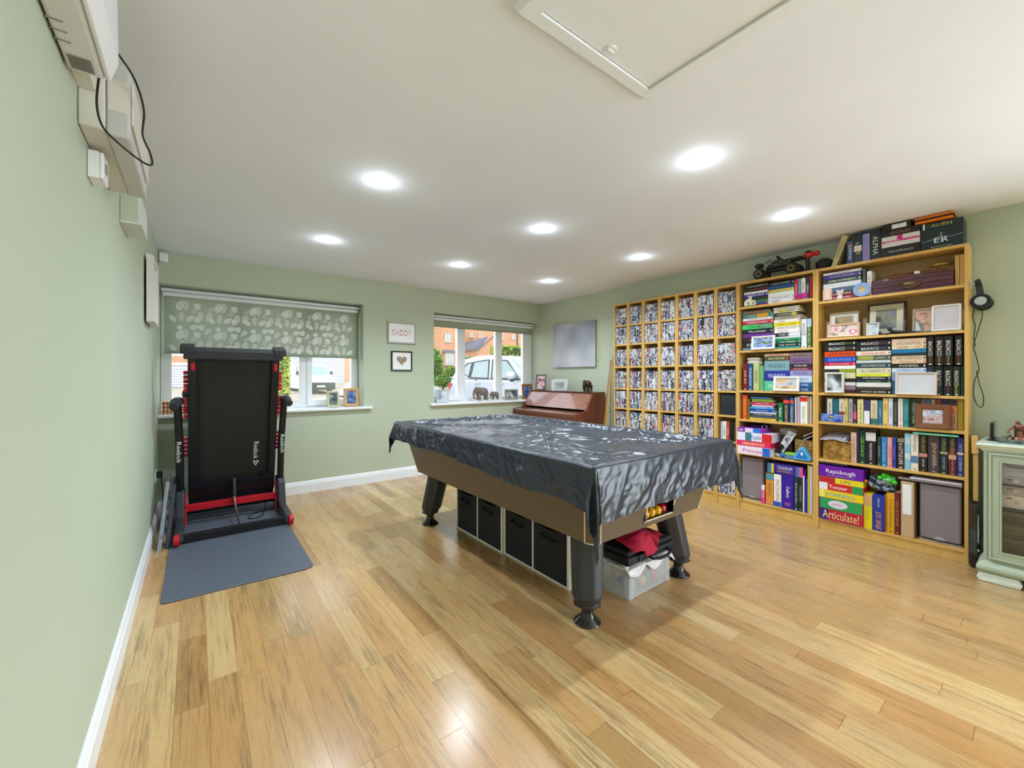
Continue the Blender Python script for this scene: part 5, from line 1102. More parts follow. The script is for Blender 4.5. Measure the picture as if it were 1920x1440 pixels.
  ('V','book','row of tall books',4,7,-3.427,-3.4369,0.097,0.3652,0.13,0.0,'2048b0','ffffff','','cobalt'),
  ('V','book','row of tall books',5,7,-3.4384,-3.451,0.097,0.4767,0.13,0.0,'d8b830','203060','','yellow and navy'),
  ('V','book','row of tall books',6,7,-3.4525,-3.4706,0.097,0.4721,0.13,0.0,'c8c4d0','602060','','pale grey'),
  ('H','game box','on top of the row of boxes',0,1,-3.1469,-3.4088,0.3698,0.4522,0.16,0.0,'3c2890','f0ecf8','CRANIUM','indigo'),
 ]),
 ('top shelf of the wider bookcase', [
  ('H','book','stack at the left',0,7,-3.5369,-3.7685,1.9593,1.978,0.13,0.02,'e4dce0','404040','STORYTELLER','white'),
  ('H','book','stack at the left',1,7,-3.5369,-3.7685,1.9242,1.9593,0.13,0.02,'38207c','c8a8b8','DAVID JASON','purple'),
  ('H','book','stack at the left',2,7,-3.5369,-3.7685,1.8943,1.9242,0.13,0.02,'20342c','e8f4d0','CHRIS HUMPHREYS','dark green'),
  ('H','book','stack at the left',3,7,-3.5369,-3.7685,1.8555,1.8943,0.13,0.02,'e0e0ea','9a9aa8','','plain white'),
  ('H','book','stack at the left',4,7,-3.5369,-3.7685,1.8238,1.8555,0.13,0.02,'4a6a80','c8d4e0','','blue grey'),
  ('H','book','stack at the left',5,7,-3.5369,-3.7685,1.7921,1.8238,0.13,0.02,'6a2028','f0d0c0','LETTERS','dark red'),
  ('H','book','stack at the left',6,7,-3.5369,-3.7685,1.763,1.7921,0.13,0.02,'8c2838','f4c8d0','MEMOIRS','red'),
  ('V','book','upright pair',0,2,-3.7737,-3.7945,1.763,1.9675,0.13,0.02,'22302c','a8883c','CABARET','dark green'),
  ('V','book','upright pair',1,2,-3.7992,-3.826,1.763,1.9441,0.13,0.02,'efe8dc','903020','THE ROUGH','cream and brick red'),
 ]),
 ('third shelf of the wider bookcase', [
  ('H','book','left-hand stack',0,12,-3.5443,-3.7346,1.4132,1.4468,0.13,0.02,'1a1614','ece8e4','BALDACCI','black with a green subtitle'),
  ('H','book','left-hand stack',1,12,-3.5443,-3.7346,1.3704,1.4132,0.13,0.02,'1b1a1e','ece8e4','BALDACCI','black with an orange subtitle'),
  ('H','book','left-hand stack',2,12,-3.5443,-3.7346,1.3293,1.3704,0.13,0.02,'dc4a18','641c08','KATE MOSSE','orange'),
  ('H','book','left-hand stack',3,12,-3.5443,-3.7346,1.2885,1.3293,0.13,0.02,'1c4cb0','88b0f0','KATE MOSSE','blue'),
  ('H','book','left-hand stack',4,12,-3.5443,-3.7346,1.263,1.2885,0.13,0.02,'c42048','fce0e4','Romeo and Juliet','red'),
  ('H','book','left-hand stack',5,12,-3.5443,-3.7346,1.2362,1.263,0.13,0.02,'ece8e4','9a9a9a','','white'),
  ('H','book','left-hand stack',6,12,-3.5443,-3.7346,1.2097,1.2362,0.13,0.02,'8c9820','202020','','lime and black'),
  ('H','book','left-hand stack',7,12,-3.5443,-3.7346,1.1655,1.2097,0.13,0.02,'d4cca0','8a8050','','cream'),
  ('H','book','left-hand stack',8,12,-3.5443,-3.7346,1.1379,1.1655,0.13,0.02,'24261c','7c9c40','','dark green'),
  ('H','book','left-hand stack',9,12,-3.5443,-3.7346,1.114,1.1379,0.13,0.02,'e0dce0','808080','','white and pink'),
  ('H','book','left-hand stack',10,12,-3.5443,-3.7346,1.0816,1.114,0.13,0.02,'8c7084','d060a0','','mauve'),
  ('H','book','left-hand stack',11,12,-3.5443,-3.7346,1.055,1.0816,0.13,0.02,'4c1c34','d05080','','maroon'),
  ('H','book','middle stack',0,13,-3.7385,-3.93,1.4009,1.4371,0.13,0.02,'1c1420','e8dcd8','BALDACCI','black with a sunset picture'),
  ('H','book','middle stack',1,13,-3.7385,-3.93,1.3644,1.4009,0.13,0.02,'1c1a22','f0f0f0','BALDACCI','black with a grey subtitle'),
  ('H','book','middle stack',2,13,-3.7385,-3.93,1.3327,1.3644,0.13,0.02,'ecdccc','c82430','DADLAND','cream with red capitals'),
  ('H','book','middle stack',3,13,-3.7385,-3.93,1.298,1.3327,0.13,0.02,'43505a','d0c878','MISSING LINKS','slate with a pale border'),
  ('H','book','middle stack',4,13,-3.7385,-3.93,1.2773,1.298,0.13,0.02,'c4ccd0','707a80','','pale grey'),
  ('H','book','middle stack',5,13,-3.7385,-3.93,1.2414,1.2773,0.13,0.02,'34444c','c8d0c8','CHRISTOPHER FOWLER','dark blue grey'),
  ('H','book','middle stack',6,13,-3.7385,-3.93,1.2,1.2414,0.13,0.02,'dcd4b4','8a8468','ROBERT','parchment'),
  ('H','book','middle stack',7,13,-3.7385,-3.93,1.1793,1.2,0.13,0.02,'e4ec3c','b8b030','MATT HAIG','bright yellow'),
  ('H','book','middle stack',8,13,-3.7385,-3.93,1.1582,1.1793,0.13,0.02,'20283c','f0f0f0','THE MARTIAN','navy with white capitals'),
  ('H','book','middle stack',9,13,-3.7385,-3.93,1.1375,1.1582,0.13,0.02,'20283a','a0c040','CROUCH','navy with a green title'),
  ('H','book','middle stack',10,13,-3.7385,-3.93,1.1043,1.1375,0.13,0.02,'dcdcd4','709090','','white'),
  ('H','book','middle stack',11,13,-3.7385,-3.93,1.0839,1.1043,0.13,0.02,'4c4034','8c8454','','brown'),
  ('H','book','middle stack',12,13,-3.7385,-3.93,1.055,1.0839,0.13,0.02,'28221e','e8e4dc','WOLF QUEEN','black brown'),
 ]),
 ('third shelf of the wider bookcase', [
  ('H','book','right-hand stack',0,12,-3.9343,-4.1064,1.4223,1.4406,0.13,0.02,'dcbca4','3a6048','','thin cream'),
  ('H','book','right-hand stack',1,12,-3.9343,-4.1064,1.3952,1.4223,0.13,0.02,'e0c4a8','583038','SOUL COLLECTOR','cream with a brown title'),
  ('H','book','right-hand stack',2,12,-3.9343,-4.1064,1.3682,1.3952,0.13,0.02,'e4d0a8','8c2c24','THE DEATH LIST','cream with red and black capitals'),
  ('H','book','right-hand stack',3,12,-3.9343,-4.1064,1.3408,1.3682,0.13,0.02,'1c74a8','c8d8a0','','blue'),
  ('H','book','right-hand stack',4,12,-3.9343,-4.1064,1.3222,1.3408,0.13,0.02,'2c3034','d8d8a0','','thin black'),
  ('H','book','right-hand stack',5,12,-3.9343,-4.1064,1.2946,1.3222,0.13,0.02,'dcc0a0','302828','DIRTY WHITE BOYS','tan with a black title'),
  ('H','book','right-hand stack',6,12,-3.9343,-4.1064,1.2687,1.2946,0.13,0.02,'e0c4a4','c04838','Peterson','tan with a red script title'),
  ('H','book','right-hand stack',7,12,-3.9343,-4.1064,1.2393,1.2687,0.13,0.02,'201818','e0d8d0','POMPEII','black with thin capitals'),
  ('H','book','right-hand stack',8,12,-3.9343,-4.1064,1.209,1.2393,0.13,0.02,'d0dce8','2c58b8','PATTERSON CROSS','pale blue'),
  ('H','book','right-hand stack',9,12,-3.9343,-4.1064,1.1842,1.209,0.13,0.02,'8c9aa8','e0e0e0','','grey'),
  ('H','book','right-hand stack',10,12,-3.9343,-4.1064,1.1516,1.1842,0.13,0.02,'8098d0','d8e0f8','','periwinkle'),
  ('H','book','right-hand stack',11,12,-3.9343,-4.1064,1.055,1.1516,0.13,0.02,'105a78','a0d0e0','','petrol blue'),
  ('V','book','upper upright row',0,4,-4.1093,-4.1413,1.2528,1.4396,0.13,0.02,'1e1614','e8e4dc','BALDACCI','black with an orange subtitle'),
  ('V','book','upper upright row',1,4,-4.1471,-4.1879,1.2528,1.4428,0.13,0.02,'1d1716','e8e4dc','BALDACCI','black with an amber subtitle'),
  ('V','book','upper upright row',2,4,-4.1887,-4.2289,1.2528,1.4426,0.13,0.02,'1e1818','e8e4dc','BALDACCI','black with a yellow subtitle'),
  ('V','book','upper upright row',3,4,-4.2367,-4.2714,1.2528,1.4433,0.13,0.02,'1e1414','e8e4dc','BALDACCI','black with a red subtitle'),
  ('V','book','lower upright row',0,5,-4.1071,-4.1451,1.055,1.2483,0.13,0.02,'1a1c24','3070c0','BALDACCI','black with a blue crest'),
  ('V','book','lower upright row',1,5,-4.1462,-4.1841,1.055,1.2468,0.13,0.02,'1a181c','e8e4dc','BALDACCI','black with a grey crest'),
  ('V','book','lower upright row',2,5,-4.1862,-4.2269,1.055,1.246,0.13,0.02,'181618','e8e4dc','BALDACCI','black with a red crest'),
  ('V','book','lower upright row',3,5,-4.2285,-4.261,1.055,1.2442,0.13,0.02,'1e2a1c','e8e4dc','BALDACCI','green black with a yellow subtitle'),
  ('V','book','lower upright row',4,5,-4.2626,-4.275,1.055,1.2435,0.13,0.02,'163830','c0d0c0','','thin dark green'),
 ]),
 ('fourth shelf of the wider bookcase', [
  ('V','book','left part of the upright row',0,13,-3.5503,-3.5596,0.833,1.0126,0.13,0.02,'24283c','c8c8c8','','thin navy'),
  ('V','book','left part of the upright row',1,13,-3.5609,-3.5938,0.833,1.013,0.13,0.02,'dcd0c4','302820','THAT WIDOW','cream'),
  ('V','book','left part of the upright row',2,13,-3.5964,-3.6326,0.833,1.0128,0.13,0.02,'206078','80b8c8','','teal'),
  ('V','book','left part of the upright row',3,13,-3.6351,-3.6706,0.833,1.0144,0.13,0.02,'e4d4bc','382820','THE MUSE','cream with a red square'),
  ('V','book','left part of the upright row',4,13,-3.6718,-3.6893,0.833,1.0175,0.13,0.02,'dccc78','605020','CHAMBER','straw yellow'),
  ('V','book','left part of the upright row',5,13,-3.693,-3.7182,0.833,1.0153,0.13,0.02,'b4a8a4','404050','ROBERT GODDARD','stone grey'),
  ('V','book','left part of the upright row',6,13,-3.7201,-3.7408,0.833,1.0117,0.13,0.02,'201c24','b8c0b0','DEAR ROSIE','black and magenta'),
  ('V','book','left part of the upright row',7,13,-3.7444,-3.7803,0.833,1.0143,0.13,0.02,'dcd498','88783c','JANE SEVEN','pale lime'),
  ('V','book','left part of the upright row',8,13,-3.7827,-3.8156,0.833,1.0129,0.13,0.02,'3c3c68','b8b8d8','','indigo and white'),
  ('V','book','left part of the upright row',9,13,-3.8191,-3.8581,0.833,1.0114,0.13,0.02,'dccca8','a09060','BEYOND LUCY','sandy with a teal foot'),
  ('V','book','left part of the upright row',10,13,-3.8615,-3.8846,0.833,1.0118,0.13,0.02,'2c7098','a0d0e8','EVERY','ocean blue'),
  ('V','book','left part of the upright row',11,13,-3.8863,-3.9148,0.833,1.0277,0.13,0.02,'e4c870','c03020','SAS','yellow with red SAS letters'),
  ('V','book','left part of the upright row',12,13,-3.9163,-3.9406,0.833,1.0289,0.13,0.02,'d8d8e4','6878b0','MINDS','white with a blue feather'),
 ]),
 ('fourth shelf of the wider bookcase', [
  ('V','book','right part of the upright row',0,11,-3.9409,-3.9646,0.833,1.0284,0.13,0.02,'2a3230','8a9468','STONEHAVEN','dark green'),
  ('V','book','right part of the upright row',1,11,-3.9668,-3.9923,0.833,1.028,0.13,0.02,'ece4e0','d83838','The Day of the Jackal','white with a red title'),
  ('V','book','right part of the upright row',2,11,-3.9934,-4.0227,0.833,1.0291,0.13,0.02,'2c8080','80c0b8','NEEDLES','turquoise'),
  ('V','book','right part of the upright row',3,11,-4.0248,-4.0809,0.833,1.029,0.13,0.02,'1c2c24','b8c8a8','ROBIN HOBB','wide black green'),
  ('V','book','right part of the upright row',4,11,-4.0819,-4.1063,0.833,1.03,0.13,0.02,'6c5440','d8c8a8','','brown'),
  ('V','book','right part of the upright row',5,11,-4.1075,-4.124,0.833,1.0302,0.13,0.02,'3c68a8','d8d8e8','','blue'),
  ('V','book','right part of the upright row',6,11,-4.1271,-4.1499,0.833,1.0305,0.13,0.02,'94845c','504020','','khaki'),
  ('V','book','right part of the upright row',7,11,-4.1514,-4.1781,0.833,1.0309,0.13,0.02,'783038','e0a0a0','','brick red'),
  ('V','book','right part of the upright row',8,11,-4.1788,-4.2078,0.833,1.0313,0.13,0.02,'24283c','b8b890','','navy'),
  ('V','book','right part of the upright row',9,11,-4.2097,-4.2478,0.833,1.0313,0.13,0.02,'b8866c','604030','THIRTEEN','tan and orange'),
  ('V','book','right part of the upright row',10,11,-4.2489,-4.2764,0.833,1.0329,0.13,0.02,'98801c','706010','','plain mustard'),
 ]),
 ('fifth shelf of the wider bookcase', [
  ('V','book','left part of the upright row',0,7,-3.7043,-3.7378,0.542,0.7657,0.13,0.03,'dcb8a0','b07860','THE BEAUTIFUL','salmon cream'),
  ('V','book','left part of the upright row',1,7,-3.7385,-3.7523,0.542,0.7832,0.13,0.03,'3c2c50','b0a0c0','','thin dark purple'),
  ('V','book','left part of the upright row',2,7,-3.7543,-3.7881,0.542,0.7848,0.13,0.03,'1c3c34','8cd040','LEE CHILD','green black with lime letters'),
  ('V','book','left part of the upright row',3,7,-3.79,-3.8482,0.542,0.7885,0.13,0.03,'201c24','e0d8e0','PRIDE PRUDENCE','wide black'),
  ('V','book','left part of the upright row',4,7,-3.8546,-3.8759,0.542,0.7473,0.13,0.03,'32403c','a8b8a8','GARTLEY','dark grey green'),
  ('V','book','left part of the upright row',5,7,-3.8777,-3.9072,0.542,0.7499,0.13,0.03,'2c84c4','a0d8f8','The Summer','sky blue'),
  ('V','book','left part of the upright row',6,7,-3.909,-3.9358,0.542,0.7506,0.13,0.03,'f0a0a0','c85060','A PINT','salmon pink'),
 ]),
 ('fifth shelf of the wider bookcase', [
  ('V','book','right part of the upright row',0,9,-3.9365,-3.9582,0.542,0.752,0.13,0.02,'243c94','e070b0','Kissing Summer','royal blue'),
  ('V','book','right part of the upright row',1,9,-3.9625,-3.9997,0.542,0.7522,0.13,0.02,'3c2c28','f0ecec','A LITTLE LIFE','dark brown with white capitals'),
  ('V','book','right part of the upright row',2,9,-4.0001,-4.031,0.542,0.791,0.13,0.02,'8cc4dc','2c6c90','','pale sky blue'),
  ('V','book','right part of the upright row',3,9,-4.0314,-4.0694,0.542,0.7901,0.13,0.02,'ecdccc','7c8098','PHILIPPA GREGORY','white with a blue figure'),
  ('V','book','right part of the upright row',4,9,-4.0715,-4.1128,0.542,0.7888,0.13,0.02,'1e1814','a89c48','PHILIPPA GREGORY','black with a pink oval'),
  ('V','book','right part of the upright row',5,9,-4.1154,-4.1678,0.542,0.7895,0.13,0.02,'4c3c44','c0b080','JENNIFER','wide purple grey'),
  ('V','book','right part of the upright row',6,9,-4.1701,-4.2069,0.542,0.7861,0.13,0.02,'1e2c34','98a050','PHILIPPA GREGORY','dark slate'),
  ('V','book','right part of the upright row',7,9,-4.2084,-4.2444,0.542,0.7878,0.13,0.02,'64202c','b09c50','PHILIPPA GREGORY','burgundy'),
  ('V','book','right part of the upright row',8,9,-4.2462,-4.2758,0.542,0.7881,0.13,0.02,'28348c','c0b8a0','SISTERS QUEENS','violet blue'),
  ('H','book','lying on the right part of the upright row',0,1,-4.0444,-4.2557,0.792,0.804,0.13,0.0,'6cc4a4','f4f0b0','THE INCREDIBLE','turquoise'),
 ]),
 ('bottom shelf of the wider bookcase', [
  ('H','game box','stack at the left',0,5,-3.5171,-3.7866,0.4138,0.4983,0.19,-0.012,'6c1ca8','ffffff','Rapidough','purple'),
  ('H','game box','stack at the left',1,5,-3.5171,-3.7866,0.3705,0.4138,0.19,-0.012,'e8dc28','c83880','LIFE','red and yellow'),
  ('H','game box','stack at the left',2,5,-3.5171,-3.7866,0.3135,0.3705,0.19,-0.012,'d82828','ffffff','Twister','red and green'),
  ('H','game box','stack at the left',3,5,-3.5171,-3.7866,0.254,0.3135,0.19,-0.012,'f0d414','2c9cd8','DOWNFALL','yellow'),
  ('H','game box','stack at the left',4,5,-3.5171,-3.7866,0.083,0.254,0.19,-0.012,'c0203c','f4d890','Articulate!','crimson'),
  ('V','game box','pair of upright boxes',0,2,-3.7858,-3.833,0.083,0.3325,0.17,0.0,'f0dc20','a0bc40','Dobble','yellow'),
  ('V','game box','pair of upright boxes',1,2,-3.8344,-3.9007,0.083,0.3347,0.17,0.0,'24389c','f4a828','SPEAK OUT','blue'),
  ('V','book','row beside the magazine file',0,3,-3.8992,-3.9091,0.083,0.3505,0.13,0.01,'e87828','ffffff','','thin orange'),
  ('V','book','row beside the magazine file',1,3,-3.9099,-3.9509,0.083,0.3642,0.13,0.01,'e0a81c','604010','A Cook Dictionary','mustard'),
  ('V','book','row beside the magazine file',2,3,-3.9488,-3.9803,0.083,0.3785,0.13,0.01,'6c2028','c88040','SAM BOURNE','maroon'),
 ]),
 ('top of the wider bookcase', [
  ('V','box set','upright row on the left',0,4,-3.6829,-3.7219,2.02,2.1911,0.14,0.02,'24447c','e0e8f8','SUPERMAN','dark blue'),
  ('V','box set','upright row on the left',1,4,-3.7235,-3.7712,2.02,2.2233,0.14,0.02,'24282c','e0e0e0','LAST','black with playing cards'),
  ('V','box set','upright row on the left',2,4,-3.7737,-3.8153,2.02,2.2203,0.14,0.02,'8894d4','d84890','Four Xmas','lilac'),
  ('V','box set','upright row on the left',3,4,-3.8165,-3.8787,2.02,2.2216,0.14,0.02,'22202a','e0f0e0','ALPHA','plain black'),
  ('H','box set','middle stack',0,3,-3.8799,-4.0765,2.1637,2.2065,0.15,0.02,'201c1e','a88838','GOLD','black and gold'),
  ('H','box set','middle stack',1,3,-3.8799,-4.0765,2.0891,2.1637,0.15,0.02,'e0dcdc','ffffff','SEX AND THE CITY','white and magenta'),
  ('H','box set','middle stack',2,3,-3.8799,-4.0765,2.02,2.0891,0.15,0.02,'221e20','c8c8c8','THE SOPRANOS','black with small print'),
  ('H','box set','right-hand stack',0,2,-4.079,-4.2749,2.1659,2.2093,0.16,0.02,'1c2a30','c0c850','ALIEN','black with yellow letters'),
  ('H','box set','right-hand stack',1,2,-4.079,-4.2749,2.02,2.1659,0.16,0.02,'18282c','e8f0f0','ER','large dark green'),
 ]),
 ('seventh tower, sixth shelf', [
  ('V','book','upright books',0,6,-2.7423,-2.7587,0.59,0.7646,0.13,0.028,'b8c8dc','4060a0','','pale blue'),
  ('V','book','upright books',1,6,-2.7607,-2.7931,0.59,0.7693,0.13,0.028,'e8e4e0','707070','LIVING','thick white'),
  ('V','book','upright books',2,6,-2.7951,-2.821,0.59,0.7671,0.13,0.028,'c84830','f0e0d0','HOME','orange red'),
  ('V','book','upright books',3,6,-2.823,-2.8408,0.59,0.7674,0.13,0.028,'24242a','d0d0d0','','black'),
  ('V','book','upright books',4,6,-2.8418,-2.8604,0.59,0.767,0.13,0.028,'1c1c20','c8c8a0','','glossy black'),
  ('V','book','upright books',5,6,-2.8614,-2.8692,0.59,0.7667,0.13,0.028,'50542c','d0d0a0','','olive'),
 ]),
]
# ================= BOOKS AND BOXES =================
page_m = mat('book_pages', 'e6dcc4', .9, bump=.3, bscale=300, bstretch=(1, 1, .1))
SHORT = {'upper shelf of the narrower bookcase': 'middle bookcase top shelf', 'second shelf of the narrower bookcase': 'middle bookcase second shelf', 'third shelf of the narrower bookcase': 'middle bookcase third shelf',
 'fourth shelf of the narrower bookcase': 'middle bookcase fourth shelf', 'fifth shelf of the narrower bookcase': 'middle bookcase fifth shelf', 'bottom shelf of the narrower bookcase': 'middle bookcase bottom shelf',
 'top shelf of the wider bookcase': 'wide bookcase top shelf', 'third shelf of the wider bookcase': 'wide bookcase third shelf', 'fourth shelf of the wider bookcase': 'wide bookcase fourth shelf',
 'fifth shelf of the wider bookcase': 'wide bookcase fifth shelf', 'bottom shelf of the wider bookcase': 'wide bookcase bottom shelf', 'top of the wider bookcase': 'on top of wide bookcase', 'seventh tower, sixth shelf': 'sixth shelf of the seventh tower'}
ORDN = ['first', 'second', 'third', 'fourth', 'fifth', 'sixth', 'seventh', 'eighth', 'ninth', 'tenth', 'eleventh', 'twelfth', 'thirteenth', 'fourteenth', 'fifteenth']
BANDS = {'LIFE': [(0, .38, 'c42430')], 'Twister': [(0, .2, 'ecebf0'), (.76, 1, '2c9c50')], 'Sofia': [(.3, .62, 'e4dcf0'), (.62, .9, '2878d8')], 'Puzzle': [(.24, .42, '3c7c84'), (.72, 1, 'd8282c')],
 'Princess': [(.77, 1, '1c6cd0')], 'CRANIUM': [(0, .12, '4888b8'), (.12, .19, 'e8d030'), (.81, .9, '3c70b0'), (.9, 1, 'e85090')], 'HELLBENT': [(.3, .47, 'd8c020')], 'THE FARM': [(.56, 1, 'e0dce0')],
 'DICTIONARY': [(.1, .24, 'e04838')], 'THESAURUS': [(.1, .22, 'e04838')], 'white with a red corner': [(.03, .2, 'd02c30')], 'PICTOPIA': [(.85, 1, '1c5cc8')], 'BEYOND LUCY': [(.75, 1, '2c6870')],
 'DEAR ROSIE': [(.5, .86, 'd8207c')], 'indigo and white': [(.45, 1, 'e8e4ec')], 'LOVE': [(0, .28, 'ece8ec')], 'Skyline': [(0, .2, '4c90a8'), (.86, 1, 'd88c60')], 'THE MUSE': [(.55, .67, 'a82c28')],
 'Articulate!': [(.0, .22, '3c2878')], 'lime and black': [(0, .49, '282828')], 'CONTESTANTS ALIVE': [(.48, .85, 'd09020')], 'CLEANING': [(.8, 1, 'b8a020')], 'BAND OF BROTHERS': [(.9, .95, 'c84830')],
 'THE DEATH LIST': [(.48, .66, 'f0e4c0')], 'MISSING LINKS': [(.04, .5, '8c9440')], 'LAST': [(.38, .6, 'e8dccc')], 'tan and orange': [(0, .2, '28242c'), (.2, .45, 'd87838')], 'TERRY': [(0, .04, '404048')],
 'THE ROUGH': [], 'Clarkson': [(.55, .95, '5c9c70')], 'DOWNFALL': [(0, .12, 'f4e470')], 'white with a blue figure': [(.6, .8, '5c7ca8')], 'black with a pink oval': [(.5, .6, 'c88478')], 'burgundy': [(.0, .3, '2c1c1c'), (.46, .58, 'd8a080')],
 'violet blue': [(.38, .43, 'e8d8a0')], 'dark slate': [(.40, .45, 'c8b888')], 'pale sky blue': [(.12, .3, 'b8ccd0'), (.55, .7, 'd8dcd8')], 'wide black': [(.05, .3, 'd8d4cc')], 'Kissing Summer': [], 'A LITTLE LIFE': [(.0, .12, '8c8070')],
 'ALIEN': [(.05, .1, 'e0e4e0')], 'SUPERMAN': [(.1, .2, '8c4c30')], 'THE THAT WIDOW': [], 'Dobble': [(.0, .35, 'd8a878')], 'Catch the Sun': [(0, .28, 'b0c0dc')], 'SAS ROGUE': [(.52, .56, '8c9cac')]}
SUBT = {'black with a green subtitle': ('The Collectors', 'a0b030', .28, 0, .2, .22), 'black with an orange subtitle': ('The Camel Club', 'd08830', .29, 0, .2, .22), 'black with a sunset picture': ('Hour Game', 'b06848', .28, 0, .2, .22),
 'black with a grey subtitle': ('Divine Justice', 'a8a8b4', .28, 0, .22, .22), 'black with an amber subtitle': ('The Fallen', 'd0a030', .28, 0, .2, .3), 'black with a yellow subtitle': ('The Whole Truth', 'd8d030', .28, 0, .22, .3),
 'black with a red subtitle': ('The Innocent', 'c04830', .28, 0, .22, .3), 'green black with a yellow subtitle': ('Stone Cold', 'd8d030', .28, 0, .24, .34), 'black with a red crest': ('The Fix', 'b03048', .3, 0, .14, .26), 'black with a grey crest': ('Simple Genius', 'a8b080', .28, 0, .22, .24),
 'black with a pink oval': ('KINGS CURSE', 'e0dcd0', .26, 0, .22, .32), 'dark slate': ('THE LAST TUDOR', 'b8c0c0', .2, 0, .34, .3), 'burgundy': ('TAMING OF THE QUEEN', 'd0a090', .24, 0, .3, .3), 'violet blue': ('THREE QUEENS', 'b0b8e0', .26, 0, .24, .22),
 'CRANIUM': ('BOOSTER BOX 1', 'f0b830', 0, -.2, .42, .16), 'Rapidough': ('Guess the dough before your time is up', 'e0c8f0', .0, -.32, .6, .12), 'Cadbury': ('25', 'f0a060', .36, 0, .1, .4), 'SPEAK OUT': ('KIDS vs PARENTS', 'e8ecf4', .3, .0, .24, .34),
 'wide purple grey': ('CHIAVERINI', 'a898a0', .24, 0, .3, .22), 'bright yellow': ('THE HUMANS', 'a8a030', -.25, 0, .3, .3), 'bright green': ('The Top Gear Years', 'd8f0d8', .28, 0, .3, .26)}
def local_book(t, root, M, col, tcol, text, word, length, thick, kind):
    """M(a, b, n): a along the spine's length from the reading start, b across (up the letters), n out of the spine"""
    bands = BANDS.get(text) or BANDS.get(word) or []
    for f0, f1, c in bands:
        h = thick/2*.97
        MB().add([M((f0-.5)*length*.985, -h, .0004), M((f1-.5)*length*.985, -h, .0004), M((f1-.5)*length*.985, h, .0004), M((f0-.5)*length*.985, h, .0004)], [(0, 1, 2, 3)]).obj('cover_panel', cmat(c), root)
    if text and thick > .008:
        o, a, u = Vector(M(0, 0, .0009)), Vector(M(1, 0, 0))-Vector(M(0, 0, 0)), Vector(M(0, 1, 0))-Vector(M(0, 0, 0))
        fw, fh, sh = (.7, .48, 0) if kind == 'book' else (.66, .46, 0)
        if word.startswith('wide black') and text == 'PRIDE PRUDENCE': o += a*(.12*length); fw = .5; fh = .25
        if 'PHILIPPA' in text: o -= a*(.24*length); fw = .44; fh = .55
        if text == 'BALDACCI': o -= a*(.10*length); fw = .5; fh = .52
        if text in ('DICTIONARY', 'THESAURUS') or word == 'white with a red corner': o += a*(.12*length); fw = .6
        if text in ('SAS', 'CHILD 44', 'HARRY', 'SAS ROGUE'): fh = .6; o -= a*(.18*length); fw = .36
        if text == 'SPEAK OUT': fw = .5; o -= a*(.2*length)
        if text in ('LIFE', 'Puzzle'): fw = .3; o += a*(.12*length if text == 'LIFE' else .05*length)
        if text == 'Twister' or text == 'Sofia': fw = .42; o -= a*(.05*length) if text == 'Twister' else a*.35*length; fw = .42 if text == 'Twister' else .2
        if text == 'Articulate!': fw = .82; fh = .36; o -= u*(.22*thick)
        if text == 'ER': fh = .24; fw = .4; o -= u*(.08*thick)
        if text == 'SEX AND THE CITY': fh = .12; fw = .4; o -= a*(.2*length)
        if text == 'THE SOPRANOS': fh = .2
        if text == 'Cadbury': fh = .4; fw = .34
        if text == 'CRANIUM': fw = .42; fh = .34; o += u*(.16*thick)
        w = MB(); letter(w, text, o, a, u, length*fw, thick*fh)
        if kind == 'book' and thick > .014 and length > .12:   # publisher's mark at the foot
            e_ = Vector(M(.455*length, 0, .0009)); q = min(.006, thick*.22); pm = MB().add([e_-a*q*.6-u*q, e_+a*q*.6-u*q, e_+a*q*.6+u*q, e_-a*q*.6+u*q], [(0, 1, 2, 3)]).obj('publisher_mark', cmat(tcol), root)
        w.obj('title', cmat(tcol), root)
        st = SUBT.get(word) or SUBT.get(text)
        if st:
            w = MB(); letter(w, st[0], Vector(M(st[2]*length, st[3]*thick, .0012)), a, u, length*st[4], thick*st[5]); w.obj('subtitle', cmat(st[1]), root)
    if text == 'Articulate!':
        h = thick/2
        w = MB(); w.add([M(-.47*length, .02*thick, .0008), M(.48*length, .02*thick, .0008), M(.48*length, h*.97, .0008), M(-.47*length, h*.97, .0008)], [(0, 1, 2, 3)]); w.obj('cover_panel', cmat('30a058'), root)
        w = MB(); w.add([M(-.06*length+.22*length*math.cos(q), .26*thick+.17*thick*math.sin(q), .0012) for q in [2*PI*k/24 for k in range(24)]], [tuple(range(24))]); w.obj('oval_print', cmat('e4d8e8'), root)
        w = MB(); letter(w, 'BORN', M(-.06*length, .26*thick, .0016), a, u, .2*length, .1*thick); w.obj('small_print', cmat('c070a0'), root)
    if text == 'ER':
        w = MB(); n = [(-.5, -.1), (-.14, -.02), (-.05, -.02), (.0, .27), (.04, -.22), (.1, .06), (.22, -.02), (.5, .05)]
        for k in range(len(n)-1): w.tube([M(n[k][0]*length*.98, n[k][1]*thick, .001), M(n[k+1][0]*length*.98, n[k+1][1]*thick, .001)], .0011, 4)
        w.obj('pulse_line', cmat('b0d8e8'), root)
        w = MB(); letter(w, 'THE COMPLETE SERIES', M(0, -.4*thick, .001), a, u, .5*length, .05*thick); w.obj('small_print', cmat('d8d8d8'), root)
    if text == 'SEX AND THE CITY':
        w = MB(); w.add([M(-.49*length, -.08*thick, .0004), M(.49*length, -.08*thick, .0004), M(.49*length, .09*thick, .0004), M(-.49*length, .09*thick, .0004)], [(0, 1, 2, 3)])
        w.add([M(-.08*length, -.08*thick, .0005), M(.06*length, -.08*thick, .0005), M(.06*length, .49*thick, .0005), M(-.08*length, .49*thick, .0005)], [(0, 1, 2, 3)]); w.obj('cover_panel', cmat('d8208c'), root)
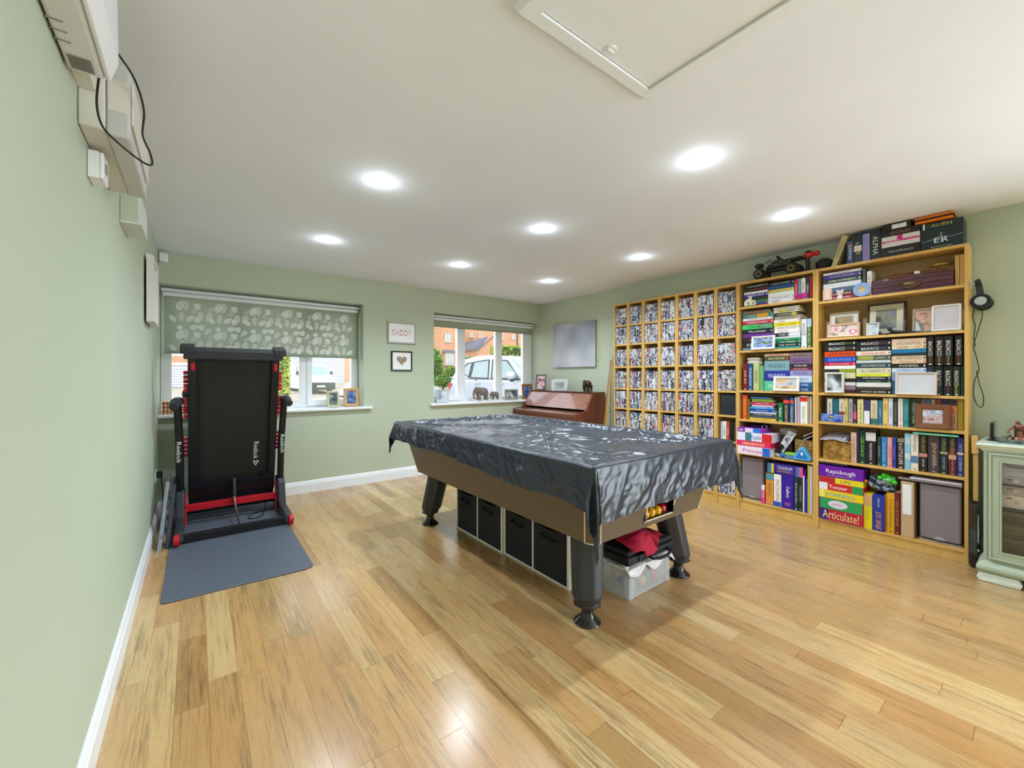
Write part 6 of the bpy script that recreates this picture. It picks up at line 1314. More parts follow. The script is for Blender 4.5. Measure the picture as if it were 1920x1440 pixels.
def make_item(it, shelf):
    orient, kind, nm, idx, n, y0, y1, z0, z1, dep, dx, col, tcol, text, word = it
    x = XB+dx; y0, y1 = max(y0, y1), min(y0, y1); z1 = min(z1, 2.252) if z1 > 2.05 else z1
    g = .0004; y0 -= g; y1 += g; z1 -= g; z0 += .0003
    dep = min(dep, XW-.009-x)
    if text in ('ALIEN', 'ER'): z0 = 2.02+(z0-2.02)*.94; z1 = 2.02+(z1-2.02)*.94
    if z1 < 2.0 and y0 > -3.49 and 'tower' not in shelf: y0 = min(y0, -2.9206); y1 = max(y1, -3.4735)
    elif z1 < 2.0 and 'tower' not in shelf: y0 = min(y0, -3.5112); y1 = max(y1, -4.2795)
    big = kind != 'book'; m = mat('cover_'+col, col, .38, bump=.05, bscale=90)
    if kind == 'book':
        t = .0022 if (y0-y1 if orient == 'V' else z1-z0) > .012 else .001
        if orient == 'V':
            p = [(x+.002, y0), (x, y0-.002), (x, y1+.002), (x+.002, y1), (x+dep, y1), (x+dep, y1+t), (x+t, y1+t), (x+t, y0-t), (x+dep, y0-t), (x+dep, y0)]
            mb = MB().prism([(a, b, z0) for a, b in p], (0, 0, z1-z0)); pg = MB().box(x+t, x+dep-.003, y1+t, y0-t, z0+.002, z1-.003)
        else:
            p = [(x+.002, z1), (x, z1-.0015), (x, z0+.0015), (x+.002, z0), (x+dep, z0), (x+dep, z0+t), (x+t, z0+t), (x+t, z1-t), (x+dep, z1-t), (x+dep, z1)]
            mb = MB().prism([(a, y1, b) for a, b in p], (0, y0-y1, 0)); pg = MB().box(x+t, x+dep-.003, y1+.003, y0-.003, z0+t, z1-t)
        name = 'book'
    else:
        mb = MB().box(x, x+dep, y1, y0, z0, z1); name = 'game_box' if kind == 'game box' else 'disc_box_set'; pg = None
    w_ = word; where = ('%s from top' if orient == 'H' else '%s from left') % ORDN[idx] if n > 1 else ''
    noun = 'book' if kind == 'book' else 'game box' if kind == 'game box' else 'disc box'
    pos = {'left-hand stack': 'left stack', 'right-hand stack': 'right stack', 'middle stack': 'middle stack', 'central stack': 'central stack', 'stack of travel books': 'travel stack', 'stack of boxes': 'box stack', 'stack at the left': 'left stack',
           'upright row at the right': 'right row', 'upright pair at the right': 'right pair', 'upright row at the left': 'left row', 'upright pair at the left': 'left pair', 'row of boxes': 'box row', 'row of tall books': 'tall row', 'upright pair': 'upright pair',
           'upper upright row': 'upper row', 'lower upright row': 'lower row', 'left part of the upright row': 'left half row', 'right part of the upright row': 'right half row', 'pair of upright boxes': 'upright pair', 'row beside the magazine file': 'beside magazine file',
           'upright row on the left': 'upright row', 'upright books': 'upright row', 'on top of the row of boxes': 'lying on the upright boxes', 'lying on the right part of the upright row': 'lying on the right row'}[nm]
    def mk(w): return '%s %s, %s %s, %s' % (w, noun, where, pos, SHORT[shelf]) if where else '%s %s, %s, %s' % (w, noun, pos, SHORT[shelf])
    lab = mk(w_)
    if len(lab.replace(',', ' ').split()) > 16: lab = mk(w_.split(' with ')[0])
    o = mb.obj(name, m, None, bevel=0 if kind == 'book' else .0015, label=lab, cat='book' if kind == 'book' else 'box', group=('books' if kind == 'book' else 'boxes')+' in the %s, %s' % (pos, SHORT[shelf]))
    if pg: pg.obj('pages', page_m, o)
    yc, zc = (y0+y1)/2, (z0+z1)/2
    if orient == 'V' and not (text in ('SPEAK OUT',)):
        M = lambda a, b, n_: (x-n_, yc-b, zc-a); L_, T_ = z1-z0, y0-y1
    elif orient == 'V':
        M = lambda a, b, n_: (x-n_, yc+b, zc+a); L_, T_ = z1-z0, y0-y1
    else:
        M = lambda a, b, n_: (x-n_, yc-a, zc+b); L_, T_ = y0-y1, z1-z0
    if kind == 'game box' and orient == 'H':
        MB().box(x-.0002, x+.0004, y1+.001, y0-.001, z0+.0012, z0+.0022).obj('lid_seam', cmat('c8c0b8' if col > 'a' else '302830'), o)
    local_book(o, o, M, col, tcol, text, word, L_, T_, kind)
    return o
for shelf, items in BOOKS:
    for it in items: make_item(it, shelf)

# ================= THINGS ON THE SHELVES =================
# --- middle bookcase
t = thing('pink_bowl', 'shiny magenta bowl on the top shelf of the middle bookcase', 'bowl', (XB+.03, -3.395, 1.797))
MB().lathe([(0, 1.798), (.035, 1.798), (.052, 1.815), (.06, 1.85), (.058, 1.85), (.05, 1.818), (0, 1.805)], (XB+.062, -3.395, 0), 28).obj('bowl_body', mat('magenta_gloss', 'cc2c9c', .12, coat=.5), t, smooth=True)
t = thing('house_ornament', 'small white cottage ornament on a green base, top shelf of middle bookcase', 'ornament', (XB+.0, -3.005, 1.797))
MB().box(XB+.001, XB+.018, -3.055, -2.955, 1.797, 1.806).obj('base', mat('lawn_green', '6c8c4c', .7), t, bevel=.002)
MB().box(XB+.002, XB+.016, -3.052, -2.962, 1.806, 1.84).prism([(XB+.002, -3.055, 1.84), (XB+.002, -2.99, 1.865), (XB+.002, -2.958, 1.84)], (.014, 0, 0)).box(XB+.004, XB+.014, -3.02, -3.0, 1.84, 1.882).obj('cottage', mat('cottage_white', 'e4e2d0', .6), t)
MB().box(XB+.0005, XB+.0025, -3.04, -3.03, 1.815, 1.83).box(XB+.0005, XB+.0025, -3.0, -2.99, 1.812, 1.832).obj('windows', mat('dark_brown', '4c3828'), t)
picture('white frame with a blue seascape, second shelf of middle bookcase', .185, .12, (XB+.0, -3.113, 1.4115), '-x', .12, .018, 'f0ecea', pic=pics['sea'])
picture('white frame with a sandy beach photo, third shelf of middle bookcase', .19, .125, (XB+.0, -3.288, 1.0595), '-x', .12, .02, 'ece8e4', pic=pics['sand'])
t = thing('round_tin', 'pale round tin lying on upright books, third shelf of middle bookcase', 'tin', (XB+.075, -3.02, 1.29)); zt = 1.262+.03
MB().lathe([(0, 1.288), (.062, 1.288), (.065, 1.293), (.065, 1.305), (.06, 1.309), (.058, 1.325), (.065, 1.33), (.065, 1.342), (.06, 1.346), (0, 1.346)], (XB+.085, -3.02, 0), 28).obj('tin_body', mat('tin_cream', 'cdc2b4', .35, .2), t, smooth=True)
t = thing('paper_folder', 'thin brown folder lying across the travel books, middle bookcase fourth shelf', 'folder', (XB+.09, -3.15, 1.0)); MB().prism([(XB+.03, -2.975, 1.022), (XB+.03, -3.32, 1.015), (XB+.03, -3.32, 1.019), (XB+.03, -2.975, 1.030)], (.13, 0, 0)).obj('folder_body', mat('folder_brown', '6a5c50', .7), t)
disc = mat('black_gloss', '141418', .12)
t = thing('black_tray', 'flat black oval tray lying on top of the puzzle boxes, middle bookcase', 'tray', (XB+.08, -3.04, .74)); MB().lathe([(0, .742), (.09, .742), (.1, .758), (.096, .76), (.085, .748), (0, .747)], (XB+.095, -3.04, 0), 28, 'z', .75, 1).obj('tray_body', disc, t, smooth=True)
t = thing('cap', 'pale grey rounded cloth cap at the back of the fifth shelf, middle bookcase', 'cap', (XB+.11, -3.22, .69)); MB().ball((XB+.12, -3.262, .725), .055, 18, 10, (.75, 1.3, .55)).obj('cap_crown', mat('cap_grey', 'a8a098', .85, bump=.4, bscale=200), t, smooth=True)
MB().ball((XB+.085, -3.262, .70), .045, 14, 6, (.8, 1.1, .12)).obj('cap_peak', mat('cap_grey'), t, smooth=True); MB().box(XB+.09, XB+.17, -3.30, -3.225, .506, .70).obj('cap_stand', mat('dark_brown_b', '4c3828'), t)
t = thing('tattoo_strip', 'silvery patterned strip of cut-outs propped diagonally, middle bookcase fifth shelf', 'strip', (XB+.04, -3.26, .506)); sm = ramp_noise('sparkle', ['48444c', 'a8a8b0', 'e0e0e8', '786c70'], 30, .3, seed=21)
MB().prism([(XB+.03, -3.185, .525), (XB+.03, -3.235, .507), (XB+.055, -3.345, .71), (XB+.055, -3.29, .735)], (.004, 0, 0)).obj('strip', sm, t)
MB().ball((XB+.033, -3.235, .595), .03, 16, 8, (.15, 1, .8)).obj('dark_oval', mat('plum_dark', '2c1420', .4), t, smooth=True); MB().prism([(XB+.028, -3.19, .548), (XB+.028, -3.235, .535), (XB+.028, -3.25, .565), (XB+.028, -3.205, .58)], (.004, 0, 0)).obj('dark_square', mat('plum_dark'), t)
def basket(label, x0, x1, y0, y1, z0, z1, cols):
    t = thing('wicker_basket', label, 'basket', ((x0+x1)/2, (y0+y1)/2, z0)); bm_ = ramp_noise('wicker_'+cols[0], cols, 30, .75, seed=22)
    MB().box(x0+.006, x1, y0+.006, y1-.006, z0, z1-.004).obj('shade_core', mat('basket_shadow', '4c3820', .9), t)  # dark inner box; shade between the strands is put into its colour
    rows = int((z1-z0)/.0105)
    for r in range(rows):
        z = z0+.006+r*(z1-z0-.008)/rows; m = MB(); n = int(abs(y1-y0)/.006)
        pts = [(x0+.003+.003*math.sin(k*1.25+(r % 2)*PI), y0+.004+(y1-y0-.008)*k/n, z+.0012*math.sin(k*2.1+r)) for k in range(n+1)]
        m.tube(pts, .0052, 5)
        m.tube([(x0+.006, y0+.004, z), (x1, y0+.004, z)], .005, 5); m.tube([(x0+.006, y1-.004, z), (x1, y1-.004, z)], .005, 5)
        m.obj('woven_strand', bm_, t, smooth=True)
    MB().tube([(x1, y0+.004, z1), (x0+.004, y0+.004, z1), (x0+.004, y1-.004, z1), (x1, y1-.004, z1)], .006, 6).obj('rim', bm_, t, smooth=True)
    return t
basket('woven seagrass basket at the right of the middle bookcase fifth shelf', XB+.06, XB+.18, -3.452, -3.33, .5055, .66, ['7c6034', 'a8844c', 'ccac6c'])
basket('woven seagrass basket under a plastic bag, wide bookcase fifth shelf', XB+.02, XB+.18, -3.706, -3.534, .5425, .69, ['80602c', 'b8883c', 'd8b060'])
for k, (c_, n_, z) in enumerate([('203c74', 'navy', .672), ('6c1c34', 'maroon', .70)]):
    t = thing('booklet', '%s booklet sticking out of the basket on the middle bookcase' % n_, 'booklet', (XB+.1, -3.39, z)); MB().prism([(XB+.07, -3.385, z+.0), (XB+.07, -3.455, z+.045), (XB+.07, -3.462, z+.033), (XB+.07, -3.392, z-.012)], (.10, 0, 0)).obj('booklet_cover', cmat(c_), t)
    MB().prism([(XB+.068, -3.388, z-.003), (XB+.068, -3.455, z+.038), (XB+.068, -3.458, z+.034), (XB+.068, -3.391, z-.009)], (.09, 0, 0)).obj('booklet_pages', page_m, t)
bl = mat('toy_blue', '5cacE4'.lower(), .3, coat=.3); bl2 = mat('toy_blue_dark', '2878c8', .35)
t = thing('triangle_toy', 'light blue rounded triangular toy at the front of the middle bookcase fifth shelf', 'toy', (XB, -3.417, .506))
def tri_(r, s, x): 
    P = []; cy_, cz_ = -3.404, .552
    for k in range(3):
        a = PI/2+k*2*PI/3; c = (cy_+.048*s*math.cos(a)*1.05, cz_+.048*s*math.sin(a)+.0)
        for j in range(-3, 4): b = a+j*PI/9*1.0; P.append((x, c[0]+r*math.cos(b), c[1]+r*math.sin(b)))
    return P
MB().prism(tri_(.016, 1, XB-.012), (.05, 0, 0)).obj('toy_body', bl, t, bevel=.003); MB().prism(tri_(.006, .8, XB-.0135), (.0015, 0, 0)).obj('toy_panel', bl2, t)
MB().ball((XB-.014, -3.404, .562), .01, 8, 6, (.3, .8, 1.6)).obj('toy_motif', white_m, t, smooth=True)
t = thing('card_game', 'small green and blue box in front of the basket, middle bookcase', 'box', (XB+.02, -3.315, .506)); MB().box(XB+.0, XB+.055, -3.352, -3.278, .506, .54).obj('box_base', mat('box_navy', '5c84b4', .4), t, bevel=.002); MB().box(XB-.001, XB+.056, -3.353, -3.277, .54, .556).obj('box_lid', mat('box_lime', '90cc48', .4), t, bevel=.002)
MB().ball((XB+.03, -3.252, .526), .02, 16, 10).obj('blue_ball', mat('ball_blue', '3080d8', .3), None, smooth=True, label='small blue ball beside the green-lidded box, middle bookcase', cat='ball')
t = thing('wire_loop', 'pale wire bracelet standing on the puzzle boxes, middle bookcase', 'bracelet', (XB+.03, -3.12, .73)); MB().tube([(XB+.03, -3.115+.02*math.cos(a), .748+.014*math.sin(a)) for a in [2*PI*k/20 for k in range(21)]], .0025, 6).obj('loop', chrome, t, smooth=True)
def tub(label, x0, y0, y1, z0, z1, dep=.15, name='storage_tub'):
    """grey plastic tub standing on end, its base facing the room"""
    pl = mat('tub_grey', '8a7f86', .5, bump=.2, bscale=400); t = thing(name, label, 'storage box', (x0+dep/2, (y0+y1)/2, z0))
    a, b = max(y0, y1), min(y0, y1)
    MB().frustum([(x0, a-.008, z0+.02), (x0, b+.008, z0+.02), (x0, b+.008, z1-.008), (x0, a-.008, z1-.008)], [(x0+dep, a, z0+.012), (x0+dep, b, z0+.012), (x0+dep, b, z1), (x0+dep, a, z1)]).obj('tub_body', pl, t, bevel=.01)
    MB().box(x0+.01, x0+dep, b+.003, a-.003, z0, z0+.011).obj('tub_rim', mat('tub_rim', 'b0a8a8', .5), t, bevel=.003)
    MB().prism([(x0-.002, a-.07, z0+.024), (x0-.002, b+.07, z0+.024), (x0-.002, b+.09, z0+.045), (x0-.002, a-.09, z0+.045)], (.004, 0, 0)).obj('moulded_grip', mat('tub_rim'), t)
    return t
tub('grey plastic tub standing on end, bottom shelf of middle bookcase', XB+.02, -2.925, -3.116, .0975, .478)
# --- wide bookcase, top shelf
t = thing('pillar_candle', 'pale pink pillar candle on a dish, wide bookcase top shelf', 'candle', (XB+.03, -3.563, 1.763)); MB().lathe([(0, 1.766), (.034, 1.766), (.034, 1.852), (.03, 1.856), (.0, 1.85)], (XB+.036, -3.563, 0), 24).obj('candle_wax', mat('candle_pink', 'f0cbb8', .5), t, smooth=True)
MB().lathe([(0, 1.7632), (.04, 1.7632), (.044, 1.769), (0, 1.7655)], (XB+.036, -3.563, 0), 24).obj('dish', mat('dish_brown', '8c7c6c', .4), t, smooth=True)
t = thing('animal_ornament', 'small white and pink china animal, wide bookcase top shelf', 'ornament', (XB+.012, -3.645, 1.763)); cw = mat('china_white', 'ecdcdc', .25)
m = MB().ball((XB+.012, -3.645, 1.783), .02, 12, 8, (.8, .9, 1)).ball((XB+.008, -3.645, 1.812), .021, 14, 8, (.9, 1.05, .9)); 
for s in (-1, 1): m.ball((XB+.01, -3.645+s*.016, 1.83), .007, 8, 6, (.5, 1, 1.2)); m.ball((XB+.002, -3.645+s*.01, 1.766), .007, 8, 6)
m.obj('ornament_body', cw, t, smooth=True); MB().ball((XB-.010, -3.638, 1.815), .003, 6, 5).ball((XB-.010, -3.652, 1.815), .003, 6, 5).obj('eyes', mat('dark_dot', '202030'), t)
t = thing('oval_frame', 'oval pale blue photo frame, wide bookcase top shelf', 'picture frame', (XB, -3.775, 1.763)); MB().lathe([(.026, -.004), (.05, -.004), (.05, .006), (.026, .006)], (XB+.0, -3.775, 1.8145), 32, 'x', 1, 1, True).obj('oval_border', mat('frame_blue', '86a8e0', .5), t, smooth=True)
MB().lathe([(0, -.001), (.027, -.001), (.027, .004), (0, .004)], (XB+.0, -3.775, 1.8145), 28, 'x').obj('picture', pics['sepia'], t)
chm = mat('chest_plum', '5e2c38', .35, col2='48202c', vscale=4, vstretch=(1, 1, 20), coat=.2); bras = mat('aged_brass', '7a6a44', .35, .8)
t = thing('wooden_chest', 'long plum-brown wooden case with a brass handle, wide bookcase top shelf', 'case', (XB+.1, -4.03, 1.763)); cx0, cya, cyb = XB+.02, -3.822, -4.232
MB().box(cx0, cx0+.16, cyb, cya, 1.763, 1.808).obj('case_base', chm, t, bevel=.003); MB().box(cx0, cx0+.16, cyb, cya, 1.8085, 1.868).obj('case_lid', chm, t, bevel=.003)
for z in (1.782, 1.84): MB().box(cx0-.0015, cx0, cyb, cya, z, z+.003).obj('groove_strip', mat('chest_dark', '38161e'), t)
yc = -4.025
MB().tube([(cx0-.004, yc+.05, 1.826), (cx0-.016, yc+.046, 1.806), (cx0-.022, yc+.025, 1.79), (cx0-.023, yc, 1.784), (cx0-.022, yc-.025, 1.79), (cx0-.016, yc-.046, 1.806), (cx0-.004, yc-.05, 1.826)], .0038, 8).obj('brass_handle', bras, t, smooth=True)
MB().ball((cx0-.001, yc, 1.815), .027, 16, 8, (.12, 1.15, .55)).ball((cx0-.003, yc+.052, 1.83), .007, 8, 6).ball((cx0-.003, yc-.052, 1.83), .007, 8, 6).obj('back_plate', bras, t, smooth=True)
t = thing('carved_box', 'carved golden-brown wooden box on the plum case, wide bookcase top shelf', 'box', (XB+.1, -4.06, 1.868)); cvm = mat('carved_wood', '9a6a3c', .6, bump=1, bscale=90, col2='6c4424', vscale=40)
MB().box(XB+.05, XB+.17, -4.232, -3.893, 1.868, 1.8865).obj('box_base', cvm, t, bevel=.002); MB().box(XB+.048, XB+.172, -4.232, -3.891, 1.887, 1.905).obj('box_lid', cvm, t, bevel=.002)
m = MB()
for k in range(22): m.tube([(XB+.047, -3.9-k*.015, 1.872+.004*(k % 2)), (XB+.045, -3.907-k*.015, 1.88), (XB+.047, -3.914-k*.015, 1.874)], .002, 4); m.tube([(XB+.045, -3.9-k*.015, 1.891), (XB+.043, -3.907-k*.015, 1.899), (XB+.045, -3.914-k*.015, 1.892)], .002, 4)
m.obj('carving', cvm, t); MB().ball((XB+.045, -4.06, 1.888), .012, 10, 6, (.3, 1.3, 1.3)).obj('clasp', mat('silver_metal', 'c8ccd0', .25, 1), t, smooth=True)
t = thing('golden_lidded_dish', 'flat golden lidded dish on the carved box, wide bookcase', 'dish', (XB+.11, -4.16, 1.905)); MB().lathe([(0, 1.9055), (.05, 1.906), (.06, 1.918), (.058, 1.93), (.03, 1.94), (0, 1.942)], (XB+.11, -4.165, 0), 24).obj('dish_body', mat('gold_worn', 'a8843c', .35, .6), t, smooth=True)
t = thing('wooden_panel_box', 'upright plain pine box at the right end, wide bookcase top shelf', 'box', (XB+.1, -4.257, 1.763)); MB().box(XB+.04, XB+.18, -4.277, -4.236, 1.763, 1.962).obj('box_body', oak, t, bevel=.002); MB().box(XB+.0385, XB+.04, -4.2575, -4.2555, 1.765, 1.96).obj('seam', mat('chest_dark'), t)
# --- second shelf frames
picture('pale wood landscape frame with a baby photo, behind the pink one, wide bookcase', .182, .205, (XB+.12, -3.64, 1.4755), '-x', .1, .012, 'd8c8b8', mountw=.022, mcol='e8e4e0', pic=pics['sepia'])
picture('pinkish wood landscape frame with children, front left of the second shelf', .198, .107, (XB+.015, -3.663, 1.4755), '-x', .12, .018, 'd8b090', pic=pics['kids'])
picture('largest dark brown frame with cream mount and a couple photo, second shelf', .215, .242, (XB+.12, -3.885, 1.4755), '-x', .1, .016, '40281c', mountw=.035, mcol='d8d0b4', pic=pics['green'])
picture('tiny white instant photo leaning before the dark brown frame', .07, .092, (XB+.015, -3.833, 1.4755), '-x', .14, .008, 'dfe3e8', pic=pics['chev'])
t = thing('acrylic_block', 'clear acrylic photo block in front of the dark brown frame', 'picture frame', (XB+.05, -3.9, 1.4755)); MB().box(XB+.05, XB+.062, -4.0, -3.79, 1.476, 1.575).obj('block', glass_mat('acrylic', (.93, .95, .98, 1), .10), t)
picture('latticed silver frame with a child in a hat, second shelf of wide bookcase', .105, .17, (XB+.07, -4.083, 1.4755), '-x', .13, .016, 'b8a894', pic=pics['hat'], ornate=True, brough=.3)
picture('bright white ornate frame with a blurred picture, right end of second shelf', .135, .172, (XB+.012, -4.20, 1.4755), '-x', .10, .012, 'e8e6e2', pic=pics['blurpink'], ornate=True)
t = thing('cat_ornament', 'black reclining cat ornament lying along the second shelf, wide bookcase', 'ornament', (XB+.02, -3.97, 1.4755)); bk = mat('cast_black', '1e1a1c', .4)
m = MB().ball((XB+.012, -3.925, 1.512), .0135, 14, 8).tube([(XB+.012, -3.93, 1.502), (XB+.014, -3.945, 1.49), (XB+.016, -3.985, 1.486), (XB+.016, -4.03, 1.483), (XB+.014, -4.085, 1.479), (XB+.012, -4.13, 1.478)], [.009, .013, .010, .008, .004, .002], 8).tube([(XB+.008, -3.94, 1.485), (XB+.002, -3.915, 1.479), (XB+.0, -3.9, 1.478)], [.007, .005, .004], 6)
for s in (-1, 1): m.ball((XB+.012, -3.925+s*.008, 1.524), .004, 6, 5, (.6, 1, 1.6))
m.obj('cat_body', bk, t, smooth=True)
MB().ball((XB+.012, -3.87, 1.487), .014, 10, 6, (.6, .8, .9)).tube([(XB+.012, -3.87, 1.49), (XB+.008, -3.885, 1.478)], .006, 6).obj('kitten_ornament', bk, None, smooth=True, label='little black ornament between the instant photo and the reclining cat', cat='ornament')
# --- third and fourth shelf
picture('silver frame with a photo of a person in black, left end of third shelf', .122, .158, (XB+.0, -3.613, 1.0555), '-x', .05, .018, 'd8d6cc', pic=pics['grey'], ornate=True)
picture('wide silver frame with blurred pale picture, right part of third shelf', .205, .155, (XB-.005, -4.058, 1.0555), '-x', .10, .014, 'dcc8c0', pic=pics['blur'], brough=.15)
picture('broad brown wooden frame with a family photo, fourth shelf of wide bookcase', .168, .165, (XB+.0, -4.138, .8335), '-x', .08, .038, '7c4c30', pic=pics['coll'])
t = thing('brocade_box', 'small blue brocade box with gold clasp, left of the fourth shelf', 'box', (XB+.03, -3.594, .8335)); MB().box(XB+.0, XB+.02, -3.66, -3.526, .8335, .893).obj('box_body', ramp_noise('brocade', ['20348c', '3c5cb4', '8098d0', '2c4498'], 26, .6, seed=23), t, bevel=.003)
MB().ball((XB-.001, -3.592, .872), .011, 12, 6, (.25, 1.2, .8)).obj('clasp', mat('gold_leaf', 'c8a050', .25, .9), t, smooth=True)
t = thing('plastic_bag', 'clear zip bag of papers lying on the left seagrass basket, wide bookcase', 'bag', (XB+.08, -3.61, .70))
MB().grid(lambda u, v: (XB+.0+v*.16, -3.52-u*.165, .70+.014*math.sin(PI*u)+.03*v+.006*noise.noise(Vector((u*6, v*6, 0)))-.012*(1-v)), 20, 14).obj('bag_film', mat('bag_grey', 'a8a0ac', .2, spec=.8), t, smooth=True, solid=.006)
MB().grid(lambda u, v: (XB-.002+.16*v, -3.665-u*.012, .708+.032*v), 2, 6).obj('bag_seal', mat('bag_seal', 'c8d0e8', .2), t, smooth=True, solid=.003)
t = thing('yellow_ribbon', 'short yellow ribbon on the fifth shelf edge of the wide bookcase', 'ribbon', (XB+.003, -4.16, .5425)); MB().grid(lambda u, v: (XB+.002+v*.01, -4.145-u*.06, .5435+.004*abs(math.sin(u*7))), 12, 2).obj('ribbon', mat('ribbon_yellow', 'dcd840', .6), t, smooth=True, solid=.001)
# --- bottom shelf
t = thing('laptop', 'closed dark grey tablet lying on the game stack, wide bookcase', 'tablet', (XB+.08, -3.60, .517)); 
MB().box(XB+.01, XB+.15, -3.69, -3.52, .507, .5215).obj('tablet_body', mat('tablet_grey', '3c4048', .4), t, bevel=.004)
t = thing('magazine_file', 'beige card magazine file with a white label, bottom shelf of wide bookcase', 'file', (XB+.08, -4.015, .0835)); kf = mat('card_beige', 'c8a880', .7)
MB().box(XB+.0, XB+.17, -4.05, -3.985, .0835, .462).obj('file_body', kf, t, bevel=.002); MB().box(XB-.0012, XB, -4.038, -3.994, .24, .445).obj('paper_label', white_m, t)
tub('large grey plastic tub standing on end, bottom right of wide bookcase', XB+.02, -4.068, -4.272, .0835, .472)
t = thing('flat_tray', 'flat grey plastic tray with a white one on it, lying over the large tub', 'tray', (XB+.08, -4.12, .475)); MB().box(XB+.0, XB+.17, -4.273, -3.97, .4735, .486).obj('lower_tray', mat('tub_grey'), t, bevel=.003); MB().box(XB-.002, XB+.16, -4.27, -4.03, .487, .499).obj('upper_tray', mat('lid_white', 'd0c8d4', .4), t, bevel=.003)
cam_m = ramp_noise('camouflage', ['1c2638', '2c3c54', '8c98a8', 'c8ccd4', '24304c'], 30, .8, seed=24, const=True)
t = thing('camouflage_pouch', 'navy camouflage pouch full of green balls, bottom shelf of wide bookcase', 'pouch', (XB+.07, -3.87, .37)); 
MB().grid(lambda u, v: (XB+.065-.06*math.cos(2*PI*u)*(.75+.25*v), -3.885-.075*math.sin(2*PI*u)*(.7+.35*v), .378+.075*v+.012*math.sin(2*PI*u*2)*v+.006*noise.noise(Vector((u*9, v*5, 2)))), 36, 10).obj('pouch_cloth', cam_m, t, smooth=True, solid=.003)
MB().ball((XB+.07, -3.83, .41), .04, 14, 8, (1.1, 1, 1)).obj('pouch_fold', cam_m, t, smooth=True); MB().ball((XB+.065, -3.885, .385), .06, 14, 8, (.9, 1.1, .4)).obj('pouch_base', cam_m, t, smooth=True)
gb = mat('ball_green', '44c428', .4); k = 0
gn = ['leftmost low', 'topmost', 'lower left of centre', 'upper middle', 'front middle', 'upper right of centre', 'rightmost low', 'back left', 'back right']
for k, (dx_, y, z) in enumerate([(.02, -3.872, .458), (.03, -3.892, .478), (.02, -3.9, .45), (.035, -3.915, .468), (.02, -3.925, .447), (.04, -3.94, .46), (.02, -3.95, .44), (.06, -3.9, .475), (.07, -3.93, .465)]):
    MB().ball((XB+dx_, y, z), .0155, 12, 8).obj('green_ball', gb, None, smooth=True, label='bright green ball in the camouflage pouch, %s of nine' % gn[k], cat='ball', group='green balls in the camouflage pouch')
MB().ball((XB+.02, -3.792, .42), .012, 10, 8).obj('orange_ball', mat('ball_orange', 'f08030', .4), None, smooth=True, label='small orange ball beside the camouflage pouch', cat='ball')
# --- on top
t = thing('tall_leaning_book', 'tall cream book leaning on top of the wide bookcase, left end', 'book', (XB+.08, -3.62, 2.02)); lb = mat('book_cream', 'c8b888', .5)
MB().prism([(XB+.02, -3.585, 2.0205), (XB+.02, -3.618, 2.0205), (XB+.02, -3.69, 2.235), (XB+.02, -3.655, 2.247)], (.16, 0, 0)).obj('cover', lb, t, bevel=.002)
w = MB(); a = Vector((0, .074, -.22)).normalized(); letter(w, 'COELHO', (XB+.0185, -3.64, 2.14), a, Vector((0, -.95, -.32)).normalized(), .13, .017); w.obj('title', cmat('7c8058'), t)
t = thing('label_box', 'flat black box with a white printed label, highest on the wide bookcase', 'box', (XB+.08, -3.96, 2.205)); MB().box(XB+.02, XB+.17, -4.032, -3.887, 2.20, 2.25).obj('box_body', mat('box_black', '201e20', .5), t, bevel=.002); MB().box(XB+.0188, XB+.02, -4.01, -3.935, 2.212, 2.242).obj('label_sticker', white_m, t)
w = MB(); letter(w, 'TRAVELLER', (XB+.0186, -3.972, 2.237), (0, -1, 0), (0, 0, 1), .06, .004); w.obj('small_print', cmat('404040'), t)
t = thing('orange_case', 'orange and black zipped hard case on top of the wide bookcase', 'case', (XB+.08, -4.14, 2.216)); oc = mat('case_orange', 'f07818', .5, bump=.2, bscale=300)
def pill(x0, x1, ya, yb, za, zb, m, nm):
    r = .018; MB().box(x0, x1, yb, ya, za, zb).obj(nm, m, t, bevel=r if zb-za > .02 else .004)
ztop = 2.2065
MB().box(XB+.02, XB+.17, -4.232, -4.05, ztop, ztop+.02).obj('lower_shell', oc, t, bevel=.008); MB().box(XB+.018, XB+.172, -4.234, -4.048, ztop+.02, ztop+.028).obj('zip_band', mat('box_black'), t, bevel=.003); MB().box(XB+.02, XB+.17, -4.232, -4.05, ztop+.028, ztop+.046).obj('upper_shell', oc, t, bevel=.008)
# remote-control buggy
t = thing('toy_buggy', 'black off-road toy buggy with gold-rimmed wheels on the middle bookcase', 'toy car', (XB+.07, -3.18, 2.02)); bb = mat('buggy_black', '121416', .4); gr = mat('gold_rim', 'b89048', .35, .6)
for wy, wz, r in ((-3.08, 2.064, .042), (-3.325, 2.066, .044)):
    for wx in (XB+.012, XB+.125):
        w = MB(); w.lathe([(r*.5, -.016), (r*.92, -.018), (r, -.01), (r, .012), (r*.92, .02), (r*.5, .018)], (wx, wy, wz), 22, 'x', ring=True)
        for k in range(16): a = 2*PI*k/16; w.box(wx-.016, wx+.018, wy+r*math.cos(a)-.004, wy+r*math.cos(a)+.004, wz+r*math.sin(a)-.004, wz+r*math.sin(a)+.004) if wz+r*math.sin(a) > 2.026 else None
        wo = w.obj('wheel', mat('tyre', '24262a', .7), t, smooth=True)
        MB().lathe([(r*.42, -.021), (r*.55, -.021), (r*.55, -.015), (r*.42, -.015)], (wx, wy, wz), 22, 'x', ring=True).obj('rim_ring', gr, wo, smooth=True); MB().lathe([(0, -.014), (r*.44, -.014), (r*.44, -.01), (0, -.006)], (wx, wy, wz), 14, 'x').obj('hub', bb, wo, smooth=True)
MB().box(XB+.04, XB+.1, -3.3, -3.12, 2.075, 2.1).obj('chassis', bb, t, bevel=.006)
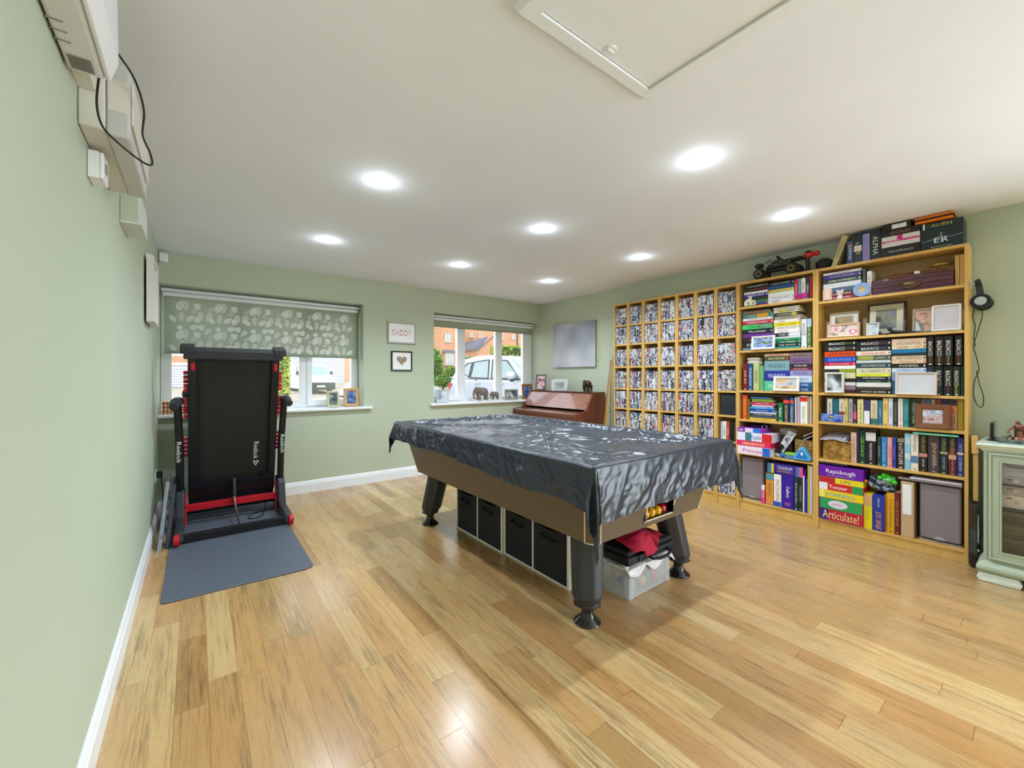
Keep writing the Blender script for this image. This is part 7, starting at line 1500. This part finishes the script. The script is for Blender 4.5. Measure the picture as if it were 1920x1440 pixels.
MB().prism([(XB+.03, -3.12, 2.10), (XB+.03, -3.14, 2.135), (XB+.03, -3.19, 2.165), (XB+.03, -3.25, 2.165), (XB+.03, -3.30, 2.125), (XB+.03, -3.29, 2.10)], (.08, 0, 0)).obj('body_shell', mat('buggy_shell', '1a1e20', .3, coat=.4), t, bevel=.008)
MB().ball((XB+.06, -3.06, 2.145), .038, 14, 8, (1, 1.0, .62)).obj('nose_cone', mat('buggy_shell'), t, smooth=True)
for sx_ in (.02, .115):
    MB().tube([(XB+sx_, -3.07, 2.08), (XB+sx_+.01, -3.12, 2.12), (XB+sx_, -3.10, 2.14), (XB+sx_+.01, -3.17, 2.17)], .004, 6).obj('suspension_arm', bb, t, smooth=True); MB().tube([(XB+sx_, -3.32, 2.08), (XB+sx_+.01, -3.27, 2.11), (XB+sx_, -3.22, 2.10)], .004, 6).obj('suspension_arm', bb, t, smooth=True)
MB().tube([(XB+.03, -3.28, 2.145), (XB+.03, -3.38, 2.15), (XB+.11, -3.38, 2.15), (XB+.11, -3.28, 2.145)], .01, 6).obj('rear_wing', bb, t, smooth=True); MB().tube([(XB+.05, -3.22, 2.165), (XB+.05, -3.20, 2.2), (XB+.08, -3.2, 2.2), (XB+.08, -3.23, 2.165)], .007, 6).obj('roof_lamp', bb, t, smooth=True)
m = MB(); 
for y, z in ((-3.17, 2.13), (-3.24, 2.14), (-3.2, 2.12)): m.box(XB+.021, XB+.0295, y-.01, y+.01, z, z+.004)
m.obj('gold_lettering', gr, t)
t = thing('remote_control', 'red and black pistol-grip toy remote control on the middle bookcase', 'remote control', (XB+.06, -3.43, 2.02)); rd = mat('remote_red', 'c8141c', .3, coat=.3)
MB().ball((XB+.06, -3.425, 2.158), .03, 14, 8, (.9, 1.25, .85)).ball((XB+.06, -3.483, 2.16), .022, 12, 8, (1, 1, .95)).tube([(XB+.06, -3.42, 2.158), (XB+.06, -3.48, 2.162)], .018, 8).obj('head', rd, t, smooth=True)
MB().tube([(XB+.06, -3.418, 2.135), (XB+.06, -3.425, 2.08), (XB+.06, -3.418, 2.035)], [.018, .013, .015], 10).obj('grip', bb, t, smooth=True); MB().box(XB+.03, XB+.10, -3.455, -3.375, 2.02, 2.037).obj('base', bb, t, bevel=.006); MB().ball((XB+.06, -3.425, 2.186), .016, 10, 6, (1, 1.3, .5)).obj('antenna_cap', bb, t, smooth=True)
t = thing('black_pouch', 'black ribbed rounded pouch behind the red remote control', 'pouch', (XB+.11, -3.51, 2.02)); MB().ball((XB+.12, -3.515, 2.071), .051, 18, 10, (1.0, 1.2, 1)).obj('pouch_body', mat('pouch_black', '26282c', .8, bump=.5, bscale=60, bstretch=(1, 6, 1)), t, smooth=True)
MB().tube([(XB+.075, -3.475, 2.035), (XB+.073, -3.47, 2.075), (XB+.10, -3.465, 2.11)], .002, 5).obj('red_piping', rd, t, smooth=True)

# ================= RIGHT END: cabinet, guitar, headphones =================
grn = mat('cabinet_green', 'aebba6', .35, coat=.2); grl = mat('cabinet_top', 'd4dcd0', .3, coat=.2)
CF, CB, CA, CZ = 3.885, 4.305, -4.375, .762
t = thing('hifi_cabinet', 'pale sage-green painted cabinet with a glazed door at the right edge', 'cabinet', (4.1, -4.65, 0)); CE = -4.96
def mold(prof, nm, m):
    """moulding profile (outset, z) run round the front and left side"""
    P = []
    for o_, z in prof: P.append([(CB, CA+o_, z), (CF-o_, CA+o_, z), (CF-o_, CE-o_, z), (CB, CE-o_, z)])
    mb = MB(); n = len(prof); vs = [p for r in P for p in r]
    fs = [(i*4+k, i*4+k+1, (i+1)*4+k+1, (i+1)*4+k) for i in range(n-1) for k in range(3)]+[tuple(range(4)), tuple(range(4*n-1, 4*n-5, -1))]+[(i*4+3, i*4, (i+1)*4, (i+1)*4+3) for i in range(n-1)]
    return mb.add(vs, fs).obj(nm, m, t)
mold([(.004, CZ-.012), (.012, CZ), (.016, CZ+.004), (.026, CZ+.018), (.03, CZ+.024), (.026, CZ+.03), (.018, CZ+.033)], 'cabinet_top', grl)
mold([(.0, .118), (.012, .112), (.026, .09), (.028, .075), (.022, .06), (.01, .052), (.004, .05)], 'base_moulding', grn)
MB().box(CF+.001, CB, CA-.018, CA, .118, CZ-.012).box(CF+.001, CB, CE, CE+.018, .118, CZ-.012).box(CB-.012, CB, CE, CA, .118, CZ-.012).box(CF, CB, CE+.018, CA-.018, .118, .13).box(CF, CB, CE+.018, CA-.018, CZ-.03, CZ-.012).obj('carcass', grn, t)
for y in (CA-.016, CE+.001): 
    for k in range(2): MB().box(CF-.004, CF+.004, y-k*.0085+.006, y-k*.0085+.001, .13, CZ-.02).obj('fluting', grl if k else grn, t, bevel=.0015)
MB().prism([(CF-.022, CA+.018, .0), (CF-.028, CA+.026, .022), (CF-.012, CA+.01, .05), (CF-.012, CA-.13, .05), (CF-.022, CA-.145, .022), (CF-.02, CA-.135, .0)], (.06, 0, 0)).obj('bracket_foot', grl, t, bevel=.004)
MB().box(CF-.02, CF+.02, CE-.0, CE+.12, 0, .05).box(CB-.05, CB, CE, CE+.1, 0, .05).box(CB-.05, CB, CA-.1, CA, 0, .05).obj('bracket_foot', grn, t)
d = MB(); DA, DBy, DZ0, DZ1 = CA-.02, CE+.02, .135, CZ-.02
def dring(o, i, x0, x1, nm, m, bev=.003):
    mb = MB(); a = [(o[0], o[2]), (o[1], o[2]), (o[1], o[3]), (o[0], o[3])]; b = [(i[0], i[2]), (i[1], i[2]), (i[1], i[3]), (i[0], i[3])]
    vs = [(x0, y, z) for y, z in a]+[(x0, y, z) for y, z in b]+[(x1, y, z) for y, z in a]+[(x1, y, z) for y, z in b]; fs = []
    for k in range(4): n = (k+1) % 4; fs += [(k, n, n+4, k+4), (k+8, k+12, n+12, n+8), (k, k+8, n+8, n), (k+4, n+4, n+12, k+12)]
    return mb.add(vs, fs).obj(nm, m, dr, bevel=bev)
dr = MB().box(CF-.0005, CF+.0, DBy+.001, DBy+.002, DZ0+.01, DZ0+.011).obj('door', grn, t)
dring((DA, DBy, DZ0, DZ1), (DA-.012, DBy+.012, DZ0+.012, DZ1-.012), CF-.020, CF-.001, 'door_edge', grn); dring((DA-.012, DBy+.012, DZ0+.012, DZ1-.012), (DA-.042, DBy+.042, DZ0+.042, DZ1-.042), CF-.014, CF-.001, 'door_frame', grn); dring((DA-.042, DBy+.042, DZ0+.042, DZ1-.042), (DA-.05, DBy+.05, DZ0+.05, DZ1-.05), CF-.018, CF-.002, 'glazing_bead', grn, .002)
MB().box(CF-.009, CF-.006, DBy+.05, DA-.05, DZ0+.05, DZ1-.05).obj('pane', glass_mat('cabinet_glass', (.92, .91, .89, 1), .06), dr)
sh = mat('shelf_dark', '2c2824', .6); MB().box(CF+.02, CB-.014, CE+.019, CA-.019, .42, .432).box(CF+.02, CB-.014, CE+.019, CA-.019, .56, .565).obj('inner_shelf', sh, t)
def unit(nm, lab, z0, z1, col, xtra=None):
    u = thing(nm, lab, 'hi-fi unit', (CF+.15, (CA+CE)/2, z0)); MB().box(CF+.04, CF+.3, CE+.05, CA-.045, z0, z1).obj('casing', mat('hifi_'+col, col, .35, .3), u, bevel=.003)
    MB().lathe([(0, -.006), (.012, -.006), (.012, 0), (0, 0)], (CF+.04, CA-.12, (z0+z1)/2), 16, 'x').obj('knob', chrome, u, smooth=True); MB().box(CF+.0385, CF+.04, CE+.12, CA-.16, z0+.02, z1-.02).obj('display', mat('display_grey', '8c8c88', .2), u)
    MB().box(CF+.038, CF+.0395, CA-.105, CA-.085, z1-.02, z1-.012).obj('badge', mat('badge_red', 'b02838'), u)
unit('hifi_amplifier', 'white hi-fi unit, lowest in the glazed cabinet above the discs', .433, .505, 'e8e4e0'); unit('hifi_tuner', 'silver hi-fi unit in the middle of the glazed cabinet', .5055, .557, 'c4c0bc'); unit('hifi_player', 'silver hi-fi unit on the upper shelf of the glazed cabinet', .5655, .61, 'b8b4b4'); 
u = thing('turntable_cover', 'pale plastic covered player, topmost in the glazed cabinet', 'hi-fi unit', (CF+.15, -4.66, .61)); MB().box(CF+.04, CF+.3, CE+.05, CA-.045, .611, .70).obj('casing', mat('hifi_lilac', 'c4c0c8', .3), u, bevel=.004)
MB().tube([(CF+.036, -4.50+.05*math.cos(a), .70+.035*math.sin(a)) for a in [PI+PI*k/12 for k in range(13)]], .004, 6).obj('arc_handle', mat('display_grey'), u, smooth=True)
for k in range(11):
    z = .1315+k*.0255; MB().box(CF+.04+.004*(k % 3), CF+.2, CE+.10, CA-.05-.003*(k % 2), z, z+.0105).box(CF+.041, CF+.2, CE+.11, CA-.052, z+.0115, z+.0235).obj('disc_case_stack', mat('stack_'+'abc'[k % 3], ('40382f', '5c5040', '302c2c')[k % 3], .3), None, label='flat disc cases, layer %s counted from the bottom of the glazed cabinet' % ORDN[k], cat='disc cases', group='flat disc cases in the cabinet')
t = thing('router', 'slim upright black router on the green cabinet', 'router', (4.15, -4.40, .795)); MB().box(4.02, 4.22, -4.408, -4.392, .80, .905).obj('router_body', disc, t, bevel=.004); MB().box(4.04, 4.2, -4.422, -4.375, .7955, .8).obj('router_foot', disc, t, bevel=.002)
MB().tube([(4.2, -4.41, .80), (4.22, -4.46, .80), (4.24, -4.55, .80)], .003, 6).obj('router_cable', disc, t)
t = thing('bronze_figurine', 'bronze figure group on a green marble slab on the cabinet', 'figurine', (4.05, -4.56, .795)); mbm = mat('green_marble', '3c4c48', .2, col2='70807c', vscale=30, coat=.4)
MB().box(3.96, 4.20, -4.72, -4.425, .7955, .815).obj('marble_slab', mbm, t, bevel=.002); bz = mat('figure_bronze', '8c5c4c', .35, .6, bump=.6, bscale=60)
m = MB().lathe([(0, .8155), (.03, .8155), (.028, .822), (.018, .83), (.018, .862), (.024, .868), (0, .87)], (4.06, -4.50, 0), 14)
m.ball((4.06, -4.5, .885), .02, 10, 8, (.9, 1, 1.1)).ball((4.055, -4.497, .912), .011, 10, 8).tube([(4.06, -4.485, .89), (4.04, -4.468, .87), (4.03, -4.462, .85)], .006, 6).tube([(4.06, -4.515, .89), (4.05, -4.535, .88), (4.04, -4.55, .895)], .006, 6).ball((4.07, -4.54, .86), .026, 10, 8, (.9, 1, 1.3)).ball((4.065, -4.54, .903), .011, 8, 6).tube([(4.05, -4.47, .835), (4.02, -4.455, .82)], .006, 6)
m.obj('figures', bz, t, smooth=True)
# guitar-like black case and pine board in the gap
t = thing('electric_guitar', 'glossy black guitar body with pale neck wedged between bookcase and cabinet', 'guitar', (4.1, -4.335, 0)); gk = mat('guitar_black', '0e0e14', .08, coat=.8)
pr_ = [(.03, .0), (.0, .03), (-.012, .08), (.0, .15), (.02, .2), (.018, .28), (.0, .34), (.0, .39), (.03, .41), (.09, .40), (.12, .36), (.14, .28), (.13, .22), (.16, .14), (.18, .07), (.16, .015), (.12, .0)]
MB().prism([(4.045+a, -4.303, .004+b) for a, b in pr_], (0, -.038, 0)).obj('guitar_body', gk, t, bevel=.006, smooth=True)
MB().box(4.055, 4.085, -4.3435, -4.3405, .16, .33).obj('pick_guard', mat('pearl', 'b8c4c0', .2), t); MB().box(4.06, 4.09, -4.3455, -4.341, .2, .245).obj('pickup', chrome, t); MB().lathe([(0, -.006), (.012, -.006), (.012, 0), (0, 0)], (4.075, -4.341, .11), 14, 'y').obj('knob', mat('silver_metal', 'c8ccd0', .25, 1), t, smooth=True)
MB().box(4.10, 4.13, -4.34, -4.318, .405, .70).obj('neck', mat('neck_maple', 'c8a058', .35, coat=.3), t, bevel=.003); MB().box(4.09, 4.14, -4.341, -4.312, .70, .812).obj('headstock', mat('head_maple', 'deb060', .35, coat=.3), t, bevel=.004)
for k in range(4): MB().box(4.082, 4.09, -4.345, -4.333, .715+k*.022, .72+k*.022).obj('tuning_peg', chrome, t)
for k in range(6): MB().box(4.1, 4.13, -4.3415, -4.34, .44+k*.04, .442+k*.04).obj('fret', chrome, t)
# headphones on a hook on the side of the bookcase
t = thing('wall_hook', 'small white hook stuck on the bookcase side, holding headphones', 'hook', (4.2, -4.30, 1.78)); MB().box(4.185, 4.215, -4.303, -4.2985, 1.75, 1.80).tube([(4.2, -4.303, 1.775), (4.2, -4.325, 1.768), (4.2, -4.328, 1.785)], .004, 6).obj('hook_body', white_m, t)
t = thing('headphones', 'black and silver over-ear headphones hanging on the bookcase side', 'headphones', (4.2, -4.34, 1.6)); hp_ = mat('headphone_black', '101218', .35); 
MB().tube([(4.13, -4.345, 1.67), (4.132, -4.338, 1.73), (4.16, -4.332, 1.775), (4.2, -4.33, 1.787), (4.24, -4.332, 1.775), (4.268, -4.338, 1.73), (4.27, -4.345, 1.67)], [.011, .012, .013, .014, .013, .012, .011], 10).obj('headband', hp_, t, smooth=True)
for x, s in ((4.135, -1), (4.265, 1)):
    MB().lathe([(0, -.02), (.04, -.02), (.046, -.008), (.046, .008), (.036, .02), (0, .022)], (x, -4.348, 1.648), 24, 'x').obj('ear_cup', hp_, t, smooth=True); MB().lathe([(0, -.0235), (.026, -.0235), (.028, -.019), (0, -.019)], (x+.0, -4.348, 1.648), 20, 'x').obj('silver_disc', mat('silver_metal'), t, smooth=True)
MB().tube([(4.15, -4.35, 1.605), (4.16, -4.352, 1.56), (4.17, -4.34, 1.5), (4.18, -4.322, 1.42), (4.2, -4.312, 1.37), (4.2, -4.325, 1.3), (4.2, -4.335, 1.22), (4.2, -4.318, 1.16), (4.2, -4.312, 1.08), (4.2, -4.32, 1.02), (4.21, -4.338, .985), (4.21, -4.352, 1.0), (4.21, -4.352, 1.06), (4.2, -4.335, 1.14), (4.2, -4.325, 1.22)], .0025, 6, bend=4).obj('headphone_cable', hp_, t, smooth=True)
MB().tube([(4.18, -4.318, 1.61), (4.18, -4.31, 1.56), (4.19, -4.32, 1.50), (4.19, -4.314, 1.43), (4.2, -4.32, 1.37)], .0025, 6, bend=4).obj('headphone_cable', hp_, t, smooth=True)
